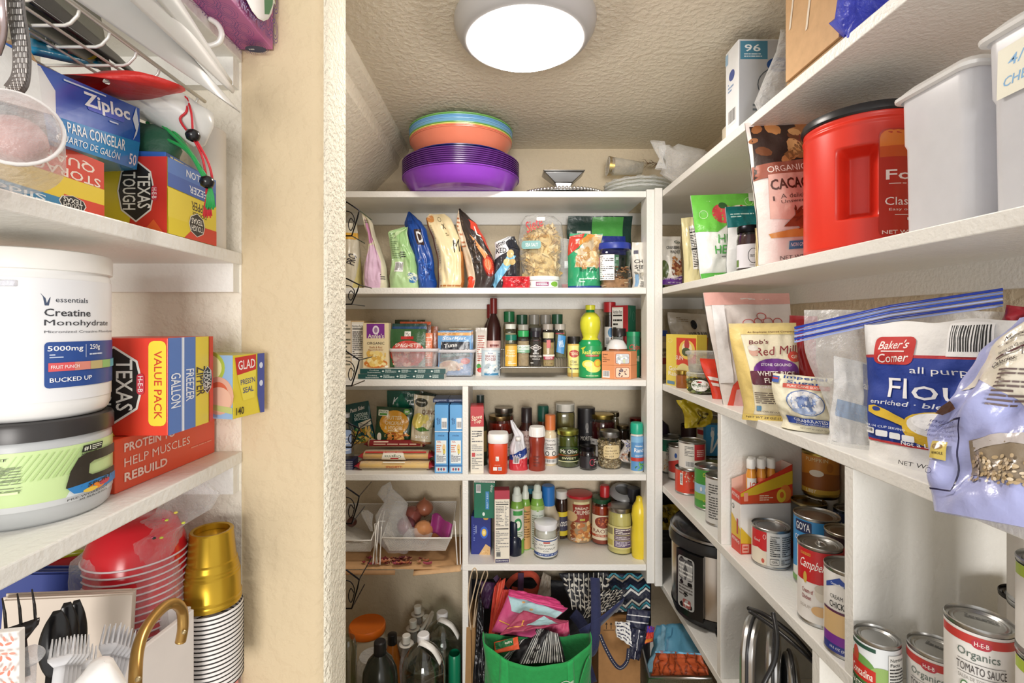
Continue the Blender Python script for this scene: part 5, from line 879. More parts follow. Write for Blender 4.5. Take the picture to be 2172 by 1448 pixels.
onion(862, 1115, 1.70, 20, '#8a5060', 'red onion under the plastic bag, left in the basket', .6)
onion(875, 1092, 1.74, 20, '#a05a50', 'reddish onion in the middle under the plastic film', .8)
onion(922, 1120, 1.74, 20, '#b9744c', 'brown onion at the right end of basket', .4)
onion(746, 1107, 1.72, 11, '#5a2f26', 'small dark onion in the left basket')
t = thing('net_bag', 'magenta net bag corner among the onions', 'bag', P(935, 1120, 1.66)); b = MB()
b.grid(lambda u, v: (-.04+.07*u+.01*v, .02*sin(u*5)+.01*v, -.028+.07*v*(1-.4*u)+.005*sin(u*9)), 14, 10, '#8e2a6e'); b.build('net_cloth', 'nylon', t, solid=.001)
t = thing('grocery_bag', 'crumpled translucent plastic grocery bag spilling from the basket', 'bag', (XA(835, 1.66), 1.67, zc+.03))
film_blob('bag_film', t, [(.01, 0, .0, .04, .03), (.012, 0, .02, .064, .04), (.01, 0, .05, .07, .045), (.0, 0, .085, .05, .04), (-.01, 0, .11, .045, .03), (0.0, 0, .135, .05, .028), (.004, 0, .155, .04, .02), (-.01, 0, .18, .036, .012), (-.016, 0, .21, .022, .01), (-.012, 0, .225, .008, .003)], 'haze', amp=.022, seed=5, seg=32, fq=8)
film_blob('side_fold', t, [(.075, -.02, .015, .03, .02), (.08, -.025, .035, .045, .02), (.085, -.02, .055, .05, .022), (.08, -.01, .072, .03, .01)], 'haze', amp=.016, seed=15, seg=24)
film_blob('bag_handle', t, [(-.075, .0, .06, .008, .004), (-.082, 0, .09, .014, .006), (-.09, 0, .115, .02, .006), (-.1, 0, .13, .008, .003)], 'haze', amp=.008, seed=25, seg=12)
t = thing('onion_skins', 'dry red onion skins scattered on the cardboard', 'onion skins', (XA(845, 1.61), 1.615, zc+.008)); t2 = t; b = MB(); rr = random.Random(4)
for k in range(46):
    x = rr.gauss(0, .045); y = rr.uniform(-.012, .03); s = rr.uniform(.006, .017); a = rr.uniform(0, 3)
    b.grid(lambda u, v: (x+s*((u-.5)*2*cos(a)-(v-.5)*sin(a)), y+s*((u-.5)*sin(a)+(v-.5)*cos(a)), .001+rr.random()*.001+s*.55*((u-.5)**2+(v-.5)**2)*2), 3, 3, rr.choice(['#8e2f3c', '#a8485a', '#6a2028', '#b9704c', '#c08a6a']))
o = b.build('dry_skins', 'skin', t); o['kind'] = 'stuff'
# ================================================================ right wall
def qbag(c, T_, label, col, pr=(), name='food_pouch', cat='bag', back=0, **k):
    """bag whose corners (pixel x, pixel y, depth) are bl, br, tr, tl"""
    p = [P(*q) for q in c]; bc = (p[0]+p[1])/2; tc_ = (p[2]+p[3])/2; ex = (p[1]-p[0]).normalized(); up = (tc_-bc); h_ = up.length; ez = (up-ex*up.dot(ex)).normalized(); ey = ez.cross(ex)
    w_ = max((p[1]-p[0]).length, (p[2]-p[3]).length)
    if 'ol' not in k:
        sh = up.dot(ex)/w_*100; wb, wt = (p[1]-p[0]).length/w_*50, (p[2]-p[3]).length/w_*50; k['ol'] = [(0, -wb, wb), (100, sh-wt, sh+wt)]
    h_ = up.dot(ez)
    t = pouch(name, label, cat, w_, h_, T_, (0, 0, 0), col, pr, **k)
    m_ = Matrix((ex, ey, ez)).transposed().to_4x4(); m_.translation = bc+ey*(T_/2+back); t.matrix_world = m_; return t
z = SR[2]
# second shelf from the top
carton('seed_box', 'dark green carton top behind the cranberry walnut bag', 'box', .05, .03, .16, '#17553c', (.545, 1.75, z), front=[('r', .5, .6, 1, .85, '#c0603a')])
qbag([(1403, 603, 1.62), (1451, 603, 1.62), (1449, 497, 1.62), (1404, 501, 1.62)], .04, 'white cranberry walnut salad topping bag with purple foot', '#e8e5de', [('p', [(0, 0), (1, 0), (1, .18), (.5, .12), (0, .16)], '#6a2f9a'), ('e', .12, .3, .2, .2, '#5a6a3a'), ('p', [(.5, .52), (.85, .4), (1, .5), (1, .2), (.6, .22)], '#8a4a34'), ('n', .45, .2, 1, .55, ['#9a5a3c', '#c08a5a', '#7a3a2a', '#d0a478'], 40, .08), ('t', .62, .76, .7, .07, 'CRANBERRY', '#2a2a2a'), ('t', .66, .67, .5, .07, 'WALNUT', '#2a2a2a'), ('t', .5, .12, .8, .06, 'Salad Toppings', '#f0e4f4', 0, 'i'), ('t', .6, .04, .6, .03, 'NET WT 3.5 OZ', '#f0e4f4'), ('t', .8, .88, .3, .06, 'Go', '#2a4a3a')], seed=201, gus=.7, crum=.003)
qbag([(1453, 602, 1.43), (1500, 597, 1.42), (1482, 460, 1.42), (1446, 456, 1.43)], .04, 'cream pouch showing a nutrition panel beside the hemp hearts bag', '#dfd6a4', NUT(.38, .2, .92, .86, 20)+[('r', .38, .5, .92, .515, '#333')], seed=203, gus=.8, crum=.004)
qbag([(1495, 592, 1.31), (1612, 588, 1.31), (1618, 402, 1.31), (1474, 410, 1.31)], .05, 'bright green and white hemp hearts bag', '#eceeec', [('p', [(-.0, .56), (.3, .54), (.62, .7), (1, .62), (1, 1), (0, 1)], '#6cc24a'), ('e', .42, .76, .16, .12, '#cf4a50'), ('e', .7, .76, .22, .1, '#d8d2c0'), ('n', .5, .7, .9, .84, ['#b8b090', '#e8e4d4', '#a8402c'], 24, .04), ('e', .44, .86, .06, .04, '#2f5a34'), ('o', .14, .76, .06, .05, .006, '#d8efc8'), ('o', .85, .9, .06, .05, .006, '#d8efc8'), ('t', .52, .46, .44, .1, 'HEMP', '#4aa64a'), ('t', .52, .335, .56, .1, 'HEARTS', '#4aa64a'), ('l', .35, .24, .6, .27, 1, '#777'), ('t', .5, .16, .14, .06, '10', '#4a4a4a'), ('r', 0, 0, 1, .07, '#5cb84a'), ('l', .2, .02, .4, .06, 1, '#dff0d0'), ('r', .46, .08, .72, .13, '#5a8ab0'), ('r', .85, .9, 1, 1, '#e8ece8')], seed=205, gus=.6, crum=.005, seal=.08)
qbag([(1549, 577, 1.22), (1640, 573, 1.22), (1642, 432, 1.22), (1547, 434, 1.22)], .04, 'teal topped white bag with red oval logo behind the cherry jar', '#e3e6e8', [('r', 0, .68, 1, 1, '#0f6e72'), ('l', .08, .82, .62, .9, 2, '#bfe0dc'), ('rr', .42, .5, .8, .6, .5, '#c62a4a'), ('t', .61, .55, .28, .06, 'H-E-B', '#f4f0f0')], seed=207, gus=.6, crum=.003)
X_, Y_, r_ = .571, 1.15, .0275
vessel('cherry_jar', 'dark cherry jar with black lid and white round-stamp label', 'jar', (X_, Y_, z), [(r_*.9, 0), (r_, .004), (r_, .078), (r_*.86, .092), (r_*.86, .1)], 'glass', '#e8e4e4', [(r_*.93, .094), (r_*.95, .096), (r_*.95, .108), (r_*.9, .11)], '#26262a', 'metal', fill=.088, fillcol='#3a1420', lab=(.012, .066, r_+.0005, '#d9d8e0', [('o', .62, .5, .17, .32, .02, '#2c2c34'), ('t', .62, .5, .2, .1, 'DELICIOUS', '#444', 0), ('r', .02, .05, .14, .35, '#5a7a3a'), ('l', .5, .08, .7, .14, 1, '#999')], 2.4), rz=-.45)
qbag([(1610, 570, 1.05), (1632, 566, 1.05), (1627, 478, 1.05), (1607, 482, 1.05)], .02, 'narrow beige packet wedged between cherry jar and cacao bag', '#e2cf9c', [('l', .1, .55, .9, .95, 4, '#5a3a2a'), ('e', .5, .4, .3, .1, '#c9805a'), ('r', .1, .2, .9, .34, '#d8e0e8')], seed=209, gus=.8, crum=.002, name='snack_packet')
qbag([(1627, 558, .985), (1822, 545, .985), (1800, 230, .985), (1600, 246, .985)], .07, 'large cacao powder bag with photo of beans and a wooden spoon', '#e6dcd8', [('p', [(0, .58), (1, .58), (1, .99), (.04, .97)], '#33221c'), ('n', .02, .66, .95, .96, ['#9a6238', '#b87e4a', '#6a3e24', '#c4905c', '#7a3a2a'], 34, .09, 1.5), ('p', [(.3, .74), (.5, .82), (.75, .98), (.9, .98), (.55, .76), (.34, .69)], '#8a5c34'), ('p', [(0, .58), (1, .6), (1, .70), (0, .68)], '#9a5a48'), ('p', [(.08, .30), (.3, .28), (1, .30), (1, .6), (.1, .6)], '#d9b0a4'), ('t', .42, .635, .64, .05, 'ORGANIC, RAW', '#f4e8e0', 1, 'n'), ('t', .46, .53, .70, .075, 'CACAO POW', '#4a2418', 1, 'h'), ('t', .50, .445, .62, .03, 'A delicious solution', '#5a3a30', 1, 'n'), ('t', .51, .405, .64, .03, 'Unsweetened powder', '#5a3a30', 1, 'n'), ('l', .12, .4, .135, .47, 1, '#4a2a20'), ('p', [(.2, .24), (.36, .34), (.62, .38), (.62, .22)], '#8a3e20'), ('n', .3, .22, .95, .36, ['#8a3a1c', '#a44e2a', '#74301a'], 60, .04, 3), ('p', [(.06, .2), (.3, .22), (1, .2), (1, .16), (.3, .165), (.08, .17)], '#c98a44'), ('r', .25, .085, .44, .14, '#3a78a8'), ('t', .345, .115, .16, .025, 'NON GMO', '#e8f2f8'), ('o', .56, .1, .04, .022, .006, '#8a3a3a'), ('t', .48, .03, .62, .035, 'NET WT. 32OZ (2 LB)', '#333', 1, 'n')], seed=211, gus=.75, crum=.006, seal=.03, m='matbag', bulge=.5)
# coffee canister
X_, Y_, r_ = .625, .862, .088; H_ = .238
t = thing('coffee_canister', 'large red plastic coffee canister with black lid and side grip', 'canister', (X_, Y_, z))
b = MB(); nu, nv = 96, 44; g0, gw = -2.27, .33                  # finger grip pressed into the wall
def rad(a, h):
    k = r_*(.97 if h < .01 else 1); k += .0015*(h > .205 and h < .211)-.0015*(h > .211 and h < .216)
    da = abs((a-g0)/gw); dh = abs((h-.112)/.058)
    if da < 1 and dh < 1: k -= .032*min(1, (1-da)*4)**.7*min(1, (1-dh)*5)**.7
    return k
b.grid(lambda u, v: (lambda a, h: (rad(a, h)*cos(a), rad(a, h)*sin(a), h))(-pi*1.5+2*pi*u*.99999, v*.222), nu*2, nv*2, '#d4301f'); b.build('canister_body', 'plastic', t)
MB().lathe([(r_*.9, .221), (r_*1.02, .221), (r_*1.045, .224), (r_*1.045, .23), (r_*1.02, .236), (r_*.97, .238), (r_*.93, .234), (.0001, .234)], '#1c1c1f', 72).build('lid', 'plastic', t, auto=30)
p = MB(); S = cyl(r_+.0003, .02, .17, 1.5, rot=.36)
prints(p, S, [('rr', .0, .0, 1, 1, .08, '#b82c1c'), ('rr', .01, .74, 1, .99, .3, '#e07a2a'), ('p', [(.01, .74), (1, .74), (1, .86), (.01, .84)], '#c9531f'), ('t', .50, .56, .86, .12, 'Folgers', '#f4e8e4', 0, 'b'), ('l', .1, .485, .6, .5, 1, '#f0d8d0'), ('t', .46, .33, .8, .075, 'Classic Roast', '#f4e8e4', 0, 'n'), ('t', .4, .25, .6, .03, 'Easy on the wallet', '#f0d8d0', 0, 'n'), ('r', .16, .2, .7, .206, '#f0d8d0'), ('rr', .3, .15, .5, .18, .3, '#f4e8e4'), ('t', .36, .045, .66, .035, 'NET WT 40.3 OZ', '#f0d8d0')]); p.build('paper_label', 'gloss', t)
def keeper(X, Y, hx, hy, H, label, tape=None, rz=0):
    t = thing('cereal_container', label, 'container', (X, Y, z), rz)
    def rg(k, zz): return [(sx*(hx*k-.016)+.016*cos(a), sy*(hy*k-.016)+.016*sin(a), zz) for sx, sy, a0 in ((1, 1, 0), (-1, 1, 90), (-1, -1, 180), (1, -1, 270)) for a in [math.radians(a0+q) for q in (0, 18, 45, 72, 90)]]
    n = 20; lv = [(.9, .001), (.93, .006), (.95, H*.6), (.985, H*.63), (1, H*.92)]; b = MB(); vs = []
    for k, zz in lv: vs += rg(k, zz)
    b.add(vs, [tuple(range(n))]+[(j*n+i, j*n+(i+1) % n, (j+1)*n+(i+1) % n, (j+1)*n+i) for j in range(len(lv)-1) for i in range(n)], '#e6e7ec'); b.build('container_body', 'frost', t, auto=40)
    b = MB(); vs = []; lv = [(1.04, H*.915), (1.12, H*.925), (1.13, H*.945), (1.08, H*.955), (1.0, H*.975), (.9, H)]
    for k, zz in lv: vs += rg(k, zz)
    b.add(vs, [(j*n+i, j*n+(i+1) % n, (j+1)*n+(i+1) % n, (j+1)*n+i) for j in range(len(lv)-1) for i in range(n)]+[tuple(range((len(lv)-1)*n, len(lv)*n))], '#f1f1f0'); b.build('lid', 'frost', t, auto=40)
    if tape:
        p = MB(); prints(p, flat((-hx-.0005, hy*.7, H*.60), (0, -1, 0), (0, 0, 1), hy*1.3, H*.26), [('p', [(0, 0), (.96, .04), (1, .9), (.5, 1), (.02, .96)], '#e6e4d2'), ('t', .42, .68, .5, .2, '4/10', '#6fa8d8', 4, 'i'), ('t', .5, .32, .8, .18, 'CHEERIOS', '#6fa8d8', 4, 'i')]); p.build('masking_tape', 'paper', t, smooth=False)
    return t
keeper(.598, .628, .056, .053, .200, 'frosted plastic storage pitcher with pale lid beside the coffee canister')
keeper(.600, .502, .060, .056, .212, 'frosted plastic storage pitcher with a handwritten tape label', True)
# ---------------------------------------------------------------- top right shelf
z = SR[1]
t = thing('cardboard_box', 'tan cardboard box on the top right shelf near the ceiling', 'box', (.64, .85, z)); 
MB().box(-.113, .108, -.072, .075, .022, .222, '#cfa97e').build('box_body', 'brown_board', t, smooth=False, bevel=.001)
MB().box(-.108, .11, -.076, .08, .0, .0215, '#a98a62').build('bottom_flap', 'brown_board', t, smooth=False)
p = MB(); prints(p, flat((-.1135, .075, .022), (0, -1, 0), (0, 0, 1), .147, .2), [('p', [(.08, .45), (.12, .45), (.28, 1), (.25, 1)], '#eadfce'), ('p', [(.42, .3), (.46, .3), (.66, 1), (.62, 1)], '#eadfce')]); p.build('packing_tape', 'gloss', t, smooth=False)
carton('cutlery_box', 'white and grey box marked 96 on the top right shelf', 'box', .104, .062, .2, '#eceff2', (.571, 1.094, z), front=[('r', .02, .01, .98, .99, '#b9bcc0'), ('r', .04, .78, .62, .98, '#47839e'), ('t', .3, .905, .34, .08, '96', '#eef4f6'), ('l', .12, .8, .5, .85, 2, '#dfeaf0'), ('e', .86, .72, .26, .08, '#1f4f96'), ('t', .84, .745, .26, .05, 'Great', '#f0f4fa', 0, 'i'), ('t', .88, .69, .22, .04, 'Value', '#f0f4fa', 0, 'i'), ('o', .9, .5, .5, .2, .02, '#47525a'), ('t', .62, .51, .2, .06, 'As', '#37424a', 0, 'n'), ('l', .3, .2, .9, .3, 2, '#6a747c')], left=[('e', .5, .68, .22, .06, '#44589c'), ('l', .2, .5, .8, .62, 3, '#8fa8cc'), ('bar', .2, .12, .8, .3), ('r', .0, .85, .2, .97, '#9cc0dc')], fc={'u': '#9aa0a4'})
t = thing('zip_bag', 'clear zip bags with blue stripes slumped against the 96 box', 'bag', (.585, 1.02, z))
film_blob('bag_film', t, [(0, 0, .001, .045, .03), (0, 0, .03, .055, .034), (.01, 0, .08, .05, .03), (.02, 0, .13, .045, .018), (.025, 0, .17, .038, .008), (.02, 0, .178, .03, .003)], 'haze', amp=.014, seed=31, seg=28)
b = MB()
for k in range(3): b.box(-.005, .062, -.031, -.030, .105+.02*k, .110+.02*k, '#2f5cae')
b.box(-.005, .062, -.0305, -.0295, .11, .14, '#8fb0e0'); b.build('blue_stripe', 'gloss', t, smooth=False)
t = thing('black_cap_bottle', 'small black capped bottle among the zip bags', 'bottle', (.64, .97, z)); MB().lathe([(.014, 0), (.014, .03), (.008, .036), (.008, .045), (.0001, .045)], '#20242c', 20).build('bottle_body', 'gloss', t, auto=40)
t = thing('blue_plastic_bag', 'crumpled translucent blue bag beside the cardboard box', 'bag', (.565, .725, z))
film_blob('bag_film', t, [(0, 0, .001, .05, .035), (0, 0, .02, .065, .045), (.005, 0, .05, .07, .045), (0, 0, .09, .06, .04), (0, 0, .13, .05, .03), (0, 0, .15, .03, .01)], 'tint', '#6672ea', amp=.035, seed=33, seg=30, fq=10)
t = thing('clear_bag', 'crumpled clear plastic bag with a foam cup at corner of the top right shelf', 'bag', (XA(1462, 1.5), 1.5, z))
film_blob('bag_film', t, [(.02, 0, .001, .05, .05), (.0, 0, .03, .08, .06), (0, 0, .06, .085, .06), (-.02, 0, .085, .075, .045), (-.03, 0, .1, .06, .02), (-.05, 0, .108, .03, .006)], 'haze', amp=.035, seed=35, seg=34, fq=7)
film_blob('knot', t, [(-.085, 0, .04, .016, .012), (-.085, 0, .07, .006, .005), (-.09, 0, .1, .018, .01), (-.095, 0, .125, .026, .006)], 'haze', amp=.01, seed=37, seg=14)
MB().lathe([(.0001, .01), (.034, .01), (.045, .075), (.048, .078)], '#eceef0', 24, (.085, -.02, -.008)).build('foam_cup', 'plastic', t)
vessel('paper_roll', 'cream paper roll edge behind the 96 box', 'paper roll', (.60, 1.235, z), [(.05, 0), (.05, .06), (.045, .066)], 'paper', '#d8cfba')
# ================================================================ third right shelf: flour, sugar, oats
z = SR[3]
def rb(xl, yl, xr, yr): return edge2(xl, yl, xr, yr, z)
t = vessel('blue_lid_jar', 'jar stack with blue lid beside the raisin box at shelf corner', 'jar', (.548, 1.735, z), [(.022, 0), (.024, .004), (.024, .15)], 'gloss', '#b8aa94', [(.025, .15), (.025, .17)], '#2c4a96', lab=(.02, .13, .0245, '#c9b89a', [('r', 0, .3, 1, .5, '#a83a34'), ('r', 0, .7, 1, .8, '#7a6a58'), ('t', .4, .6, .6, .1, 'chili', '#5a2a20', 0, 'i')], 2.8), rz=.3)
w_, l, a = rb(1413, 815, 1478, 828)
carton('raisin_box', 'yellow golden raisin box with a red sun square', 'box', w_, .035, .160, '#e6cf52', l, a, front=[('r', .36, .42, .98, .94, '#d6402a'), ('e', .7, .72, .25, .18, '#eccb62'), ('e', .7, .74, .16, .12, '#f4e6c0'), ('e', .7, .82, .08, .1, '#b83a40'), ('e', .68, .68, .14, .08, '#4a5a3a'), ('t', .46, .56, .24, .08, 'SUN', '#f4efe0'), ('t', .34, .34, .46, .085, 'Golden', '#f8f4e6'), ('t', .34, .24, .5, .085, 'Raisins', '#f8f4e6'), ('r', .05, .03, .3, .09, '#5a86a8'), ('e', .6, .3, .22, .16, '#ecdf9a'), ('o', .15, .88, .08, .04, .01, '#efe4a0')])
qbag([(1430, 770, 1.72), (1508, 775, 1.72), (1506, 662, 1.72), (1424, 666, 1.72)], .05, 'white and orange bag behind the raisin box with dark round logo', '#e0d8cc', [('p', [(.55, 0), (1, 0), (1, .55), (.6, .5)], '#dd8a3c'), ('e', .65, .78, .1, .09, '#222a3c'), ('t', .7, .6, .5, .08, '100% RAW', '#333', 5), ('t', .3, .3, .3, .16, 'D', '#222'), ('l', .2, .82, .5, .92, 3, '#b09c80')], seed=221, gus=.8, crum=.008, seal=.05)
def at(px, Y): return (px-CX)*Y/F
vessel('honey_jar', 'tiny honey jar with gold lid in front of the raisin box', 'jar', (at(1447, 1.49), 1.49, z), [(.016, 0), (.018, .003), (.018, .035), (.015, .04), (.015, .044)], 'gloss', '#9a5c30', [(.0185, .042), (.0185, .052), (.017, .053)], '#b89c50', 'metal')
X = at(1489, 1.375); t = vessel('herb_tub', 'clear round tub of dried leaves with a white oval organics label', 'tub', (X, 1.375, z), [(.028, 0), (.033, .004), (.036, .048), (.038, .05)], 'glass', '#eef2ee', [(.040, .048), (.041, .05), (.041, .057), (.037, .059)], '#e6eaea', 'haze', fill=.036, fillcol='#6a6a42', fillm='food', lab=(.006, .044, .0365, None, [('e', .42, .5, .28, .42, '#eef0ea'), ('rr', .34, .68, .48, .8, .4, '#c0303c'), ('t', .42, .48, .4, .24, 'Organics', '#3a6a4a', 0, 'i')], 2.4), rz=-.35)
grains(t, ['#5a6a3a', '#7f8a52', '#8f8a5a', '#4a5430'], 160, lambda q: (lambda a, s: (s*.033*cos(a), s*.033*sin(a), .004+q.random()*.034))(q.uniform(0, 6.28), q.uniform(.85, 1)), .004, 'dried_leaves', shape=2.4)
t = vessel('clear_tub', 'clear square-sided tub stacked on the dried leaf tub', 'tub', (X-.002, 1.375, z+.0595), [(.030, 0), (.033, .004), (.037, .048), (.038, .05)], 'haze', '#f2f2f0', [(.041, .048), (.042, .05), (.042, .056), (.037, .058)], '#eef0f0', 'haze', fill=.02, fillcol='#c9c4a8', fillm='food')
qbag([(1517, 845, 1.26), (1600, 850, 1.26), (1590, 760, 1.28), (1490, 762, 1.28)], .03, 'red bag corner with white bars and a blue square', '#d8402c', [('p', [(.02, .55), (.3, .5), (.3, .42), (.03, .46)], '#efe6e0'), ('p', [(.03, .4), (.3, .36), (.3, .28), (.05, .32)], '#efe6e0'), ('r', .2, .1, .5, .26, '#2f7ab0'), ('r', .24, .13, .46, .23, '#e8eef2')], seed=223, gus=.8, crum=.003, name='chip_bag')
qbag([(1546, 862, 1.15), (1700, 862, 1.15), (1690, 608, 1.19), (1502, 623, 1.19)], .06, 'tall white pouch with pink top and red line-art circle of vegetables', '#dcd4cf', [('p', [(0, .88), (1, .9), (1, 1), (0, 1)], '#d8a49a'), ('p', [(.03, 0), (1, 0), (1, .2), (.3, .3), (.12, .18)], '#e04a34'), ('p', [(.1, .0), (.5, .0), (.3, .16), (.16, .14)], '#e6b4b4')]+[('o', .64+.21*cos(k*.55)*(1 if k % 2 else .6), .68+.10*sin(k*.55)*(1 if k % 2 else .6), .06, .035, .009, '#c0504c') for k in range(12)]+[('p', [(0, .2), (.12, .2), (.2, .88), (.06, .88)], '#e6e4e4')], seed=225, gus=.7, crum=.007, seal=.06, m='matbag')
qbag([(1577, 891, 1.0), (1702, 897, .965), (1690, 676, .985), (1543, 688, 1.03)], .06, 'cream white rice flour bag with purple and maroon banner', '#e8dfc4', [('p', [(0, .88), (1, .88), (1, 1), (0, 1)], '#dcc784'), ('p', [(0, 0), (.16, 0), (.2, .5), (.16, .9), (0, .96)], '#d9c078'), ('t', .62, .905, .7, .022, 'An Employee Owned Company', '#6a3a2a', 1, 'i'), ('t', .42, .80, .3, .045, "Bob's", '#6e2430', 3, 'i'), ('t', .66, .71, .62, .085, 'Red Mill', '#8e2a34', 5, 'i'), ('e', .31, .70, .07, .05, '#c99c8a'), ('e', .31, .735, .08, .03, '#d8d2c8'), ('e', .92, .65, .1, .055, '#c9483c'), ('t', .92, .65, .1, .035, 'GF', '#f0e0d0'), ('e', .62, .5, .36, .13, '#6a2a86'), ('rr', .2, .36, 1.0, .50, .1, '#5e2336'), ('t', .62, .565, .46, .028, 'STONE GROUND', '#f0e8f0'), ('t', .6, .475, .58, .05, 'WHITE RICE', '#f6f0ea'), ('t', .6, .405, .4, .05, 'FLOUR', '#f6f0ea'), ('t', .56, .34, .5, .028, 'GREAT FOR', '#f0e8f0'), ('l', .2, .17, .85, .29, 6, '#5a4a44'), ('r', .2, .1, .28, .15, '#3f7aa0'), ('t', .5, .09, .6, .018, 'YOU CAN SEE OUR QUALITY', '#5a4a44', -2), ('r', 0, 0, 1, .06, '#dcc26a'), ('t', .5, .03, .9, .026, 'NET WT 24 OZ (1 LB 8 OZ)', '#4a3a2a', -1)], seed=227, gus=.8, crum=.006, seal=.04, m='matbag')
qbag([(1690, 850, .985), (1760, 856, .97), (1748, 668, .98), (1689, 664, .99)], .05, 'plain red bag behind the rice flour and sugar bags', '#b0222a', [], seed=229, gus=.8, crum=.006, back=.03)
qbag([(1655, 908, .895), (1768, 924, .855), (1768, 812, .86), (1640, 786, .90)], .055, 'small cream sugar bag with blue round picture and red stripe', '#e8e2c8', [('t', .55, .95, .72, .07, 'Imperial', '#2c4a96'), ('t', .55, .86, .58, .07, 'Sugar', '#2c4a96'), ('r', .2, .76, 1, .84, '#dd6a5a'), ('t', .58, .80, .62, .04, 'PURE CANE SUGAR', '#f4e8dc'), ('e', .56, .52, .34, .22, '#5f7ab0'), ('e', .56, .52, .32, .205, '#dfdfe0'), ('e', .56, .55, .16, .1, '#8294bc'), ('t', .56, .6, .3, .05, 'IMPERIAL', '#2c4a96'), ('t', .56, .48, .3, .05, 'SUGAR', '#2c4a96'), ('e', .5, .38, .22, .05, '#9fb0d0'), ('n', .3, .4, .8, .66, ['#7088b8', '#aab8d4', '#cfd4e0'], 22, .04), ('r', .12, .12, .94, .25, '#2a479a'), ('t', .56, .205, .62, .06, 'GRANULATED', '#eef0f8'), ('t', .56, .145, .6, .03, 'AZUCAR GRANULADA', '#cfd8f0'), ('t', .6, .06, .5, .03, 'NET WT 32 OZ (2 LB)', '#6a6454', 0, 'n'), ('r', 0, .84, .12, .96, '#3a5aa8'), ('r', .0, .9, .1, .93, '#c93a3a')], seed=231, gus=.9, crum=.008, seal=.02, m='paperbag', bulge=.25)
# big zipper bag with a white sack inside
t = qbag([(1748, 945, .785), (2080, 1000, .665), (2125, 612, .685), (1683, 692, .80)], .05, 'large clear zipper bag with blue zip strip behind the flour', '#ffffff', [], name='zipper_bag', m='haze', seed=233, gus=.8, crum=.012, seal=.1, body='bag_film')
zb_ = t
b = MB(); p0, p1 = P(1684, 694, .797), P(2125, 612, .682)
for k in range(6):
    off = Vector((0, -.001, -.0045*k-.001)); b.tube([p0+off, p0.lerp(p1, .5)+off+Vector((0, 0, .006)), p1+off], .0016 if k % 2 else .0022, ['#2a3f9e', '#7f92cc', '#3450b4', '#b0bbe0', '#2a3f9e', '#9aa8d8'][k], 6)
o = b.build('zip_strip', 'gloss', None); o.parent = t; o.matrix_parent_inverse = t.matrix_world.inverted()
qbag([(1765, 935, .80), (1850, 960, .775), (1850, 755, .79), (1775, 770, .80)], .03, 'white paper sack with blue panel inside the zipper bag', '#e6e6e8', [('r', .1, .3, .95, .5, '#7a9cc8'), ('r', .75, .5, 1, .98, '#3450a8'), ('t', .85, .72, .2, .06, 'ar', '#f0f0f4')], seed=235, gus=.8, crum=.006, m='paperbag', name='sugar_sack', back=.005)
qbag([(1808, 985, .722), (2160, 1062, .555), (2139, 655, .575), (1812, 694, .735)], .075, 'white all purpose flour bag with big blue panel', '#e9e8e6', [('r', .01, .20, 1, .76, '#1f3c96'), ('r', .0, .755, 1, .775, '#b83238'), ('r', .0, .185, 1, .2, '#b83238'), ('rr', .12, .71, .42, .90, .2, '#c0302c'), ('t', .27, .845, .22, .06, "Baker's", '#f6ece8', 3, 'i'), ('t', .27, .755, .24, .06, 'Corner', '#f6ece8', 3, 'i'), ('r', .18, .795, .36, .803, '#f6ece8'), ('bar', .62, .77, .88, .98), ('t', .66, .67, .5, .055, 'all purpose', '#f2f2f4', 0, 'n'), ('t', .535, .555, .62, .13, 'Flour', '#f6f6f8', 0, 'n'), ('t', .44, .455, .72, .032, 'enriched · bleached', '#e8ecf4', 0, 'i'), ('p', [(.05, .42), (.12, .43), (.36, .36), (.36, .31), (.12, .36), (.05, .38)], '#e0bc3a'), ('e', .13, .405, .035, .015, '#1f3c96'), ('e', .60, .31, .26, .115, '#e0bc3a'), ('p', [(.36, .28), (.86, .28), (.8, .215), (.46, .215)], '#d2aa2c'), ('e', .60, .335, .22, .075, '#e8e8e8'), ('e', .56, .36, .14, .055, '#f6f6f6'), ('rr', .02, .235, .12, .275, .2, '#eef0f4'), ('rr', .135, .225, .225, .265, .2, '#eef0f4'), ('rr', .24, .222, .33, .262, .2, '#eef0f4'), ('rr', .345, .22, .435, .26, .2, '#eef0f4'), ('t', .07, .26, .07, .02, '110', '#222'), ('t', .2, .29, .34, .015, 'PER 1/4 CUP SERVING', '#dfe6f4'), ('t', .62, .21, .56, .026, 'Not a Low Calorie Food', '#f6f6f8'), ('t', .60, .08, .54, .035, 'NET WT 5 LB (2.26 kg)', '#333', 0, 'n')], seed=237, gus=.95, crum=.008, seal=.015, m='paperbag', bulge=.2, name='flour_bag', wav=.5)
qbag([(2060, 760, .66), (2180, 790, .60), (2178, 640, .60), (2060, 668, .66)], .02, 'dark red bag top behind the flour bag', '#9a1e2c', [], seed=239, gus=.8, crum=.006, name='chip_bag', back=.05)
oat = [('p', [(.16, .60), (.55, .72), (.8, .66), (1, .7), (1, 1), (.36, .99)], '#d9d2c2'), ('t', .44, .90, .34, .035, 'Nutrition Facts', '#3a2a2c', -20), ('r', .28, .80, .55, .815, '#3a2024')]
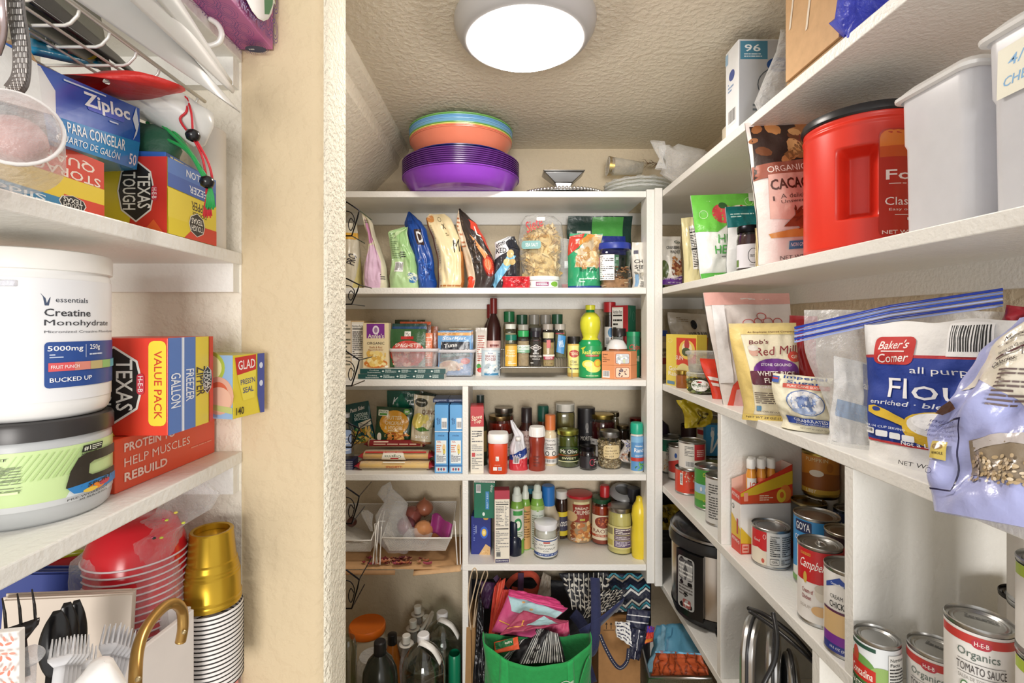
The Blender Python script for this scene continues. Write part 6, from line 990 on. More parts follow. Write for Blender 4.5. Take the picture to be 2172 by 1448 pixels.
qbag([(1932, 1072, .565), (2420, 1165, .405), (2440, 560, .425), (2050, 690, .585)], .08, 'lavender oats bag with nutrition panel and a clear window of oats', '#aab0e0', [
    ('p', [(.05, .62), (.26, .99), (.98, .99), (.98, .42), (.62, .44), (.45, .56), (.2, .66)], '#ddd6c6'), ('p', [(.26, .20), (.98, .16), (.98, .40), (.7, .42), (.45, .40), (.28, .36)], '#8d7f6c'),
    ('n', .27, .17, .98, .30, ['#cbb694', '#b8a07a', '#dccbb0', '#a08a68'], 300, .013, 1.4), ('p', [(.3, .31), (.5, .36), (.98, .33), (.98, .40), (.7, .42), (.45, .40), (.3, .36)], '#bdb6b4'),
    ('t', .36, .885, .22, .028, 'Nutrition Facts', '#2e2226', 22), ('t', .33, .845, .2, .014, 'servings per container', '#4a3a3c', 22), ('t', .36, .81, .22, .02, 'Serving size 1/2 cup (40g)', '#2e2226', 22), ('p', [(.26, .76), (.48, .84), (.48, .828), (.26, .748)], '#4a2028'), ('t', .33, .735, .14, .028, 'Calories', '#2e2226', 22), ('t', .45, .79, .07, .045, '190', '#2e2226', 22), ('l', .34, .52, .62, .70, 9, '#6a5a58'), ('t', .62, .88, .2, .018, 'GREAT FOR', '#5a4a4a', 22), ('l', .52, .78, .95, .98, 10, '#7a6c68'),
    ('t', .10, .455, .2, .016, 'and treated', '#5a5c8c', -6, 'i'), ('t', .11, .43, .2, .016, 'handled with care in', '#5a5c8c', -6, 'i'), ('t', .11, .405, .2, .016, 'state-of-the-art', '#5a5c8c', -6, 'i'), ('t', .11, .38, .18, .016, 'standards are met.', '#5a5c8c', -6, 'i'),
    ('p', [(.06, .26), (.155, .25), (.17, .345), (.07, .35)], '#c9b45c'), ('e', .113, .32, .03, .016, '#8a6a34'), ('t', .115, .285, .06, .014, 'WHOLE', '#3a2e1c'), ('o', .08, .19, .022, .016, .004, '#3a3c6a'), ('p', [(0, .5), (.06, .56), (.12, .52), (.05, .49)], '#5a3a30'), ('p', [(.06, .1), (.2, .1), (.26, .46), (.06, .44), (.07, .435), (.25, .45), (.192, .108), (.06, .108)], '#26264a'), ('l', .08, .245, .15, .25, 1, '#555')],
     seed=241, gus=.95, crum=.016, seal=.02, m='bag', bulge=.3, name='oats_bag', ol=[(0, -48, 50), (40, -58, 50), (65, -42, 50), (82, -30, 50), (100, -6, 50)], nu=40, nv=46)
# ================================================================ fourth right shelf: cans
z = SR[4]
def cn(px, Y, r, h, label, col, pr=(), dz=0, X=None, rz=None, **k):
    X = at(px, Y) if X is None else X
    return can('food_can', label, r, h, (X, Y, z+dz+.0002), rz if rz is not None else -atan2(X, Y)*1.0, col, pr, **k)
cn(1421, 1.745, .038, .125, 'can of field peas with green top label', '#dcd6c4', [('r', 0, .80, 1, .98, '#1f5a44'), ('r', 0, .62, 1, .8, '#1d6a4c'), ('t', .55, .7, .3, .12, 'Our Fields', '#eef2e8', 4, 'i'), ('t', .55, .55, .34, .07, 'CROCKET', '#4a4a5a'), ('t', .55, .45, .2, .08, 'PEAS', '#3a3a4a'), ('n', .3, .05, .85, .38, ['#d9b06a', '#c9905a', '#e8cf9c', '#b87a3c'], 80, .016, 1.2)], lidcol='#8a8c8c')
cn(1438, 1.66, .030, .115, 'small white and red can tucked between peas and meat cans', '#e0dcd4', [('p', [(0, .2), (1, .2), (1, .55), (.5, .62), (0, .5)], '#cc4036'), ('e', .42, .75, .05, .08, '#2f5aa8')], lidcol='#b0aca4')
cn(1459, 1.53, .037, .078, 'low can with red label and pictured meat cubes, bottom of stack', '#d8462e', [('n', .3, .5, .9, .98, ['#e6c0a8', '#c98a74', '#eed8c6', '#b86a58'], 40, .025), ('r', .27, .35, .36, .9, '#e8e4de'), ('bar', .28, .4, .35, .88, 1), ('l', .55, .1, .8, .24, 2, '#8a2a20')])
cn(1468, 1.515, .039, .085, 'red and white meat can stacked on another can, barcode side', '#e6e2da', [('r', .56, .36, .9, 1, '#c43038'), ('l', .3, .5, .54, .92, 7, '#777'), ('l', .62, .5, .85, .8, 4, '#f0c8c0'), ('bar', .32, .05, .56, .3), ('e', .67, .16, .05, .12, '#1f1f1f')], dz=.0785)
cn(1512, 1.56, .034, .105, 'can of green beans with a white label edge', '#7a7c4a', [('n', .25, .05, .95, .8, ['#6a7a3a', '#8a9a4c', '#c4c08a', '#55602c'], 50, .05, 5), ('r', .2, .05, .32, .8, '#e8e6e0')], lidcol='#7f8a94')
carton('cutlery_pack', 'blue box with white fork pictures on the green bean can', 'box', .07, .03, .098, '#2f8ac0', (at(1521, 1.55), 1.545, z+.1055), math.radians(-6), front=[('p', [(.16, .1), (.24, .1), (.34, .6), (.24, .62)], '#dfe6ea'), ('e', .27, .7, .08, .12, '#dfe6ea'), ('p', [(.2, .1), (.28, .12), (.62, .6), (.55, .66)], '#dfe6ea'), ('e', .56, .7, .08, .1, '#dfe6ea'), ('r', .22, .74, .24, .92, '#dfe6ea'), ('r', .27, .74, .29, .93, '#dfe6ea'), ('r', .32, .74, .34, .92, '#dfe6ea'), ('r', .52, .74, .54, .9, '#dfe6ea'), ('r', .57, .74, .59, .92, '#dfe6ea'), ('r', .62, .72, .64, .88, '#dfe6ea')])
cn(1502, 1.69, .037, .205, 'tall yellow-green juice can with red and white label', '#cfd07a', [('r', .05, 0, .42, 1, '#e6e2d2'), ('r', .1, .72, .38, .8, '#b83a3c'), ('t', .25, .62, .22, .05, 'FRUIT', '#8a2a3a'), ('t', .27, .52, .2, .05, 'BULL', '#333'), ('p', [(.06, .12), (.4, .2), (.32, .4), (.12, .36)], '#dfc23a'), ('e', .6, .4, .15, .3, '#a8b848'), ('t', .68, .6, .3, .03, 'PINEAPPLE', '#3a5a24', 90)], wrap=True)
cn(1466, 1.74, .034, .165, 'dark brown cocoa tin behind the meat cans', '#3a1f1e', [('t', .55, .5, .3, .1, 'BARISTA', '#c9a84c'), ('t', .55, .36, .24, .06, 'BREW', '#c9a84c')], lidcol='#4a3432')
t = qbag([(1455, 905, 1.55), (1510, 900, 1.55), (1500, 838, 1.55), (1440, 845, 1.55)], .02, 'yellow snack bag drooping above the dark tin', '#d6c02c', [('n', .3, .1, .8, .6, ['#b8a020', '#5a4a20', '#e8da6a'], 14, .1)], seed=251, gus=.6, crum=.012); t.location.z -= .006
vessel('dark_bundle', 'dark wrapped jar at the back left corner of can shelf', 'jar', (at(1400, 1.815), 1.81, z), [(.03, 0), (.034, .12), (.028, .15), (.01, .165)], 'gloss', '#2c2430')
cn(1503, 1.40, .037, .118, 'green coconut can with a dairy cow picture', '#4a9a44', [('r', 0, .36, 1, .62, '#9cc4e0'), ('r', 0, .2, 1, .38, '#8ab84a'), ('t', .5, .88, .3, .1, 'California', '#e8e24a'), ('t', .52, .76, .22, .09, 'Farms', '#e8e24a'), ('rr', .4, .42, .56, .56, .4, '#f2f2ee'), ('e', .44, .5, .02, .05, '#1a1a1a'), ('e', .5, .47, .025, .04, '#1a1a1a'), ('r', .42, .34, .43, .44, '#f2f2ee'), ('r', .52, .34, .53, .44, '#f2f2ee'), ('e', .58, .52, .03, .05, '#eceae4'), ('t', .5, .2, .3, .08, 'Organic', '#e8e24a', 0, 'i'), ('l', .35, .05, .7, .12, 1, '#dff0d0'), ('e', .3, .5, .03, .06, '#e8ecf2')], rz=-.36)
cn(1524, 1.29, .031, .125, 'narrow can hidden by the upright panel', '#d6d6d4', [('l', .2, .1, .8, .9, 14, '#555')])
# ketone box with bottles
A = Vector((.533, 1.113)); B_ = Vector((.655, 1.122)); d_ = B_-A; w_ = d_.length; rz_k = atan2(d_.y, d_.x); h0 = .112; dep = .038
t = thing('drink_display_box', 'white, red and yellow drink carton with cut-away top and peaches', 'box', ((A.x+B_.x)/2, (A.y+B_.y)/2, z+.0003), rz_k)
MB().box(-w_/2, w_/2, 0, dep, 0, h0, '#e8e4e0').build('carton_body', 'card', t, smooth=False, bevel=.0006)
b = MB(); x = w_/2; th = .0015; hl, hr = .026, .088
b.add([(-x, 0, h0), (x, 0, h0), (x, 0, h0+hr), (-x, 0, h0+hl), (-x, th, h0), (x, th, h0), (x, th, h0+hr), (-x, th, h0+hl)], [(0, 1, 2, 3), (7, 6, 5, 4), (3, 2, 6, 7), (0, 4, 5, 1)], '#cf3a26')
b.box(-x, -x+th, 0, dep, h0, h0+hl, '#cf3a26', {'r': '#f0d8cc'}); b.box(x-th, x, 0, dep, h0, h0+hr, '#cf3a26', {'l': '#f0d8cc'}); b.box(-x, x, 0, dep, h0, h0+th, '#e8e0d8')
b.add([(-x, dep, h0), (x, dep, h0), (x, dep, h0+hr), (-x, dep, h0+hl+.02)], [(0, 1, 2, 3)], '#f0c8b8'); b.build('open_tray', 'card', t, smooth=False)
p = MB(); prints(p, flat((-x, 0, 0), (1, 0, 0), (0, 0, 1), w_, h0), [('p', [(0, .55), (.2, .32), (1, .3), (1, .12), (0, .22)], '#d9b42c'), ('p', [(0, .22), (1, .16), (1, 0), (0, 0)], '#cc3a28'), ('rr', .03, .03, .16, .2, .1, '#e8a898'), ('l', .05, .05, .14, .18, 2, '#cc3a28')])
prints(p, flat((-x, 0, h0), (1, 0, 0), (0, 0, 1), w_, .088), [('p', [(0, .1), (0, .28), (.3, .48), (1, .84), (1, .5), (.4, .28)], '#d4b02a'), ('p', [(.0, .02), (.0, .2), (.4, .26), (1, .4), (1, .02)], '#cc4a24'), ('e', .86, .26, .11, .22, '#e0803a'), ('e', .78, .2, .09, .17, '#e8c83c'), ('e', .79, .22, .04, .08, '#d86a2c'), ('l', .36, .08, .62, .24, 3, '#f0d8b8'), ('rr', .06, .08, .14, .3, .1, '#e89880')])
prints(p, flat((-x, dep, 0), (0, -1, 0), (0, 0, 1), dep, h0+hl), [('r', 0, 0, 1, .24, '#cc3a28'), ('p', [(0, .24), (1, .24), (1, .4), (0, .6)], '#d9b42c'), ('t', .5, .18, .8, .06, 'KETONE-IQ', '#f4ece8', -6), ('t', .5, .92, .8, .07, 'KETONE-IQ', '#f4ece8', -6), ('r', .6, .3, .75, .55, '#b83a4a'), ('e', .2, .72, .12, .04, '#2a2a2a'), ('e', .2, .72, .08, .03, '#e8e4e0')])
p.build('printed_panel', 'card', t, smooth=False)
cs, sn = cos(rz_k), sin(rz_k)
for i, (lx, ly) in enumerate(((-.030, .012), (-.006, .012), (.018, .012), (-.018, .028), (.008, .028))):
    wx = t.location.x+lx*cs-ly*sn; wy = t.location.y+lx*sn+ly*cs
    vessel('shot_bottle', 'small orange drink bottle with white cap in the cut-away carton, ' + ['front left', 'front middle', 'front right', 'rear left', 'rear right'][i], 'bottle', (wx, wy, z+h0+.002), [(.0096, 0), (.0104, .003), (.0104, .062), (.0072, .074), (.0072, .078)], 'gloss', '#e0963a', [(.0088, .076), (.009, .078), (.009, .094), (.0078, .097)], '#eeece8', lab=(.012, .056, .0107, '#dd6a3a' if i != 0 else '#e6e2dc', [('t', .5, .6, .5, .4, 'IQ', '#f4e8dc' if i else '#c9502c')], 2.4), cap_name='cap', seg=18, ridges=12)
cn(0, 1.078, .0375, .082, 'short can with red and white label, nutrition side, in front of the drink box', '#e8e6e0', [('p', [(.05, .42), (.4, .42), (.4, 1), (.05, 1)], '#c8282e'), ('p', [(.05, 0), (.4, 0), (.4, .38), (.22, .48), (.05, .42)], '#e6dcc8'), ('e', .33, .12, .03, .07, '#c85a48'), ('o', .36, .85, .03, .07, .008, '#f0dcd8'), ('t', .2, .7, .14, .09, 'Good', '#f0dcd8', 0, 'i'), ('t', .55, .9, .16, .05, 'Nutrition', '#222'), ('t', .52, .83, .1, .05, 'Facts', '#222'), ('l', .46, .3, .64, .8, 8, '#444'), ('l', .68, .3, .92, .92, 10, '#555'), ('rr', .46, .06, .62, .24, .1, '#555'), ('rr', .465, .08, .615, .22, .1, '#ece8e2'), ('t', .54, .15, .1, .08, '100%', '#222'), ('l', .66, .06, .9, .24, 3, '#666')], X=.582, rz=-.42)
cn(0, .993, .040, .138, 'tall blue coconut milk can with split coconut picture', '#3a8fcf', [('p', [(.0, .2), (.5, .3), (.72, .24), (.72, 0), (0, 0)], '#e6e8e2'), ('rr', .12, .8, .42, .98, .1, '#1f2f5a'), ('t', .27, .89, .26, .12, 'GOYA', '#e8ecf2'), ('t', .3, .7, .38, .075, 'COCONUT', '#f4f6f8'), ('t', .34, .6, .2, .075, 'Milk', '#f4f6f8', 0, 'i'), ('e', .36, .27, .16, .1, '#6a4a34'), ('e', .36, .3, .14, .075, '#f4f2ec'), ('p', [(.5, .3), (.62, .4), (.56, .26)], '#4f9a44'), ('p', [(.52, .2), (.66, .26), (.54, .14)], '#5aa84c'), ('r', 0, 0, .72, .08, '#6aa04a'), ('r', .72, .0, 1, 1, '#dfe8ee'), ('l', .74, .05, .98, .95, 16, '#2f5a86')], X=.628, rz=-.55)
cn(0, .915, .034, .137, 'dark soup can with red script banner behind the red and white soup can', '#2c1a1c', [('p', [(.0, .52), (.6, .66), (1, .56), (1, .8), (.5, .9), (0, .76)], '#a8222a'), ('t', .3, .72, .34, .09, "Campbell's", '#f0e4dc', -6, 'i'), ('t', .3, .55, .4, .13, 'CHUNKY', '#f0ece4', -4)], X=.633, rz=-.5, lidcol='#b0a89a')
cn(0, .87, .034, .135, 'red and white condensed cream soup can with pull tab', '#e9e6e2', [('r', 0, .55, 1, 1, '#c41e24'), ('t', .34, .78, .5, .17, "Campbell's", '#f6f0ec', -2, 'i'), ('t', .2, .93, .2, .04, 'CONDENSED', '#d8a84c'), ('e', .2, .6, .035, .08, '#c9a84c'), ('t', .24, .42, .2, .06, 'Cream of', '#8a2428'), ('t', .22, .33, .17, .06, 'Chicken', '#8a2428'), ('t', .2, .2, .2, .04, 'SOUP', '#b8b0a8'), ('e', .48, .44, .12, .12, '#dcd6c8'), ('e', .48, .49, .12, .06, '#c9c2b4'), ('e', .45, .18, .14, .07, '#d9b07a')], X=.556, rz=-.40, tab=True)
cn(0, .786, .034, .135, 'soup can with blue ribbon and purple band next to the divider', '#e6e4e0', [('p', [(.06, .84), (.3, .96), (.5, .84), (.5, .78), (.3, .88), (.06, .78)], '#2c4a9a'), ('t', .26, .86, .2, .04, 'Country Pure', '#e8ecf4'), ('t', .3, .70, .3, .05, 'CREAM OF', '#444'), ('t', .3, .60, .32, .08, 'CHICKEN', '#222'), ('r', 0, .5, 1, .53, '#5a2a4a'), ('r', 0, .22, 1, .5, '#d9b884'), ('p', [(0, .22), (1, .22), (1, .1), (0, .1)], '#7a2f9a'), ('r', 0, 0, 1, .1, '#2c3a8a'), ('t', .3, .05, .3, .04, '10.5 OZ (298g)', '#e8ecf4')], X=.549, rz=-.42)
cn(0, 1.09, .034, .13, 'dark labelled can behind the coconut milk', '#2a2c28', [('t', .4, .8, .3, .1, 'CURRY', '#d0c8b0'), ('t', .4, .6, .2, .1, 'CI', '#d0c8b0'), ('p', [(0, 0), (1, 0), (1, .2), (0, .3)], '#8a3a24')], X=.672, rz=-.5, lidcol='#8a7c5a')
cn(0, 1.03, .030, .135, 'dark blue can at the right rear of the shelf', '#2a3550', [('t', .3, .8, .3, .1, 'GOYA', '#dfe4ee')], X=.722, rz=-.6, lidcol='#7a7a7a')
cn(0, 1.125, .0335, .135, 'wide white can under the orange pumpkin can', '#d8d4cc', [('l', .4, .1, .45, .9, 1, '#777')], X=.7205, rz=-.5, lidcol='#6a6050')
cn(0, 1.122, .036, .095, 'orange pumpkin can with pie slice picture, top of a stack', '#c9822c', [('t', .4, .9, .44, .1, 'PUMPKIN', '#f2dfae'), ('p', [(0, .12), (1, .12), (1, .5), (.5, .58), (0, .46)], '#9a5a24'), ('e', .4, .55, .14, .09, '#f0e8dc'), ('e', .66, .72, .07, .12, '#b06a24'), ('r', 0, 0, 1, .12, '#cfa83c'), ('t', .3, .06, .2, .09, 'LIBBY', '#f2ead2')], dz=.1355, X=.718, rz=-.5, lidcol='#b8a050')
# tomato cans, near compartment
TS = lambda: [('r', 0, .84, 1, .96, '#c03a34'), ('rr', .40, .80, .60, .93, .5, '#b82a3c'), ('t', .5, .865, .14, .06, 'H-E-B', '#f6ece8'), ('t', .47, .69, .42, .14, 'Organics', '#5a6a62', 0, 'n'), ('r', .26, .585, .74, .592, '#555'), ('t', .5, .50, .5, .11, 'TOMATO SAUCE', '#3f3a3a', 0, 'b'), ('r', .26, .415, .74, .422, '#555'), ('t', .44, .36, .34, .05, 'SALSA DE TOMATE', '#8a8682', 0, 'n'), ('e', .34, .23, .045, .08, '#4f7f4c'), ('e', .34, .25, .03, .04, '#eef2ea'), ('e', .62, .19, .13, .17, '#cf4a2c'), ('e', .68, .15, .1, .14, '#b83a24'), ('e', .58, .25, .03, .03, '#eaa890'), ('p', [(.6, .34), (.64, .36), (.7, .33), (.65, .31)], '#4f7a34'), ('e', .5, .08, .09, .08, '#c4442c'), ('t', .32, .08, .1, .03, 'NET WT 8 OZ', '#8a8682', 0, 'n')]
cd_ = [('l', .3, .55, .78, .72, 3, '#3a3a38')]
cn(0, .562, .030, .092, 'lower tomato sauce can under the big front one, only its rim and top label seen', '#e6e4e0', TS(), X=.540, rz=-.66)
cn(0, .562, .030, .092, 'upper tomato sauce can with full label, top of the front stack', '#e6e4e0', TS(), dz=.0925, X=.540, rz=-.70, lidpr=cd_)
cn(0, .655, .030, .0925, 'tomato sauce can behind the stack with stamped code on lid', '#e6e4e0', TS(), X=.572, rz=-.95, lidpr=cd_)
cn(0, .689, .0265, .086, 'green tomato paste can with red banner beside the divider', '#dfe4e6', [('r', 0, 0, .72, .55, '#4f7a3c'), ('e', .2, .55, .3, .22, '#6a9a4c'), ('e', .6, .5, .2, .16, '#8fb060'), ('r', 0, .9, .5, .97, '#1f4a3a'), ('e', .15, .72, .07, .16, '#c04a34'), ('p', [(.0, .34), (.5, .30), (.5, .56), (.0, .66)], '#c0281e'), ('t', .26, .45, .4, .15, 'Contadina', '#f4ece0', -3), ('p', [(0, .04), (.36, .0), (.36, .26), (0, .32)], '#1f4a2c'), ('t', .18, .2, .26, .12, 'PASTE', '#f0ece0', -4), ('e', .5, .12, .1, .12, '#dc8a6a'), ('r', .68, 0, 1, .92, '#e6e6e2'), ('t', .84, .84, .26, .06, 'Nutrition', '#222'), ('t', .8, .75, .18, .06, 'Facts', '#222'), ('l', .7, .3, .98, .7, 7, '#444'), ('r', .68, 0, 1, .2, '#3f8a6a')], X=.520, rz=-.70)
DT = lambda: [('r', 0, .86, 1, 1, '#a8c03c'), ('rr', .36, .82, .56, .93, .5, '#b82a3c'), ('t', .46, .875, .14, .05, 'H-E-B', '#f6ece8'), ('t', .42, .7, .44, .13, 'Organics', '#5a6a62', 0, 'n'), ('t', .44, .5, .56, .1, 'DICED TOMATOES', '#3f3a3a'), ('e', .5, .2, .14, .18, '#cf4a2c'), ('n', .3, .02, .5, .14, ['#b8352a', '#d0503c', '#8a2a20'], 14, .03)]
for k in range(3): cn(0, .487, .033, .094, ['lowest diced tomato can at the right edge with lime band', 'middle diced tomato can at the right edge with lime band', 'top diced tomato can at the right edge, rim near the shelf above'][k], '#e6e4e0', DT(), dz=.0944*k, X=.551, rz=-.75)
for k in range(3): cn(0, .580, .031, .094, ['back stack tomato can, lowest, behind the lime band cans', 'back stack tomato can, middle one', 'back stack tomato can reaching highest under the shelf'][k], '#dcd8d2', [('t', .5, .7, .5, .14, 'CRUSHED', '#3f3a3a'), ('t', .5, .52, .5, .14, 'TOMATO', '#3f3a3a'), ('r', .2, .1, .8, .35, '#8a3a2c')], dz=.0944*k, X=.634, rz=-.8)
for k in range(2): cn(0, .655, .031, .079, ['dark lidded can at rear right, lower', 'dark lidded can at rear right with black rim on top'][k], '#c9c4bc', [], dz=.0794*k, X=.698, rz=-.8, lidcol='#3a3838')
# ================================================================ fifth right shelf: pressure cooker, waffle maker
z = SR[5]; X_, Y_ = .618, 1.44; r_ = .122
t = thing('pressure_cooker', 'stainless steel electric pressure cooker with black lid and control panel', 'pressure cooker', (X_, Y_, z))
MB().lathe([(.0001, 0), (r_*.86, 0), (r_*.95, .006), (r_*1.01, .028), (r_*1.01, .034)], '#1d1d1f', 56).build('base', 'plastic', t, auto=40)
MB().lathe([(r_*.99, .032), (r_, .036), (r_, .205), (r_*.985, .208)], '#b9aea2', 56).build('steel_shell', 'steel', t, auto=40)
MB().lathe([(r_*1.0, .205), (r_*1.06, .208), (r_*1.07, .222), (r_*1.03, .236), (r_*.95, .24)], '#232325', 56).build('top_ring', 'plastic', t, auto=40)
MB().lathe([(r_*1.0, .236), (r_*.99, .25), (r_*.93, .262), (r_*.8, .272), (r_*.55, .278), (.0001, .28)], '#1a1a1c', 56).build('lid', 'gloss', t, auto=40)
MB().lathe([(r_*.96, .2385), (r_*1.035, .24), (r_*1.035, .246), (r_*.97, .248)], '#a8a8aa', 56).build('chrome_band', 'metal', t, auto=40)
b = MB(); S = cyl(r_+.002, .03, .175, .62, rot=-.95)
g = lambda u, v, d: S.fn(u*S.W, v*S.H, d)
b.grid(lambda u, v: g(u, v, .012), 8, 8, '#141416'); b.grid(lambda u, v: g(u, 0, .012*v-.002), 8, 1, '#141416'); b.grid(lambda u, v: g(u, 1, .012*(1-v)), 8, 1, '#141416'); b.grid(lambda u, v: g(0, v, .012*(1-u)), 1, 8, '#141416'); b.grid(lambda u, v: g(1, v, .012*u), 1, 8, '#141416'); b.build('control_panel', 'gloss', t, auto=30)
p = MB(); S2 = Surf(S.W, S.H, lambda x, y, d: S.fn(x, y, .012+d), .03); prints(p, S2, [('rr', .08, .10, .72, .92, .2, '#9a9a98'), ('rr', .12, .56, .68, .88, .2, '#4a4a4c'), ('l', .14, .6, .66, .84, 4, '#c8c8c4'), ('l', .14, .3, .66, .5, 4, '#55504e'), ('rr', .3, .13, .6, .26, .2, '#8a4a48'), ('l', .34, .16, .56, .22, 1, '#e8e0dc')]); p.build('button_overlay', 'card', t)
for s in (-.95+1.35, ): 
    b = MB(); S3 = cyl(r_*1.05, .205, .03, .5, rot=s); b.grid(lambda u, v: S3.fn(u*S3.W, v*S3.H, .022*sin(pi*u)), 10, 3, '#1c1c1e'); b.build('side_handle', 'plastic', t, solid=.006)
b = MB(); b.tube([(-.05, -r_*.95, .012), (0, -r_*1.06, .006), (.05, -r_*1.02, .004), (.075, -r_*.9, .004)], [.008, .012, .012, .009], '#1b1b1d', 8); b.build('front_foot', 'plastic', t)
t = thing('frying_pan_lid', 'black round pan edge leaning beside the pressure cooker', 'pan', (.565, 1.21, z+.055), 0, None, (math.radians(90), 0, math.radians(35))); MB().lathe([(.0001, .012), (.04, .012), (.05, .004), (.052, 0), (.048, -.003), (.0001, 0)], '#242426', 32).build('pan_body', 'plastic', t, auto=40)
qbag([(1396, 1125, 1.74), (1450, 1122, 1.74), (1440, 1068, 1.74), (1400, 1075, 1.74)], .03, 'crumpled yellow bag behind the pressure cooker', '#c9a828', [('n', .1, .1, .9, .9, ['#8a7420', '#e0c84a', '#a88c1c', '#3a2c10'], 24, .12)], seed=261, gus=.8, crum=.014)
carton('black_box', 'black box at the back left under the yellow bag', 'box', .07, .05, .24, '#23201f', (at(1420, 1.76), 1.77, z), front=[('l', .1, .2, .9, .8, 10, '#3a3634')])
# waffle maker with cords
t = thing('waffle_maker', 'chrome waffle maker standing on edge with a painted red and green reflection', 'waffle maker', (.600, 1.02, z))
t.location = (0, 0, z)
for i, (px, Y, H, rr_, th) in enumerate(((1586, 1.07, .198, .062, .030), (1630, 1.00, .205, .058, .026), (1668, .97, .185, .05, .022))):
    q = [(-rr_, 0), (-rr_*1.02, (H-rr_)*.5)]+[(-rr_*cos(a), H-rr_+rr_*sin(a)) for a in [pi*k/14 for k in range(15)]]+[(rr_*1.02, (H-rr_)*.5), (rr_, 0)]
    b = MB(); b.hexa([(-th/2, y, zz) for y, zz in q], [(th/2, y, zz) for y, zz in q], ['#dcdcdc', '#c8c8c8', '#bdbdbd'][i]); o = b.build('chrome_plate', 'metal', t, smooth=True, auto=35, bevel=.006); o.location = (at(px, Y)+th*.4, Y, .0005); o.rotation_euler = (0, 0, math.radians(-38+8*i))
    b = MB(); b.tube([(0, y*1.03, zz*1.01+.001) for y, zz in q], .003, '#3a3a3c', 8); r2 = b.build('rubber_edge', 'plastic', t); r2.location = o.location; r2.rotation_euler = o.rotation_euler
    if i == 0: p = MB(); prints(p, flat((-th/2, .04, .03), (0, -1, 0), (0, 0, 1), .08, .12), [('rr', 0, 0, 1, 1, .15, '#26262a'), ('p', [(.1, .3), (.9, .34), (.9, .95), (.2, .95)], '#6a2038'), ('r', .1, .05, .9, .26, '#1f7a3c'), ('r', .3, .32, .85, .44, '#b8c4cc')]); p.build('painted_reflection', 'gloss', o, smooth=False)  # red and green reflection painted onto the chrome face
t2 = thing('toaster', 'low chrome toaster with red and green side patches beside the cords', 'toaster', (.60, .90, z), math.radians(-25))
b = MB(); b.lathe([(.028, 0), (.032, .01), (.032, .05), (.028, .062), (.0001, .064)], '#c8c8c8', 32, sq=4); b.build('toaster_body', 'metal', t2, auto=40)
b = MB(); b.box(-.034, -.0325, -.02, .02, .012, .03, '#2f8a4a'); b.box(-.034, -.0325, -.02, .02, .031, .05, '#8a2a4a'); b.build('coloured_patches', 'plastic', t2, smooth=False)  # thin green and red plates on the left side, red uppermost
t = thing('power_cord', 'thick black power cord looping behind the upright panel', 'cord', (0, 0, 0)); b = MB()
def cpt(l): return [P(x, y, Y) for x, y, Y in l]
def smooth(pts, sub=6):
    P_ = [Vector(p) for p in pts]; out = []
    for i in range(len(P_)-1):
        p0 = P_[max(0, i-1)]; p1 = P_[i]; p2 = P_[i+1]; p3 = P_[min(len(P_)-1, i+2)]
        for k in range(sub):
            t_ = k/sub; out.append(.5*((2*p1)+(p2-p0)*t_+(2*p0-5*p1+4*p2-p3)*t_**2+(3*p1-p0-3*p2+p3)*t_**3))
    return out+[P_[-1]]
b.tube(smooth(cpt([(1588, 1290, 1.02), (1625, 1305, .96), (1680, 1345, .92), (1722, 1392, .90)])), .0042, '#1c1c1e', 8); b.tube(smooth(cpt([(1590, 1296, .99), (1640, 1330, .94), (1700, 1380, .89), (1726, 1405, .89)])), .0038, '#232325', 8)
b.build('cord_strand', 'plastic', t)
b = MB(); b.tube(smooth(cpt([(1640, 1300, .90), (1648, 1350, .87), (1643, 1400, .85), (1622, 1445, .84), (1612, 1470, .84)])), .0042, '#1a1a1c', 8); b.build('cord_loop', 'plastic', t)
t = thing('hand_mixer', 'black appliance with a silver latch at the lower right', 'mixer', (at(1675, .89), .885, z)); b = MB(); b.ball((0, 0, .035), .034, '#1e1e20', 18, 12, 1, 1, .6); b.build('housing', 'plastic', t)
MB().lathe([(.0001, 0), (.03, 0), (.03, .006), (.0001, .007)], '#232325', 28).build('dial', 'plastic', t).location = (.012, -.012, .002)
b = MB(); b.tube([(-.012, -.026, .056), (-.002, -.03, .04), (.01, -.03, .02)], .004, '#d0d0ce', 8, flat=.5); b.ball((-.012, -.027, .056), .007, '#d8d8d6', 10, 8); b.build('latch', 'metal', t)
# ================================================================ left shelves
def qcarton(bl, br, h, d, label, col, front=(), side=(), under=(), name='box', cat='box', end='l', **k):
    """upright carton whose front face runs from point bl to br (x, y, z)"""
    a, b_ = Vector(bl), Vector(br); dd = b_-a; c = (a+b_)/2
    return carton(name, label, cat, dd.length, d, h, col, c, atan2(dd.y, dd.x), front=front, left=side if end == 'l' else (), right=side if end == 'r' else (), bottom=under, **k)
LOGO = lambda cx, cy, w, h, rot=0, tc='#f0eee6': [('p', [(cx+dx*w/2, cy+dy*h/2) for dx, dy in ((-.8, .62), (0, 1), (.8, .62), (1, 0), (.8, -.62), (0, -1), (-.8, -.62), (-1, 0))], '#e8e4dc'), ('p', [(cx+dx*w*.46, cy+dy*h*.47) for dx, dy in ((-.8, .62), (0, 1), (.8, .62), (1, 0), (.8, -.62), (0, -1), (-.8, -.62), (-1, 0))], '#221f1f')]
zA, zB, zC, zT = SL[1], SL[2], SL[3], SL[0]
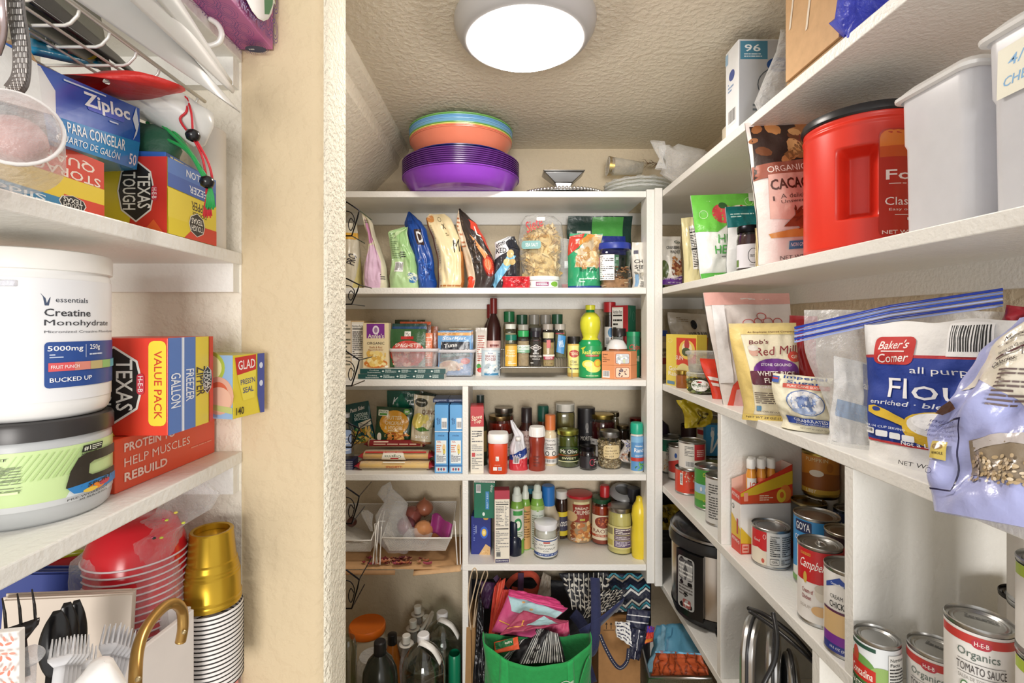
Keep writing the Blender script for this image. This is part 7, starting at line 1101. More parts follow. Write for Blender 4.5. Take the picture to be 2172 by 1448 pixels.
# -- quart storage box lying at the front of shelf A
t = qcarton((-.372, .25, zA), (-.370, .458, zA), .052, .13, 'red and yellow storage bag box with upside-down lettering', '#e9c834', [('r', 0, .52, 1, 1, '#d8432c'), ('t', .80, .82, .30, .17, 'QUART', '#f4e2d4', 180), ('t', .80, .60, .36, .15, 'STORAGE', '#f4e2d4', 180), ('p', [(.0, .2), (1, .12), (1, .52), (0, .52)], '#e8cb3a'), ('r', .80, 0, 1, .24, '#d8432c'), ('p', [(.45, .0), (.78, .0), (.82, .16), (.4, .2)], '#3a86b4'), ('t', .6, .09, .24, .09, 'Slider', '#e4eef4', 180)]+LOGO(.84, .12, .13, .26)+[('t', .84, .16, .09, .08, 'TEXAS', '#f0eee6', 180), ('t', .84, .07, .09, .08, 'TOUGH', '#f0eee6', 180)], name='storage_bag_box')
# -- texas tough gallon freezer box
t = qcarton((-.36, .530, zA+.0003), (-.36, .619, zA+.0003), .082, .072, 'yellow and red freezer bag box with a black eight-sided logo on the end', '#e2cc2a', [('r', 0, .80, 1, 1, '#5078c0'), ('p', [(0, .62), (1, .60), (1, .80), (0, .80)], '#3f62b0'), ('t', .60, .9, .5, .10, 'GALLON', '#e8eef8', 180), ('t', .66, .70, .5, .1, 'FREEZER', '#e8eef8', 180), ('r', 0, .22, 1, .60, '#e6d042'), ('t', .62, .48, .34, .12, 'ZIPPER', '#3c2f1c', 180), ('t', .62, .37, .3, .06, 'DOUBLE', '#3c2f1c', 180), ('p', [(0, 0), (.35, .0), (.6, .22), (0, .22)], '#e2cc2a'), ('p', [(.3, .0), (1, 0), (1, .22), (.55, .22)], '#d23a28')]+LOGO(.56, .22, .34, .34)+[('t', .56, .27, .24, .08, 'TEXAS', '#f0eee6', 180), ('t', .56, .17, .24, .08, 'TOUGH', '#f0eee6', 180)],
    side=[('p', [(.42, 0), (1, 0), (1, 1), (.2, 1), (.5, .5)], '#cc3226'), ('p', [(.62, 0), (.95, 0), (.8, .18)], '#e0602c')]+LOGO(.54, .55, .56, .82)+[('t', .66, .55, .52, .17, 'TEXAS', '#f0eee6', -90), ('t', .44, .55, .56, .17, 'TOUGH', '#f0eee6', -90), ('rr', .77, .42, .86, .62, .5, '#c83a4a'), ('t', .815, .52, .16, .06, 'H-E-B', '#f4e8e8', -90)], name='freezer_bag_box')
t = qcarton((-.365, .535, zA+.0825), (-.372, .612, zA+.084), .006, .05, 'torn open blue lid flap on top of the freezer bag box', '#2c5fb4', [('l', .1, .2, .9, .8, 1, '#e8d890')], name='box_flap', cat='flap')
# -- blue freezer bag box, tilted, resting on the two boxes
t = thing('blue_freezer_bag_box', 'torn glossy blue freezer bag box tilted on the red and yellow box', 'box'); 
nB, nM, nT = P(101, 296, .385), P(91, 238, .395), P(78, 134, .405); fB, fM, fT = P(290, 360, .525), P(297, 302, .53), P(296, 230, .535)
bk = Vector((-.06, .012, .0)); ring1 = [nB, nM, nT, nT+bk+Vector((0, 0, -.006)), nB+bk]; ring2 = [fB, fM, fT, fT+bk+Vector((0, 0, -.006)), fB+bk]
b = MB(); b.add(ring1+ring2, [(i, (i+1) % 5, 5+(i+1) % 5, 5+i) for i in range(2, 5)]+[(9, 8, 7, 6, 5)], ['#2a56b4', '#24509c', '#3a8cc8', '#2a5cb0'])
for i, cc in ((0, '#2f86c4'), (1, '#2a56b4')): b.grid(lambda u, v: (ring1[i]*(1-u)+ring2[i]*u)*(1-v)+(ring1[i+1]*(1-u)+ring2[i+1]*u)*v, 10, 6, cc)
b.build('box_body', 'gloss', t, smooth=False)
p = MB(); prints(p, quad(nB, fB, fM, nM), [('t', .50, .72, .62, .40, 'PARA CONGELAR', '#f0f4f8', 0, 'b'), ('t', .42, .28, .66, .32, 'CUARTO DE GALÓN', '#e4eef6', 0, 'i'), ('t', .92, .3, .1, .4, '50', '#eef4fa')])
prints(p, quad(nM, fM, fT, nT), [('p', [(0, .7), (0, 0), (.28, 0), (.06, .5)], '#3a7cc8') if 0 else ('p', [(.0, .0), (.10, .0), (.12, .55), (.02, .96), (0, .96)], '#d9dadc'), ('rr', .40, .40, .8, .58, .3, '#3d52c8'), ('t', .62, .62, .50, .44, 'Ziploc', '#f4f6fa', 2, 'h'), ('p', [(.9, .0), (.94, .3), (.9, .6), (.95, .98), (.98, .5), (.95, .2)], '#dfe6f2'), ('p', [(.2, .86), (.6, .90), (.6, .94), (.2, .9)], '#cfe0f4'), ('r', .62, .28, .72, .32, '#c8d4f0')])
p.build('printed_panel', 'gloss', t, smooth=False)
b = MB(); b.add([nB+(nM-nB)*.1, nM, nT, nT+bk*.4, nB+bk*.4], [(0, 1, 2, 3, 4)], '#4a3f38'); b.add([nM, nT, nT+Vector((-.006, -.03, .004)), nM+Vector((-.006, -.032, -.004))], [(0, 1, 2, 3)], '#dcdcda'); b.add([nT, nT+bk*.5, nT+bk*.5+Vector((0, -.014, .01)), nT+Vector((.004, -.016, .012))], [(0, 1, 2, 3)], '#b8946a'); b.build('torn_end', 'brown_board', t, smooth=False, solid=.001)
t = qcarton(P(-40, 180, .372), P(52, 180, .398), .034, .06, 'blue box end with barcode behind the grey strap', '#2a64b8', [('r', .5, 0, 1, .62, '#e6e0d8'), ('bar', .52, .04, .8, .58)], name='storage_bag_box')
# -- grey woven strap and clear cup
t = thing('woven_strap', 'grey woven strap hanging down past the blue box', 'strap'); b = MB()
for off, wd in ((0, .0105),):
    pts = strap(b, cpt([(30, -60, .34), (34, 20, .34), (46, 100, .345), (44, 165, .35), (28, 192, .355)]), wd, '#6a6664', .0015, up=(1, .2, 0))
b.build('webbing', 'cloth', t); b = MB()
for k in range(0, len(pts)-1):
    for j in range(-3, 4):
        a = pts[k].lerp(pts[k+1], .5)+Vector((j*.0014, -.0012, 0)); b.box(a.x-.0004, a.x+.0004, a.y-.0003, a.y+.0003, a.z-.0016, a.z+.0016, '#d0cdca' if (k+j) % 2 else '#8f8a88')
o = b.build('weave_threads', 'cloth', t, smooth=False); o['kind'] = 'stuff'
b = MB(); strap(b, cpt([(-6, -60, .33), (0, 20, .33), (0, 70, .335), (-12, 110, .34)]), .0075, '#b8a8a8', .002, up=(1, 0, 0)); b.build('strap_buckle_side', 'metal', t)
t = thing('clear_cup', 'round clear plastic cup end at the far left edge', 'cup', P(25, 268, .33), 0, None, (math.radians(78), 0, math.radians(40)))
MB().lathe([(.026, -.05), (.0265, -.02), (.025, 0), (.0225, .006), (.015, .009), (.0001, .010)], '#efe6e4', 36).build('cup_body', 'haze', t, auto=60)
MB().tube([(.0262*cos(a), .0262*sin(a), -.001) for a in [2*pi*i/30 for i in range(30)]], .0014, '#f4f2f0', 6, True).build('rim', 'frost', t)
MB().ball((0, 0, -.02), .018, '#c79a92', 16, 10, .8).build('pink_contents', 'skin', t)
# -- wire under-shelf basket
t = thing('under_shelf_basket', 'white wire basket hanging under the top left shelf', 'basket', (0, 0, 0)); W_ = '#e9e7e1'; ZR_, ZBt, XRm, XBt = CZ+.268, CZ+.2537, -.36, -.369
MB().tube([(XRm, .15, ZR_), (XRm, .597, ZR_)], .0021, W_, 8).build('rim_wire', 'wire', t)
for x in (-.362-.020, -.41, -.45, -.49, -.53): MB().tube([(x, .15, ZBt-.001), (x, .585, ZBt-.001)], .0013, W_, 6).build('long_wire', 'wire', t)
y = .16
while y < .60:
    MB().tube([(XRm, y, ZR_), (XRm-.002, y, ZR_-.006), (XBt+.001, y, ZBt+.002), (XBt-.004, y, ZBt), (-.54, y, ZBt), (-.56, y, ZBt+.01)], .0014, W_, 6).build('cross_wire', 'wire', t); y += .0326
MB().tube(smooth([P(398, 92, .60), P(436, 98, .60), P(452, 96, .60), P(466, 88, .60), P(470, 70, .60), P(462, 52, .60), P(445, 40, .60)], 4), .0034, W_, 8).build('hanging_hook', 'wire', t)
MB().tube([P(432, 98, .60), P(430, 118, .60)], .0016, W_, 6).build('hook_wire', 'wire', t)
def slab3(name, label, cat, pts, th, col, m, nm='sheet', bend=0):
    """thin sheet through four 3D corners with real thickness"""
    t = thing(name, label, cat); a, b_, c, d_ = map(Vector, pts); n = (b_-a).cross(d_-a).normalized()
    b = MB(); b.grid(lambda u, v: (a*(1-u)+b_*u)*(1-v)+(d_*(1-u)+c*u)*v+n*bend*sin(pi*v)*(1 if bend else 0), 10, 10, col); b.build(nm, m, t, solid=th); return t
slab3('cutting_sheet', 'white translucent plastic sheet poking out beyond the basket, lowest', 'cutting board', [P(60, -70, .36), P(510, 238, .60), P(498, 226, .61), P(250, -60, .40)], .0018, '#eceeee', 'frost', bend=.003)
slab3('cutting_sheet', 'white translucent plastic sheet in the basket, middle one with pointed end', 'cutting board', [P(230, -40, .38), P(493, 198, .60), P(484, 175, .605), P(330, -60, .42)], .0016, '#f2f3f3', 'frost', bend=.004)
slab3('cutting_sheet', 'white translucent plastic sheet, uppermost with rounded tip', 'cutting board', [P(300, -40, .40), P(484, 185, .61), P(476, 160, .615), P(345, -60, .44)], .0016, '#e9ecec', 'frost', bend=.006)
slab3('black_folder', 'black flat folder lying in the wire basket', 'folder', [P(30, -20, .385), P(300, 170, .55), P(250, 120, .56), P(40, -60, .42)], .003, '#17161a', 'plastic')
slab3('grey_pouch', 'grey translucent pouch sagging at the near end of the basket', 'bag', [P(20, 30, .40), P(235, 160, .52), P(210, 30, .56), P(80, -40, .46)], .003, '#8d8f84', 'matbag')
t = slab3('wipes_pouch', 'teal wet wipes pouch seen through the basket wires', 'pouch', [P(62, 108, .43), P(215, 142, .505), P(190, 88, .53), P(60, 62, .46)], .006, '#1d86b0', 'bag')
p = MB(); prints(p, quad(P(62, 108, .426), P(215, 142, .501), P(190, 88, .526), P(60, 62, .456)), [('p', [(0, .45), (.5, .3), (1, .1), (1, .6), (.5, .8), (0, .9)], '#3a4034'), ('e', .72, .4, .26, .34, '#e0bc3c'), ('t', .5, .62, .6, .2, 'KLEENEX', '#f0f2f0'), ('t', .76, .64, .14, .22, 'X', '#c0202c'), ('t', .54, .34, .5, .16, 'WET WIPES', '#f0f2f0'), ('t', .64, .18, .3, .12, 'aloe', '#c0303c', 0, 'i')], .003); p.build('printed_panel', 'bag', t, smooth=False)
t = thing('red_mesh_bag', 'bright red drawstring mesh bag in the basket', 'bag', P(290, 190, .50)); 
film_blob('bag_cloth', t, [(-.05, -.02, -.004, .03, .016), (-.02, 0, 0, .052, .022), (.0, .0, .004, .046, .02), (.0, .0, .006, .03, .01)], 'nylon', '#c8261e', amp=.012, seed=51, seg=26)
t = thing('white_mesh_bag', 'white translucent produce bag drooping below the basket', 'bag', P(395, 255, .56)); 
film_blob('bag_cloth', t, [(.014, 0, -.030, .006, .006), (.012, 0, -.022, .018, .012), (0, 0, -.004, .034, .02), (-.025, 0, .012, .05, .03), (-.04, 0, .024, .045, .03)], 'frost', '#e6e6e2', amp=.012, seed=53, seg=26)
def cord(name, label, col, lines, beads, tassel=None, r=.0013):
    t = thing(name, label, 'cord'); 
    for l in lines: MB().tube(smooth(cpt(l)), r, col, 6).build('cord_strand', 'nylon', t)
    for (x, y, Y, q) in beads:
        p_ = P(x, y, Y); b = MB(); b.lathe([(q*.35, -q*.85), (q*.8, -q*.6), (q, 0), (q*.8, q*.6), (q*.35, q*.85)], '#141416', 18, tuple(p_)); b.build('toggle', 'gloss', t)
    if tassel:
        x, y, Y = tassel
        for k in range(7): MB().tube(cpt([(x, y, Y), (x-6+2*k, y+22, Y), (x-9+3*k, y+48+4*(k % 2), Y)]), r*.6, col, 4).build('tassel', 'nylon', t)
    return t
cord('red_drawstring', 'red drawstring with a black toggle hanging in front of the shelf', '#c41f2a', [[(393, 205, .545), (396, 235, .54), (382, 252, .54), (395, 275, .54), (408, 285, .54)], [(396, 208, .545), (406, 240, .54), (409, 285, .54)], [(408, 290, .54), (428, 330, .54), (438, 380, .545), (438, 412, .545)], [(412, 290, .54), (440, 340, .54), (450, 378, .545), (448, 400, .545)]], [(409, 287, .537, .0075)], (440, 410, .543))
cord('green_drawstring', 'green drawstring with a black toggle beside the red one', '#1f9a4a', [[(310, 235, .56), (350, 270, .55), (400, 320, .54), (432, 376, .54)], [(312, 260, .56), (345, 290, .55), (395, 318, .542), (438, 376, .54)], [(330, 240, .56), (372, 282, .55), (412, 335, .54), (436, 378, .54)]], [(439, 386, .537, .0075)], (446, 392, .541), .0019)
cord('green_white_cord', 'green flecked cord with a black toggle high above the basket', '#4fc07a', [[(340, 25, .5), (372, 62, .5), (388, 100, .5)]], [(378, 72, .495, .0085)], None, .0032)
t = thing('green_bag', 'dark green bag tucked behind the blue box', 'bag', P(330, 300, .56)); film_blob('bag_cloth', t, [(0, 0, -.024, .02, .02), (0, 0, -.01, .035, .02), (-.004, 0, .006, .03, .02), (-.012, 0, .022, .016, .01)], 'nylon', '#20543c', amp=.012, seed=57)
vessel('parchment_roll', 'pale paper roll standing against the end wall', 'paper roll', (-.388, .648, zA), [(.021, 0), (.022, .003), (.022, .155), (.018, .158)], 'paper', '#e2ddd4')
# -- tissue box on the top shelf
tx0 = -.40; t = thing('tissue_box', 'purple patterned tissue box with white and green oval', 'box', (0, 0, zT))
MB().box(tx0-.03, -.3147, .43, YE-.004, .0004, .12, '#cf74b0').build('carton_body', 'card', t, smooth=False, bevel=.001)
def clampf(S): f = S.fn; return Surf(S.W, S.H, lambda x, y, d: f(min(S.W, max(0, x)), min(S.H, max(0, y)), d), S.L)
p = MB(); bw_ = .25; S = clampf(flat((-.3147, .43, .0004), (0, 1, 0), (0, 0, 1), bw_-.004, .12))
def waves(x0, x1, y0, y1, sx, sy): 
    out = []
    for i in range(sx):
        for j in range(sy):
            cx, cy = x0+(x1-x0)*(i+.5*(j % 2))/sx, y0+(y1-y0)*j/sy
            for q in range(3): out.append(('o', cx, cy, (x1-x0)/sx*(.52-.14*q), (y1-y0)/sy*(.8-.22*q), .0045, '#5a3088'))
    return out
prints(p, S, waves(0, 1, 0, 1, 13, 6)+[('e', .74, .62, .215, .56, '#e8ece8'), ('e', .74, .62, .205, .54, '#f2f2f6'), ('p', [(.84, .2), (.89, .26), (.93, .42), (.943, .62), (.93, .82), (.9, 1), (.82, 1)], '#3f8a62'), ('t', .885, .62, .07, .4, 'So', '#dfead8', 70, 'i')], .0004, .00003)
prints(p, clampf(flat((tx0-.03, .676, .0004), (1, 0, 0), (0, -1, 0), .1153, .246)), waves(0, 1, 0, 1, 6, 13)+[('e', .86, .06, .12, .035, '#1c2c5a'), ('l', .78, .05, .94, .07, 1, '#e8ecf4')], .0004, .00003)
p.build('printed_panel', 'card', t, smooth=False)
# -- middle left shelf: tubs
def tub(z0, r, h, lab_, label, name, lidc, bodyc, lidh, rot, X=-.436, Y=.462, lid_m='plastic', base=None, arc=3.0, lr=1.03):
    t = thing(name, label, 'tub', (X, Y, z0))
    MB().lathe([(.0001, .0), (r*.9, 0), (r*.97, .004), (r, .012), (r, h-lidh-.004), (r*.97, h-lidh)], bodyc, 64).build('tub_body', 'plastic', t, auto=50)
    MB().lathe([(r*.96, h-lidh-.001), (r*lr, h-lidh), (r*lr, h-.004), (r*(lr-.02), h-.001), (r*(lr-.06), h), (.0001, h)], lidc, 64).build('lid', lid_m, t, auto=35)
    l = MB(); prints(l, cyl(r+.0002, .016, h-lidh-.024, arc, rot=rot), lab_); l.build('paper_label', 'card', t); return t
tub(zB, .0555, .090, [('r', 0, 0, 1, 1, '#c4dc9c'), ('r', 0, 0, 1, .10, '#c9ccce'), ('p', [(.47, .10), (.5, .28), (1, .34), (1, .10)], '#dfe6e8')]+[('p', [(.28+.028*k, .94), (.285+.028*k, .94), (.12+.028*k+.08, .5), (.11+.028*k+.08, .5)], '#b0cc86') for k in range(14)]+[
    ('t', .17, .90, .16, .05, 'C4 SPORT', '#2a2f24', 0, 'i'), ('l', .05, .30, .30, .80, 22, '#55604a'), ('r', .05, .32, .29, .36, '#d8ecb4'), ('p', [(.545, .96), (.66, .96), (.65, .84), (.535, .84)], '#22251f'), ('t', .565, .90, .035, .08, '#1', '#e6ead8'), ('l', .59, .85, .65, .95, 3, '#e6ead8'), ('t', .56, .80, .05, .045, 'NEW', '#22251f', 0, 'i'),
    ('p', [(.52, .76), (.56, .82), (.78, .84), (.78, .66), (.60, .65), (.575, .61), (.57, .44), (.59, .40), (.78, .40), (.78, .22), (.50, .22), (.465, .27), (.485, .55)], '#2e2820'), ('p', [(.47, .26), (.62, .30), (.8, .27), (.8, .12), (.6, .10), (.5, .14)], '#2f7fc0'), ('e', .62, .17, .05, .06, '#e8862c'), ('e', .67, .2, .04, .05, '#c23a4a'), ('e', .58, .14, .04, .04, '#e6c24a'), ('t', .645, .245, .16, .07, 'SPORT', '#2e2820', 4, 'i'), ('t', .58, .075, .22, .035, 'PRE-WORKOUT', '#3a3a38', 3, 'i'), ('t', .60, .028, .16, .03, '20 SERVINGS', '#2c2c2a', 3)],
    'green sport drink powder tub with black lid, under the white tub', 'powder_tub', '#2f2c2c', '#b9bcbe', .016, 1.19)
tub(zB+.0905, .0545, .149, [('r', 0, 0, 1, 1, '#e4e5e8'), ('p', [(.30, .88), (.32, .84), (.325, .80), (.335, .84), (.355, .88), (.34, .85), (.333, .78), (.317, .78), (.31, .85)], '#3c4a66'), ('t', .435, .83, .15, .042, 'essentials', '#2c3340', 0, 'n'), ('t', .42, .725, .21, .062, 'Creatine', '#33343a'), ('t', .49, .635, .35, .062, 'Monohydrate', '#33343a'), ('t', .53, .565, .43, .026, 'Micronized Creatine Monohydrate', '#55565c', 0, 'n'),
    ('rr', .315, .11, .85, .485, .08, '#234a92'), ('t', .405, .425, .155, .055, '5000mg', '#f0f2f6'), ('l', .335, .35, .48, .39, 2, '#c8d4ea'), ('r', .495, .35, .498, .46, '#c8d4ea'), ('t', .55, .43, .065, .055, '250g', '#f0f2f6'), ('l', .515, .36, .6, .39, 1, '#c8d4ea'), ('r', .33, .245, .44, .315, '#dd5a5e'), ('r', .44, .245, .52, .315, '#d98a7a'), ('r', .52, .245, .60, .315, '#c0b07c'), ('r', .60, .245, .68, .315, '#8ac07a'), ('r', .68, .245, .84, .315, '#5ab0c8'), ('t', .40, .28, .12, .028, 'FRUIT PUNCH', '#f6eaea'), ('t', .43, .175, .19, .036, 'BUCKED UP', '#f0f2f6')],
    'white creatine tub with white lid and a blue panel, on top of the green tub', 'powder_tub', '#eceae6', '#e9e9e8', .018, 1.40)
# -- protein box, freezer box, wrap box
qcarton((-.3965, .505, zB+.0002), (-.392, .672, zB+.0002), .0555, .15, 'flat orange red protein box under the value pack box', '#dd4f2f', [('t', .30, .80, .46, .17, 'PROTEIN TO', '#f0d8cc', 0, 'h'), ('t', .38, .52, .62, .17, 'HELP MUSCLES', '#f0d8cc', 0, 'h'), ('t', .26, .24, .38, .17, 'REBUILD', '#f0d8cc', 0, 'h'), ('l', .68, .86, .95, .93, 1, '#e8a890'), ('l', .7, .3, .95, .36, 1, '#e89078')], name='protein_box')
zz = zB+.056
qcarton((-.354, .522, zz+.0002), (-.355, .603, zz+.0002), .103, .10, 'red and yellow value pack freezer bag box with large black logo', '#d93a26', [('r', 0, 0, .26, 1, '#4f78c0'), ('r', .26, 0, .34, 1, '#8aa4dc'), ('r', .34, 0, .60, 1, '#4f78c0'), ('r', .58, 0, .90, 1, '#e8d244'), ('r', .28, .0, .32, 1, '#e8eef8'), ('t', .15, .45, .46, .16, 'GALLON', '#e8eef8', -90), ('t', .45, .48, .44, .14, 'FREEZER', '#e8eef8', -90), ('t', .70, .5, .42, .16, 'ZIPPER', '#3c2f1c', -90), ('t', .82, .5, .25, .06, 'DOUBLE', '#3c2f1c', -90), ('r', .90, 0, 1, 1, '#d93a26')]+LOGO(.855, .5, .24, .32)+[('t', .89, .5, .26, .08, 'TEXAS', '#f0eee6', -90), ('t', .81, .5, .28, .08, 'TOUGH', '#f0eee6', -90)],
    side=[('p', [(.0, 0), (.45, 0), (.3, .2), (0, .3)], '#e6cc2c'), ('rr', .80, .1, .985, .97, .3, '#e6cf3a'), ('t', .90, .52, .72, .08, 'VALUE PACK', '#c83a24', -90)]+LOGO(.44, .52, .62, .80)+[('t', .55, .52, .54, .17, 'TEXAS', '#f0eee6', -90), ('t', .33, .52, .58, .17, 'TOUGH', '#f0eee6', -90), ('rr', .68, .42, .76, .64, .5, '#c83a4a'), ('t', .72, .53, .17, .05, 'H-E-B', '#f4e8e8', -90)], name='freezer_bag_box')
qcarton((-.3345, .612, zz+.0002), (-.3225, .666, zz+.0002), .079, .075, 'yellow and blue plastic wrap box jutting out past the shelf', '#e3cf3e', [('p', [(.0, .98), (.1, .82), (.9, .92), (1, 1)], '#d8c840'), ('p', [(.05, .96), (.72, .99), (.72, .74), (.12, .68)], '#c8282c'), ('t', .42, .84, .54, .15, 'GLAD', '#f4ecec', 3), ('p', [(.12, .68), (.72, .74), (.66, .28), (.3, .26)], '#e9d94c'), ('t', .45, .57, .46, .09, "PRESS'N", '#2c3c7c', 4), ('t', .46, .43, .34, .09, 'SEAL', '#2c3c7c', 4), ('p', [(.76, 1), (1, 1), (1, .0), (.86, .0), (.76, .3)], '#3c4c9c'), ('t', .2, .11, .24, .12, '140', '#3a2f1c'), ('e', .88, .8, .06, .05, '#cfd8f0'), ('e', .88, .5, .06, .05, '#cfd8f0')],
    side=[('p', [(.42, 0), (1, 0), (1, 1), (.42, 1)], '#8fb4d8'), ('e', .55, .8, .3, .26, '#a9bf4a'), ('e', .55, .8, .24, .2, '#e0e2a4'), ('e', .72, .36, .3, .30, '#d8aa94'), ('e', .72, .38, .2, .2, '#cf6a4a'), ('e', .74, .3, .24, .2, '#e0b8a0'), ('p', [(.45, .16), (1, .08), (1, .18), (.45, .24)], '#b8c47a')], name='plastic_wrap_box', fc={'u': '#c8c46a'})
t = thing('clear_clip', 'small clear plastic strip beside the white tub at the left edge', 'clip', P(5, 600, .36)); MB().box(-.02, .010, -.002, .002, -.0025, .0025, '#e8e8ee').build('strip', 'haze', t, bevel=.001)
# -- bottom left shelf
def nest(name, cat, n, X, Y, z0, prof, dz, col, labs, group=None, rimc=None, m='gloss', rimr=.001):
    for k in range(n):
        lb = labs if isinstance(labs, str) else labs[k]
        t = thing(name, lb, cat, (X, Y, z0+dz*k), 0, group)
        MB().lathe(prof, col if not isinstance(col, list) else col[k], 44).build(name.split('_')[-1]+'_wall', m, t, auto=40)
        if rimc: q = prof[0]; MB().tube([(q[0]*cos(a), q[0]*sin(a), q[1]) for a in [2*pi*i/44 for i in range(44)]], rimr, rimc, 5, True).build('rim', m, t)
X_, Y_ = -.437, .59
nest('party_bowl', 'bowl', 12, X_, Y_, zC+.090, [(.052, 0), (.049, .012), (.040, .034), (.030, .040), (.0001, .041)], .0075, '#d0202c', ['white rimmed red bowl turned down in the bagged stack, lowest one']+[ORD[q]+' red bowl rim from the bottom of the bagged stack' for q in range(1, 11)]+['top red bowl of the bagged upside-down stack, whole dome in view'], 'rims of the bagged red bowls', '#e8d8dc', rimr=.0012)
t = thing('red_drum', 'lower part of the red bowl stack standing on the shelf', 'bowl', (X_, Y_, zC)); MB().lathe([(.051, 0), (.052, .089)], '#a81824', 32).build('bowl_wall', 'gloss', t)
t = thing('clear_wrap', 'clear film bag round the red bowls, tied with coloured dots', 'bag', (X_, Y_, zC+.07))
film_blob('bag_film', t, [(0, 0, .0, .056, .056), (0, 0, .05, .058, .058), (0, 0, .10, .054, .054), (.01, 0, .125, .044, .04), (.03, .01, .138, .03, .026), (.045, .015, .145, .034, .02), (.05, .02, .165, .036, .022), (.05, .02, .178, .02, .01)], 'film', amp=.016, seed=61, seg=34)
b = MB(); rr = random.Random(8)
for k in range(9): b.ball((.03+rr.random()*.05, -.03, .13+rr.random()*.045), .0022, rr.choice(['#d8c84a', '#c84a6a', '#2c2c2c', '#c8d04a']), 8, 5, .6)
o = b.build('printed_dots', 'gloss', t); o['kind'] = 'stuff'
t = thing('lime_bowl', 'red bowl with a lime green rim behind the blue napkins', 'bowl', P(120, 1205, .60)); MB().lathe([(.02, -.05), (.045, -.012), (.05, -.006)], '#b8202c', 36).build('bowl_wall', 'gloss', t); MB().tube([(.05*cos(a), .05*sin(a), -.003) for a in [2*pi*i/40 for i in range(40)]], .0042, '#a8b02c', 8, True).build('rim', 'gloss', t)
t = thing('lime_bowl_stand', 'red container under the lime rimmed bowl', 'bowl', P(120, 1205, .60)-Vector((0, 0, .05))); MB().lathe([(.02, .0), (.022, -(P(0, 1205, .6).z-.05-zC))], '#8a1a22', 24).build('bowl_wall', 'gloss', t)
# napkin stacks standing on edge
def leaves(name, label, a, b_, h, th, col, n, lean=(0, .012, 0), h2=None):
    a, b_ = Vector(a), Vector(b_); d_ = (b_-a).normalized(); nn = Vector((-d_.y, d_.x, 0)); t = thing(name, label, 'napkins')
    for k in range(n):
        o_ = nn*th*k/n; hh = h+.0015*sin(k*2.3); h3 = (h2 or h)+.0015*sin(k*2.3); b = MB()
        q = [a+o_+d_*(.002*sin(k*1.7)), b_+o_+d_*(.002*sin(k*2.9))]
        b.add([q[0], q[1], q[1]+Vector(lean)+Vector((0, 0, h3)), q[0]+Vector(lean)+Vector((0, 0, hh))]+[v+nn*th/n*.8 for v in (q[0], q[1], q[1]+Vector(lean)+Vector((0, 0, h3)), q[0]+Vector(lean)+Vector((0, 0, hh)))], [(0, 1, 2, 3), (7, 6, 5, 4), (3, 2, 6, 7), (1, 5, 6, 2), (0, 3, 7, 4)], col)
        b.build('napkin', 'paper', t, smooth=False)
    return t
pa = lambda x, Y, z: (XA(x, Y), Y, z)
leaves('blue_napkins', 'stack of navy blue napkins standing behind the white ones', pa(-40, .50, zC+.0), pa(335, .575, zC), .183, .022, '#223a8c', 7, h2=.148)
leaves('white_napkins', 'stack of cream white napkins in the caddy, embossed and fanned', pa(-20, .455, zC+.01), pa(262, .505, zC+.01), .172, .016, '#ddd0c2', 8, h2=.150)
# gold cups and black-edged bowls
nest('paper_bowl', 'bowl', 18, -.3655, .622, zC+.0005, [(.0345, .0), (.0345, .0004), (.0340, .0038)], .0052, '#f2eeea', ['white paper bowl with a black edge, bottom of the tall stack']+[ORD[q]+' black edged white paper bowl from the bottom of the tall stack' for q in range(1, 17)]+['white paper bowl with a black edge, top ring under the gold cups'], 'rings of the white paper bowl stack', '#1c1a1a', 'paper', .00075)
zg = zC+.0955
gp = lambda k: [(.0335*k, 0), (.0338*k, .003), (.0325*k, .005), (.0322*k, .03), (.0310*k, .0315), (.0312*k, .034), (.0303*k, .0355), (.0305*k, .038), (.0296*k, .0395), (.0297*k, .042), (.0288*k, .0435), (.0289*k, .046), (.0275*k, .0475), (.0245*k, .080), (.0247*k, .082), (.0235*k, .0835), (.020*k, .083), (.020*k, .076), (.0001, .076)]
for k in range(2):
    t = thing('gold_cup', ['lower upside-down gold plastic cup on the white bowls', 'upper upside-down gold plastic cup with a recessed base'][k], 'cup', (-.3665, .622, zg+.0065*k)); MB().lathe(gp(1-.0*k), '#c39d2e', 48).build('cup_wall', 'goldp' if 'goldp' in M else (mat('goldp', .28, .75, var=.03) and 'goldp'), t, auto=35)
# white caddy with gold handle
t = thing('cutlery_caddy', 'white wooden caddy with bent brass handle holding cutlery', 'caddy'); Wc = '#e6e0dc'
pA, pB = Vector(pa(222, .40, 0)), Vector(pa(418, .555, 0)); zt = P(0, 1275, .555).z; dv = (pB-pA).normalized(); nv_ = Vector((-dv.y, dv.x, 0)); th = Vector((0, .0, 0))+nv_*-.0
def wall(a, b_, z0, z1, z1b, th, name='side_panel'):
    d_ = (Vector(b_)-Vector(a)).normalized(); n_ = Vector((-d_.y, d_.x, 0))*th; a, b_ = Vector((a[0], a[1], 0)), Vector((b_[0], b_[1], 0))
    q = [a, b_, b_+n_, a+n_]; MB().hexa([(v.x, v.y, z0) for v in q], [(v.x, v.y, z1 if i in (0, 3) else z1b) for i, v in enumerate(q)], Wc).build(name, 'card', t, smooth=False, bevel=.0012)
cA = Vector((-.372, .395, 0)); cB = Vector((-.353, .565, 0)); cC = cB+Vector((-.11, .0, 0)); cD = cA+Vector((-.11, 0, 0)); z0 = zC+.0005; z1 = zC+.118
wall(cA, cB, z0, z1, z1, .006); wall(cB+Vector((-.007, 0, 0)), cC, z0, z1, z1, -.006); wall(cD+Vector((.104, 0, 0)), cD, z0, z1-.05, z1-.05, -.006); wall(cD, cC, z0, z1-.02, z1-.02, .006)
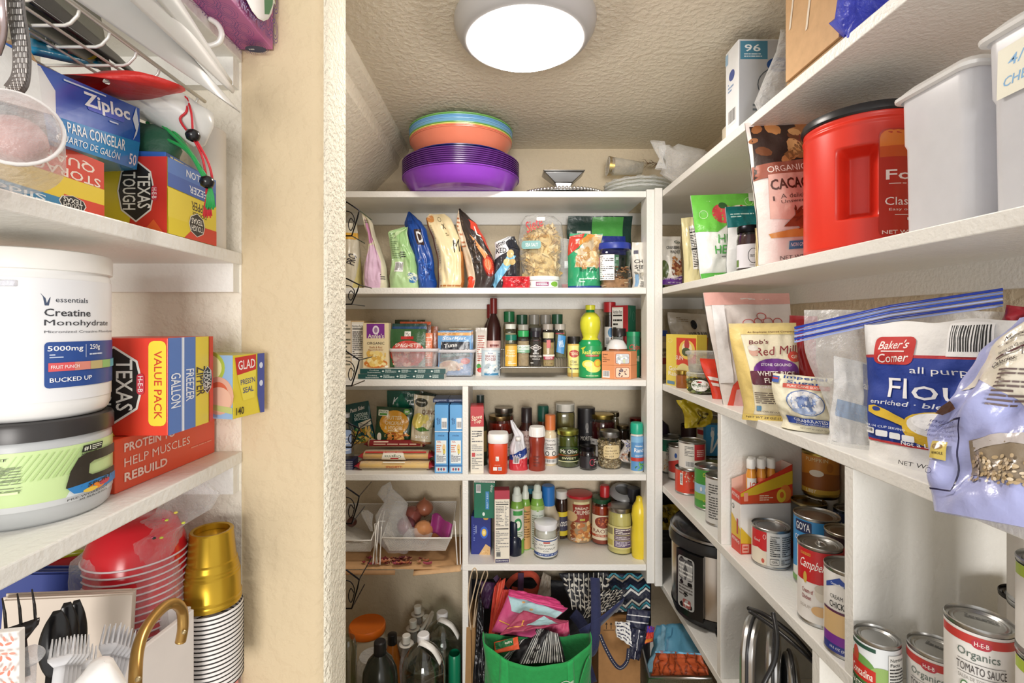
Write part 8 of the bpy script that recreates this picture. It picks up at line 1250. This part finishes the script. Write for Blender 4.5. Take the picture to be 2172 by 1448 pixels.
wall(cD+Vector((.01, .08, 0)), cA+Vector((-.008, .08, 0)), z0, z1-.03, z1-.03, .003, 'divider')
MB().tube(smooth([P(383, 1360, .50), P(388, 1330, .50), P(386, 1295, .50), P(372, 1280, .49), P(352, 1284, .48), P(325, 1310, .46), P(303, 1345, .44), P(291, 1385, .425), P(287, 1440, .41), P(287, 1475, .41)], 5), .0050, '#b08a4c', 12).build('handle', 'goldp', t)
for x, y, Y in ((387, 1340, .495), (290, 1440, .405)): MB().ball(P(x+3, y, Y), .0022, '#c9b48a', 10, 6).build('screw', 'goldp', t)
def utensil(kind, label, base, tip, wd, col, m, n=4, up=None, group=None, name=None):
    """plastic cutlery: handle from base to tip (points), facing the camera"""
    a, b_ = Vector(base), Vector(tip); ax = (b_-a).normalized(); sd = ax.cross(Vector((.55, -.8, .1))).normalized(); nn = sd.cross(ax); L = (b_-a).length
    t = thing(name or 'plastic_'+kind, label, kind, (0, 0, 0), 0, group); f = lambda s, w_, o=0: a+ax*s*L+sd*w_+nn*o
    b = MB(); hw = wd*.22
    if kind == 'spoon':
        b.grid(lambda u, v: f(.55*v, (u-.5)*2*hw), 2, 4, col); b.build('handle', m, t, solid=.0014); b = MB()
        b.grid(lambda u, v: f(.52+.48*v, (u-.5)*2*max(hw*.6, wd*.5*sin(pi*min(1, v*.97+.02))**.6), .18*wd*(1-(2*u-1)**2)*sin(pi*v)), 10, 14, col); b.build('bowl', m, t, solid=.001)
    else:
        b.grid(lambda u, v: f(.45*v, (u-.5)*2*hw), 2, 4, col); b.build('handle', m, t, solid=.0014); b = MB()
        b.grid(lambda u, v: f(.43+.2*v, (u-.5)*2*(hw+(wd*.5-hw)*min(1, v*1.4)), .1*wd*sin(pi*v)), 8, 6, col); b.build('neck', m, t, solid=.001)
        for k in range(4):
            x = (k-1.5)/1.5*wd*.42; MB().tube([f(.62, x, 0), f(.8, x*1.0, -.04*wd), f(1, x, .05*wd)], [.0011, .001, .0005], col, 5).build('tine', m, t)
    return t
utensil('spoon', 'black plastic spoon in the caddy, front of three', P(100, 1600, .40), P(122, 1294, .42), .021, '#131214', 'gloss')
utensil('spoon', 'black plastic spoon in the caddy, middle of three', P(125, 1600, .43), P(143, 1277, .445), .019, '#131214', 'gloss')
utensil('spoon', 'black plastic spoon in the caddy, rear of three', P(150, 1600, .45), P(163, 1272, .465), .017, '#131214', 'gloss')
utensil('fork', 'black plastic fork with tines up at far left of the caddy', P(40, 1440, .38), P(22, 1262, .385), .030, '#1a1416', 'gloss')
utensil('spoon', 'clear plastic spoon beside the coral patterned box', P(62, 1460, .36), P(66, 1368, .365), .016, '#e0dcdc', 'haze')
for k in range(7): utensil('fork', ['clear plastic fork, leftmost of the left bunch', 'clear plastic fork, second of the left bunch', 'clear plastic fork, third of the left bunch', 'clear plastic fork, fourth of the left bunch', 'clear plastic fork, fifth of the left bunch, bowed right', 'clear plastic fork, sixth of the left bunch', 'clear plastic fork, rightmost of the left bunch'][k], P(120+9*k, 1462, .385+.004*k), P(135+8*k, 1350+5*(k > 4)*k*.8, .40+.004*k), .016, '#e8e8ea', 'frost')
for k in range(6): utensil('fork', 'clear plastic fork in the right bunch, ' + ['leftmost', 'second', 'third', 'fourth', 'fifth', 'rightmost'][k], P(215+8*k, 1440, .43+.004*k), P(240+8*k, 1322+4*k, .45+.004*k), .014, '#dedee2', 'frost')
t = thing('crumpled_napkin', 'crumpled white napkin at the front of the caddy', 'napkin', P(205, 1440, .385)); film_blob('napkin_paper', t, [(0, 0, -.02, .022, .012), (0, 0, -.005, .02, .013), (.002, 0, .008, .015, .01), (.006, 0, .014, .008, .004), (.006, 0, .0145, .0003, .0003)], 'paper', '#f2f0ee', amp=.012, seed=71, seg=26)
t = qcarton(P(-90, 1470, .345), P(40, 1470, .352), P(0, 1345, .35).z-P(0, 1470, .35).z, .006, 'box with white and coral leaf pattern at bottom left edge', '#eeeae6', [q for i in range(7) for j in range(4) for q in (('e', .08+.14*i, .12+.25*j, .06, .022, '#d8806a', .7+i+j), ('e', .14+.14*i, .2+.25*j, .055, .02, '#dd8f7c', 2.2+j*2))], name='patterned_box')
qcarton((-.40, .60, zC-.14), (-.356, .665, zC-.14), .12, .05, 'pink box under the lowest left shelf', '#c9847c', [], name='pink_box')
# ================================================================ black wire rack just behind the stub wall
t = thing('wire_door_rack', 'black wire rack with tilted baskets just behind the near wall', 'rack'); K = '#26262a'; Yk = 1.30
for y0, y1 in ((425, 500), (588, 645), (742, 818), (893, 948), (1030, 1110), (1205, 1290)):
    for dy in (0, ):
        q = lambda x, y: P(x, y, Yk)+Vector((0, dy, 0)); h = y1-y0
        MB().tube([q(700, y0), q(736, y0+h*.05), q(762, y0+h*.28), q(758, y0+h*.5), q(746, y1), q(700, y1)], .0021, K, 6).build('basket_end', 'metal', t)
        MB().tube(smooth([q(734, y0+h*.3), q(745, y0+h*.35), q(752, y0+h*.55), q(745, y0+h*.85), q(739, y0+h*.7), q(744, y0+h*.5), q(750, y0+h*.6)], 4), .0013, K, 5).build('scroll', 'metal', t)
    for x, fy in ((762, .28), (746, 1)): MB().tube([P(x, y0+(y1-y0)*fy, Yk), P(x, y0+(y1-y0)*fy, Yk)+Vector((0, .12, 0))], .0016, K, 5).build('long_wire', 'metal', t)
for dy in (0, .12): MB().tube([Vector((P(690, 0, Yk).x, Yk+dy, .02)), Vector((P(690, 0, Yk).x, Yk+dy, 1.66))], .0028, K, 6).build('upright', 'metal', t)
# ================================================================ floor, left compartment
def XF(px, Y): return XA(px, Y)
def on(px, Y): return (XA(px, Y), Y, 0)
def hgt(py, Y): return ZA(py, Y)
X, Y, _ = on(779, 1.66); r = 37*1.66/F; H = hgt(1322, Y)
vessel('orange_lid_tub', 'large pale tub with a bright orange lid on the floor', 'tub', (X, Y, 0), [(r*.9, 0), (r*.96, .01), (r*.98, H-.03), (r*.95, H-.022)], 'frost', '#d9cdb4', [(r*1.0, H-.026), (r*1.03, H-.022), (r*1.03, H-.004), (r*.98, H), (r*.9, H-.002)], '#e0701c', fill=H*.55, fillcol='#c0a684', fillm='food')
X, Y, _ = on(792, 1.50); r = 36*1.5/F; H = hgt(1392, Y)
vessel('clear_tub', 'round clear plastic container in front of the orange lid', 'container', (X, Y, 0), [(r*.9, 0), (r, .01), (r, H-.02), (r*.8, H)], 'haze', '#e8e2d4', [(r*.82, H-.002), (r*.8, H+.004), (r*.5, H+.001)], '#e6e0d2', 'haze')
X, Y, _ = on(806, 1.40); r = 37*1.4/F; H = hgt(1358, Y)
vessel('black_bottle', 'dark glass bottle with a black cap and wide shoulders', 'bottle', (X, Y, 0), [(r*.95, 0), (r, .01), (r, H-.11), (r*.95, H-.085), (r*.7, H-.055), (r*.34, H-.036), (r*.30, H-.01)], 'gloss', '#23261f', [(r*.33, H-.038), (r*.36, H-.036), (r*.34, H-.003), (r*.28, H)], '#17171a', cap_name='cap', lab=(H*.3, H*.5, r+.0006, '#8a8478', [], 2))
X, Y, _ = on(832, 1.62); r = 26*1.62/F; H = hgt(1343, Y)
vessel('amber_bottle', 'amber brown bottle with a black cap', 'bottle', (X, Y, 0), [(r*.95, 0), (r, .01), (r, H-.16), (r*.6, H-.07), (r*.34, H-.03)], 'gloss', '#9a5a1e', [(r*.38, H-.032), (r*.38, H-.002), (r*.3, H)], '#151313', cap_name='cap')
for k, (px, yt, Y, lab) in enumerate(((886, 1284, 1.80, 'farthest small bottle with white cap and neck ring'), (876, 1314, 1.73, 'second small bottle with white cap from the wall'), (862, 1346, 1.62, 'small bottle with white cap between black bottle and jug'), (904, 1306, 1.79, 'small bottle behind the large jug by the wall'))):
    X = XA(px, Y); H = hgt(yt, Y); r = .026
    vessel('water_bottle', lab, 'bottle', (X, Y, 0), [(r*.9, 0), (r, .01), (r, H-.1), (r*.5, H-.04), (r*.44, H-.024)], 'haze' if k != 1 else 'haze', '#d6c2ac', [(r*.5, H-.024), (r*.52, H-.002), (r*.45, H)], '#efece4', cap_name='cap', fill=H*.5, fillcol='#8a5a44')
    MB().lathe([(.011, H-.032), (.024, H-.030), (.024, H-.028), (.011, H-.030)], '#e9e4dc', 24).build('neck_ring', 'plastic', bpy.data.objects[[o.name for o in bpy.data.objects if o.name.startswith('water_bottle')][-1]])
t = thing('ring_carrier', 'white plastic bottle carrier strips joining the small bottles', 'carrier', (XA(893, 1.74), 1.74, hgt(1335, 1.74))); b = MB(); strap(b, [(-.03, .03, -.012), (0, .0, 0), (.022, .04, .02), (.034, .06, .03)], .012, '#e6e0d8', .001, up=(1, 0, 0)); strap(b, [(.0, -.03, -.02), (.02, .0, 0), (.034, .05, .028)], .012, '#e6e0d8', .001, up=(1, 0, 0)); b.build('strip', 'plastic', t)
def jug(px, yt, Y, rp, lab, water):
    X = XA(px, Y); H = hgt(yt, Y); r = rp*Y/F; t = thing('water_jug', lab, 'jug', (X, Y, 0))
    pr = [(r*.92, 0), (r, .012)]+[(r*(1-.02*(k % 2)), .03+.016*k) for k in range(int((H-.14)/.016))]+[(r*.97, H-.095), (r*.86, H-.07), (r*.62, H-.045), (r*.34, H-.030), (r*.24, H-.024), (r*.23, H-.016)]
    MB().lathe([(.0001, .001)]+pr, '#dfe6e2', 44).build('jug_body', 'glassy' if 'glassy' in M else (mat('glassy', .05, kind='film', fac=(.08, .7), trans=2) and 'glassy'), t, auto=60)
    MB().lathe([(r*.27, H-.024), (r*.28, H-.022), (r*.28, H-.003), (r*.24, H), (.0001, H)], '#f2f2f4', 28).build('cap', 'plastic', t, auto=40)
    b = MB(); strap(b, [(-r*.2, -.01, H-.026), (-r*.05, -r*.35, H-.012), (r*.5, -r*.45, H-.028), (r*.85, -r*.3, H-.075)], .017, '#f0eee8', .0016, up=(.2, .7, .6)); b.build('carry_strap', 'plastic', t)
    water *= H; MB().lathe([(r*.9, .004), (r*.94, water*.5), (r*.93, water), (.0001, water)], '#cfd4c8', 32).build('water', 'glassy', t); return t
jug(938, 1297, 1.70, 43, 'large round water jug with white strap by the upright board', .45)
jug(898, 1343, 1.50, 46, 'water jug in front with a white carry strap across its shoulder', .6)
X, Y, _ = on(962, 1.60); vessel('green_canister', 'green container between the jug and upright board', 'canister', (XA(963, 1.6), 1.615, 0), [(.018, 0), (.02, .005), (.02, .17), (.017, .178)], 'plastic', '#127a56', sy=1.2)
vessel('tall_vase', 'tall clear vase at the left edge behind the wall', 'vase', (XA(737, 1.42), 1.42, 0), [(.022, 0), (.026, .01), (.026, hgt(1368, 1.42)), (.02, hgt(1352, 1.42))], 'glassy', '#e0e6dc', fill=.2, fillcol='#5a7a3a')
# ================================================================ floor, right compartment: bags
def clothbag(name, label, quad4, T_, col, pr=(), seed=1, m='cloth', **k): return qbag(quad4, T_, label, col, pr, name=name, seed=seed, m=m, **k)
# paper bags with rope handles
for i, (x0, x1, yt, Y, lab) in enumerate(((984, 1002, 1330, 1.60, 'brown paper bag with cream rope handles, leftmost'), (994, 1012, 1325, 1.63, 'second brown paper bag behind, cream rope handles'))):
    w_ = XA(x1, Y)-XA(x0, Y); h_ = ZA(yt, Y); t = thing('paper_bag', lab, 'paper bag', (XA((x0+x1)/2, Y), Y, 0), math.radians(0))
    b = MB(); b.hexa([(-w_*.45, 0, 0), (w_*.45, 0, 0), (w_*.45, .16, 0), (-w_*.45, .16, 0)], [(-w_*.2, 0, h_), (w_*.3, .0, h_*1.0), (w_*.3, .16, h_*1.03), (-w_*.2, .16, h_)], '#a98354'); b.build('bag_side', 'brown_board', t, smooth=False)
    px = [(1006, 1314), (1020, 1300)][i]
    q = lambda x, y: P(x, y, Y)-t.location
    pts = [[q(998, 1330), q(993, 1270), q(998, 1222), (q(1007, 1204)), q(1012, 1222), q(1004, 1260), q(996, 1300), q(999, 1335)], [q(1004, 1330), q(1010, 1270), q(1022, 1225), q(1030, 1208), q(1034, 1220), q(1022, 1250), q(1012, 1290), q(1006, 1330)]][i]
    MB().tube(smooth(pts, 5), .0022, '#cbb596', 6).build('handle', 'cloth', t)
def folded(name, label, quads, col, m='nylon', th=.004, cat='bag', pats=None, amp=.006, seed=3):
    """folded cloth panels: each quad = four (px, py, depth)"""
    t = thing(name, label, cat); o3 = Vector((seed*2.1, seed, 0))
    for i, q4 in enumerate(quads):
        a, b_, c, d_ = [P(*q) for q in q4]; n = (b_-a).cross(d_-a).normalized()
        fn = lambda u, v, o=0: (a*(1-u)+b_*u)*(1-v)+(d_*(1-u)+c*u)*v+n*(amp*(noise.noise(Vector((u*4, v*4, i*3.))+o3)+.5*noise.noise(Vector((u*11, v*7, i*3.))+o3))+o)
        cc = col[i % len(col)] if isinstance(col, list) else col
        b = MB(); b.grid(fn, 20, 16, cc); b.build('cloth_panel', m, t, solid=th)
        if pats and pats[i % len(pats)]:
            W = (b_-a).length; H = (d_-a).length; p = MB(); prints(p, Surf(W, H, lambda x, y, d: fn(min(1, max(0, x/W)), min(1, max(0, y/H)), d), min(W, H)/18), pats[i % len(pats)], th/2+.0008, .0002); p.build('printed_panel', m, t)
    return t
STR = [('r', .04+.055*k, .0, .055+.055*k+.008*(k % 3), 1, '#d9d9d4') for k in range(17)]
CHEV = [('p', [(x-.18, y), (x, y+.16), (x+.18, y), (x+.18, y+.06), (x, y+.22), (x-.18, y+.06)], c) for y, c in ((-.1, '#e6e8e6'), (-.02, '#2f8a9c'), (.08, '#d8d6cc'), (.2, '#1d2438'), (.36, '#e6e6e2'), (.46, '#3a9cb0'), (.62, '#1d2438'), (.74, '#b8ac98'), (.82, '#2f8a9c')) for x in (.18, .54, .9)]
LEAF = [('e', .06+.11*(i % 9)+.03*(i % 2), .08+.15*(i//9), .05, .028, '#e6e2d6', i*1.3) for i in range(54)]+[('p', [(.1*i, 0), (.1*i+.02, 0), (.1*i+.22, 1), (.1*i+.2, 1)], '#e6e2d6') for i in range(8)]
folded('black_bags', 'glossy black bags stuffed upright beside the paper bags', [[(1003, 1448, 1.56), (1024, 1448, 1.56), (1026, 1290, 1.60), (1016, 1250, 1.60)], [(1012, 1448, 1.54), (1030, 1448, 1.54), (1032, 1340, 1.58), (1014, 1345, 1.58)]], '#17171c', 'bag', pats=[[('l', .1, .2, .9, .8, 10, '#8a8a90')], None], amp=.008)
folded('dark_bag_heap', 'black and navy bag heap filling the back under the shelf', [[(1000, 1440, 1.80), (1380, 1440, 1.80), (1380, 1232, 1.80), (1000, 1225, 1.78)]], '#14151f', amp=.02)
folded('red_orange_bags', 'folded red orange bags fanned between black bags and green tote', [[(1030, 1400, 1.62), (1045, 1400, 1.62), (1062, 1225, 1.66), (1048, 1245, 1.66)], [(1036, 1380, 1.60), (1052, 1380, 1.60), (1072, 1225, 1.64), (1058, 1235, 1.64)], [(1040, 1360, 1.58), (1056, 1330, 1.58), (1085, 1250, 1.62), (1066, 1250, 1.62)]], ['#d8402c', '#e2563c', '#c83226'], amp=.004)
folded('purple_bag', 'dark purple bag corner behind the red orange ones', [[(1020, 1290, 1.68), (1036, 1290, 1.68), (1052, 1235, 1.72), (1020, 1232, 1.72)]], '#4a2350', amp=.006)
t = thing('coral_strap_bag', 'coral loop handles of a bag behind the pink cloth', 'bag handle'); b = MB(); strap(b, cpt([(1068, 1290, 1.70), (1072, 1250, 1.70), (1095, 1222, 1.70), (1130, 1218, 1.70), (1144, 1240, 1.70), (1130, 1255, 1.70), (1085, 1250, 1.70)]), .02, '#d0553c', .002, up=(0, .3, 1)); b.build('webbing', 'cloth', t)
b = MB(); strap(b, cpt([(1105, 1215, 1.69), (1104, 1262, 1.68)]), .02, '#5a3c5e', .002, up=(1, 0, 0)); strap(b, cpt([(1050, 1222, 1.68), (1080, 1262, 1.67)]), .018, '#4e3656', .002, up=(1, 0, 0)); b.build('purple_webbing', 'cloth', t)
folded('grey_cloth', 'greyish brown cloth upright behind the pink folded bag', [[(1138, 1268, 1.66), (1168, 1264, 1.66), (1168, 1222, 1.68), (1152, 1212, 1.68)]], '#9a8f80')
folded('pink_bag', 'pink and light blue folded shopping bag on top of the tote', [[(1043, 1340, 1.50), (1130, 1352, 1.46), (1205, 1290, 1.52), (1078, 1262, 1.56)], [(1060, 1345, 1.45), (1150, 1330, 1.44), (1205, 1318, 1.48), (1110, 1295, 1.50)], [(1078, 1262, 1.55), (1200, 1292, 1.51), (1180, 1270, 1.56), (1080, 1250, 1.58)]], ['#c4487c', '#a83a5c', '#d83a80'], pats=[[('p', [(.2, .6), (1, .55), (1, .85), (.3, 1), (0, 1), (.1, .8)], '#a8cfd6'), ('e', .3, .9, .03, .03, '#d8a860'), ('e', .5, .75, .03, .03, '#d8a860'), ('p', [(.05, .3), (.4, .2), (.4, .22), (.05, .33)], '#e0a040')], [('p', [(.45, .3), (1, .35), (1, .62), (.5, .95)], '#a8cfd6'), ('p', [(.05, .2), (.4, .3), (.4, .33), (.05, .24)], '#e8a84a'), ('p', [(.2, .6), (.34, .3), (.36, .3), (.23, .62)], '#e8a84a')], None], amp=.005)
folded('black_white_bag', 'black bag with white dashes folded in the green tote', [[(1050, 1400, 1.46), (1130, 1408, 1.42), (1165, 1335, 1.46), (1110, 1340, 1.50)], [(1100, 1408, 1.42), (1200, 1404, 1.42), (1185, 1345, 1.46), (1140, 1330, 1.48)]], '#1c1c20', pats=[STR[:6], STR], amp=.009, seed=9)
folded('orange_packet', 'orange packet with green label on the black bag', [[(1050, 1386, 1.43), (1102, 1376, 1.42), (1098, 1350, 1.44), (1048, 1362, 1.45)]], '#d8562e', 'matbag', pats=[[('p', [(.05, .3), (.8, .4), (.8, 1), (.05, .9)], '#1f6a3c'), ('t', .6, .7, .3, .2, 'extra', '#e8e0d0')]], amp=.002, cat='packet')
folded('pink_cloth_edge', 'pink scalloped cloth at the right of the tote with a teal patch', [[(1160, 1395, 1.48), (1212, 1372, 1.48), (1205, 1315, 1.50), (1150, 1330, 1.50)]], '#c84a72', pats=[[('p', [(.6, 0), (1, 0), (1, .5), (.7, .4)], '#5ab0c0')]], amp=.008)
# green tote
t = thing('green_tote', 'bright green shopping tote with a white leaf emblem', 'tote bag', (XA(1140, 1.40), 1.42, 0)); Xt = XA(1140, 1.40)
def tote(u, v, sgn=-1):
    a = pi*(u-.5)*1.0; wx = .155; rx = wx*sin(a)*(.88+.12*v)+.004*sin(v*9+u*20); ry = -.07*cos(a)*(.9+.1*v)
    zt = ZA(1408, 1.36)+.052*abs(2*u-1)**1.6; return Vector((rx, ry if sgn < 0 else -ry*.8, v*zt+.004*noise.noise(Vector((u*8, v*5, 1)))))
b = MB(); b.grid(lambda u, v: tote(u, v), 40, 24, '#1f9a4c'); b.grid(lambda u, v: tote(u, v, 1), 40, 24, '#188040'); b.build('bag_body', 'cloth', t, solid=.002)
for x0, dx in ((.28, 0), (.70, 0)):
    b = MB(); b.grid(lambda u, v: tote(x0+.06*(u-.5), .5+.5*v)+Vector((0, -.003, 0)), 3, 14, '#23a855'); b.build('handle_strap', 'cloth', t, solid=.001)
b = MB(); strap(b, [(.11, -.035, .22), (.12, -.05, .275), (.135, -.04, .31), (.15, -.0, .30), (.155, .01, .2)], .022, '#23a050', .002, up=(.3, 1, 0)); b.build('handle', 'cloth', t)
p = MB(); S = Surf(.2, .2, lambda x, y, d: tote(.5+(x-.06)*2.3, .45+y*2.6*.98)+Vector((0, -.004-d, 0)), .01)
prints(p, S, [('o', .62, .45, .16, .34, .012, '#dfe8da')]+[('p', [(.48+.04*k, .2), (.5+.04*k, .2), (.62+.03*k, .74), (.60+.03*k, .74)], '#dfe8da') for k in range(6)]); p.build('leaf_emblem', 'cloth', t)
# navy webbing, patterned totes, carton
folded('leaf_print_bag', 'black and white leaf print bag at the back under shelf', [[(1215, 1290, 1.66), (1305, 1300, 1.62), (1290, 1212, 1.70), (1186, 1215, 1.70)], [(1235, 1315, 1.64), (1300, 1290, 1.60), (1330, 1250, 1.62), (1255, 1255, 1.66)]], '#23242c', pats=[LEAF, LEAF], amp=.012, seed=15)
folded('chevron_bag', 'blue, teal and white chevron print bag at right', [[(1300, 1300, 1.62), (1379, 1290, 1.60), (1379, 1216, 1.68), (1285, 1216, 1.70)]], '#1f2740', pats=[CHEV], amp=.01, seed=17)
carton('moving_carton', 'tall brown cardboard carton with two up arrows', 'box', XA(1362, 1.58)-XA(1272, 1.58), .14, ZA(1318, 1.58), '#a97c4c', (XA(1317, 1.58), 1.60, 0), front=[('p', [(.16, .93), (.22, .93), (.19, .955)], '#2c2018'), ('r', .182, .88, .198, .935, '#2c2018'), ('p', [(.27, .93), (.33, .93), (.30, .955)], '#2c2018'), ('r', .292, .88, .308, .935, '#2c2018'), ('r', .12, .868, .38, .872, '#2c2018')], m='brown_board')
t = thing('navy_straps', 'wide navy webbing straps looping over the carton', 'strap'); b = MB()
strap(b, cpt([(1262, 1225, 1.60), (1264, 1290, 1.53), (1262, 1350, 1.50), (1255, 1380, 1.50), (1240, 1385, 1.50)]), .030, '#232a52', .002, up=(1, 0, 0)); b.build('webbing', 'cloth', t); b = MB()
strap(b, cpt([(1232, 1345, 1.51), (1270, 1320, 1.52), (1305, 1290, 1.54), (1322, 1275, 1.56)]), .034, '#262e58', .002, up=(.5, 0, .8)); b.build('webbing', 'cloth', t); b = MB()
strap(b, cpt([(1215, 1300, 1.60), (1232, 1320, 1.58), (1245, 1350, 1.55), (1238, 1385, 1.54), (1255, 1448, 1.52)]), .034, '#1c2246', .002, up=(1, 0, .3)); b.build('webbing', 'cloth', t)
folded('navy_tote', 'navy and white striped tote cloth hanging over the carton', [[(1325, 1360, 1.50), (1370, 1368, 1.50), (1379, 1295, 1.54), (1330, 1290, 1.54)], [(1308, 1350, 1.49), (1342, 1372, 1.48), (1335, 1320, 1.50), (1305, 1318, 1.52)], [(1335, 1395, 1.49), (1355, 1400, 1.49), (1372, 1340, 1.51), (1340, 1330, 1.51)]], ['#1c1f3c', '#e2e2e0', '#1c1f3c'], pats=[[('r', .0, .2, 1, .25, '#dcdce0'), ('r', 0, .6, 1, .64, '#dcdce0'), ('r', 0, .8, 1, .83, '#dcdce0')], [('p', [(0, .1*k*2), (.5, .1*k*2+.12), (1, .2*k), (1, .2*k+.07), (.5, .2*k+.19), (0, .2*k+.07)], '#23264a') for k in range(5)], [('r', .46, 0, .52, 1, '#dcdce0')]], amp=.008, seed=19)
t = thing('stitched_handle', 'navy handle with white stitches drooping over the carton front', 'bag handle'); b = MB(); pts = strap(b, cpt([(1272, 1345, 1.50), (1285, 1375, 1.49), (1302, 1405, 1.48), (1316, 1416, 1.48), (1330, 1402, 1.48), (1334, 1375, 1.48)]), .012, '#1a1d3a', .002, up=(.2, 0, 1)); b.build('webbing', 'cloth', t)
b = MB()
for k in range(0, len(pts)-1):
    a = pts[k]+Vector((0, -.0022, 0)); c = a.lerp(pts[k+1]+Vector((0, -.0022, 0)), .55); b.tube([a, c], .0007, '#e6e6e6', 4)
o = b.build('stitches', 'cloth', t, smooth=False); o['kind'] = 'stuff'
# wire bin with blue and orange bags by the right shelf
folded('blue_orange_bag', 'sky blue bag with rust orange folded front in the wire bin', [[(1372, 1425, 1.44), (1500, 1420, 1.30), (1460, 1322, 1.50), (1392, 1325, 1.56)], [(1380, 1432, 1.36), (1506, 1432, 1.26), (1485, 1385, 1.28), (1392, 1380, 1.38)]], ['#62a8cc', '#b0502a'], 'matbag', pats=[[('p', [(0, 0), (.3, .0), (.35, .9), (.2, 1)], '#8cc0dc'), ('p', [(.28, .3), (.32, .3), (.55, .9), (.52, .9)], '#4a8ab0')], [('r', 0, .92, 1, 1, '#62a8cc')]+[('p', [(.1*k, 0), (.1*k+.03, 0), (.1*k+.13, .9), (.1*k+.1, .9)], '#7c3418') for k in range(0, 9, 2)]+[('p', [(.1*k+.2, 0), (.1*k+.17, 0), (.1*k+.05, .9), (.1*k+.08, .9)], '#7c3418') for k in range(0, 9, 2)]], amp=.012, seed=23)
folded('rainbow_cloth', 'small red and violet cloth poking out left of the blue bag', [[(1368, 1365, 1.46), (1384, 1360, 1.46), (1388, 1330, 1.50), (1374, 1328, 1.50)]], '#d8402c', pats=[[('r', 0, .6, 1, 1, '#4a3ab0'), ('r', 0, 0, 1, .2, '#e08a2c')]], amp=.004)
t = thing('wire_bin', 'silver wire mesh bin at the bottom under the right shelves', 'bin'); b = MB(); c4 = [P(1365, 1380, 1.42), P(1378, 1436, 1.38), P(1512, 1436, 1.22), P(1500, 1500, 1.5)]
a, b_ = P(1378, 1438, 1.34), P(1510, 1438, 1.24)
MB().tube([P(1362, 1372, 1.52), a, b_], .003, '#b8b8b6', 8).build('rim', 'steel', t)
b = MB()
for k in range(56):
    u = k/55; p0 = a.lerp(b_, u); b.tube([p0, p0+Vector((.03, 0, -.10))], .0007, '#c4c2be', 3); b.tube([p0, p0+Vector((-.03, 0, -.10))], .0007, '#c4c2be', 3)
for k in range(22):
    u = k/21; p0 = P(1362, 1372, 1.52).lerp(a, u); b.tube([p0, p0+Vector((0, .02, -.10))], .0007, '#c4c2be', 3)
o = b.build('mesh_panel', 'steel', t, smooth=False); o['kind'] = 'stuff'
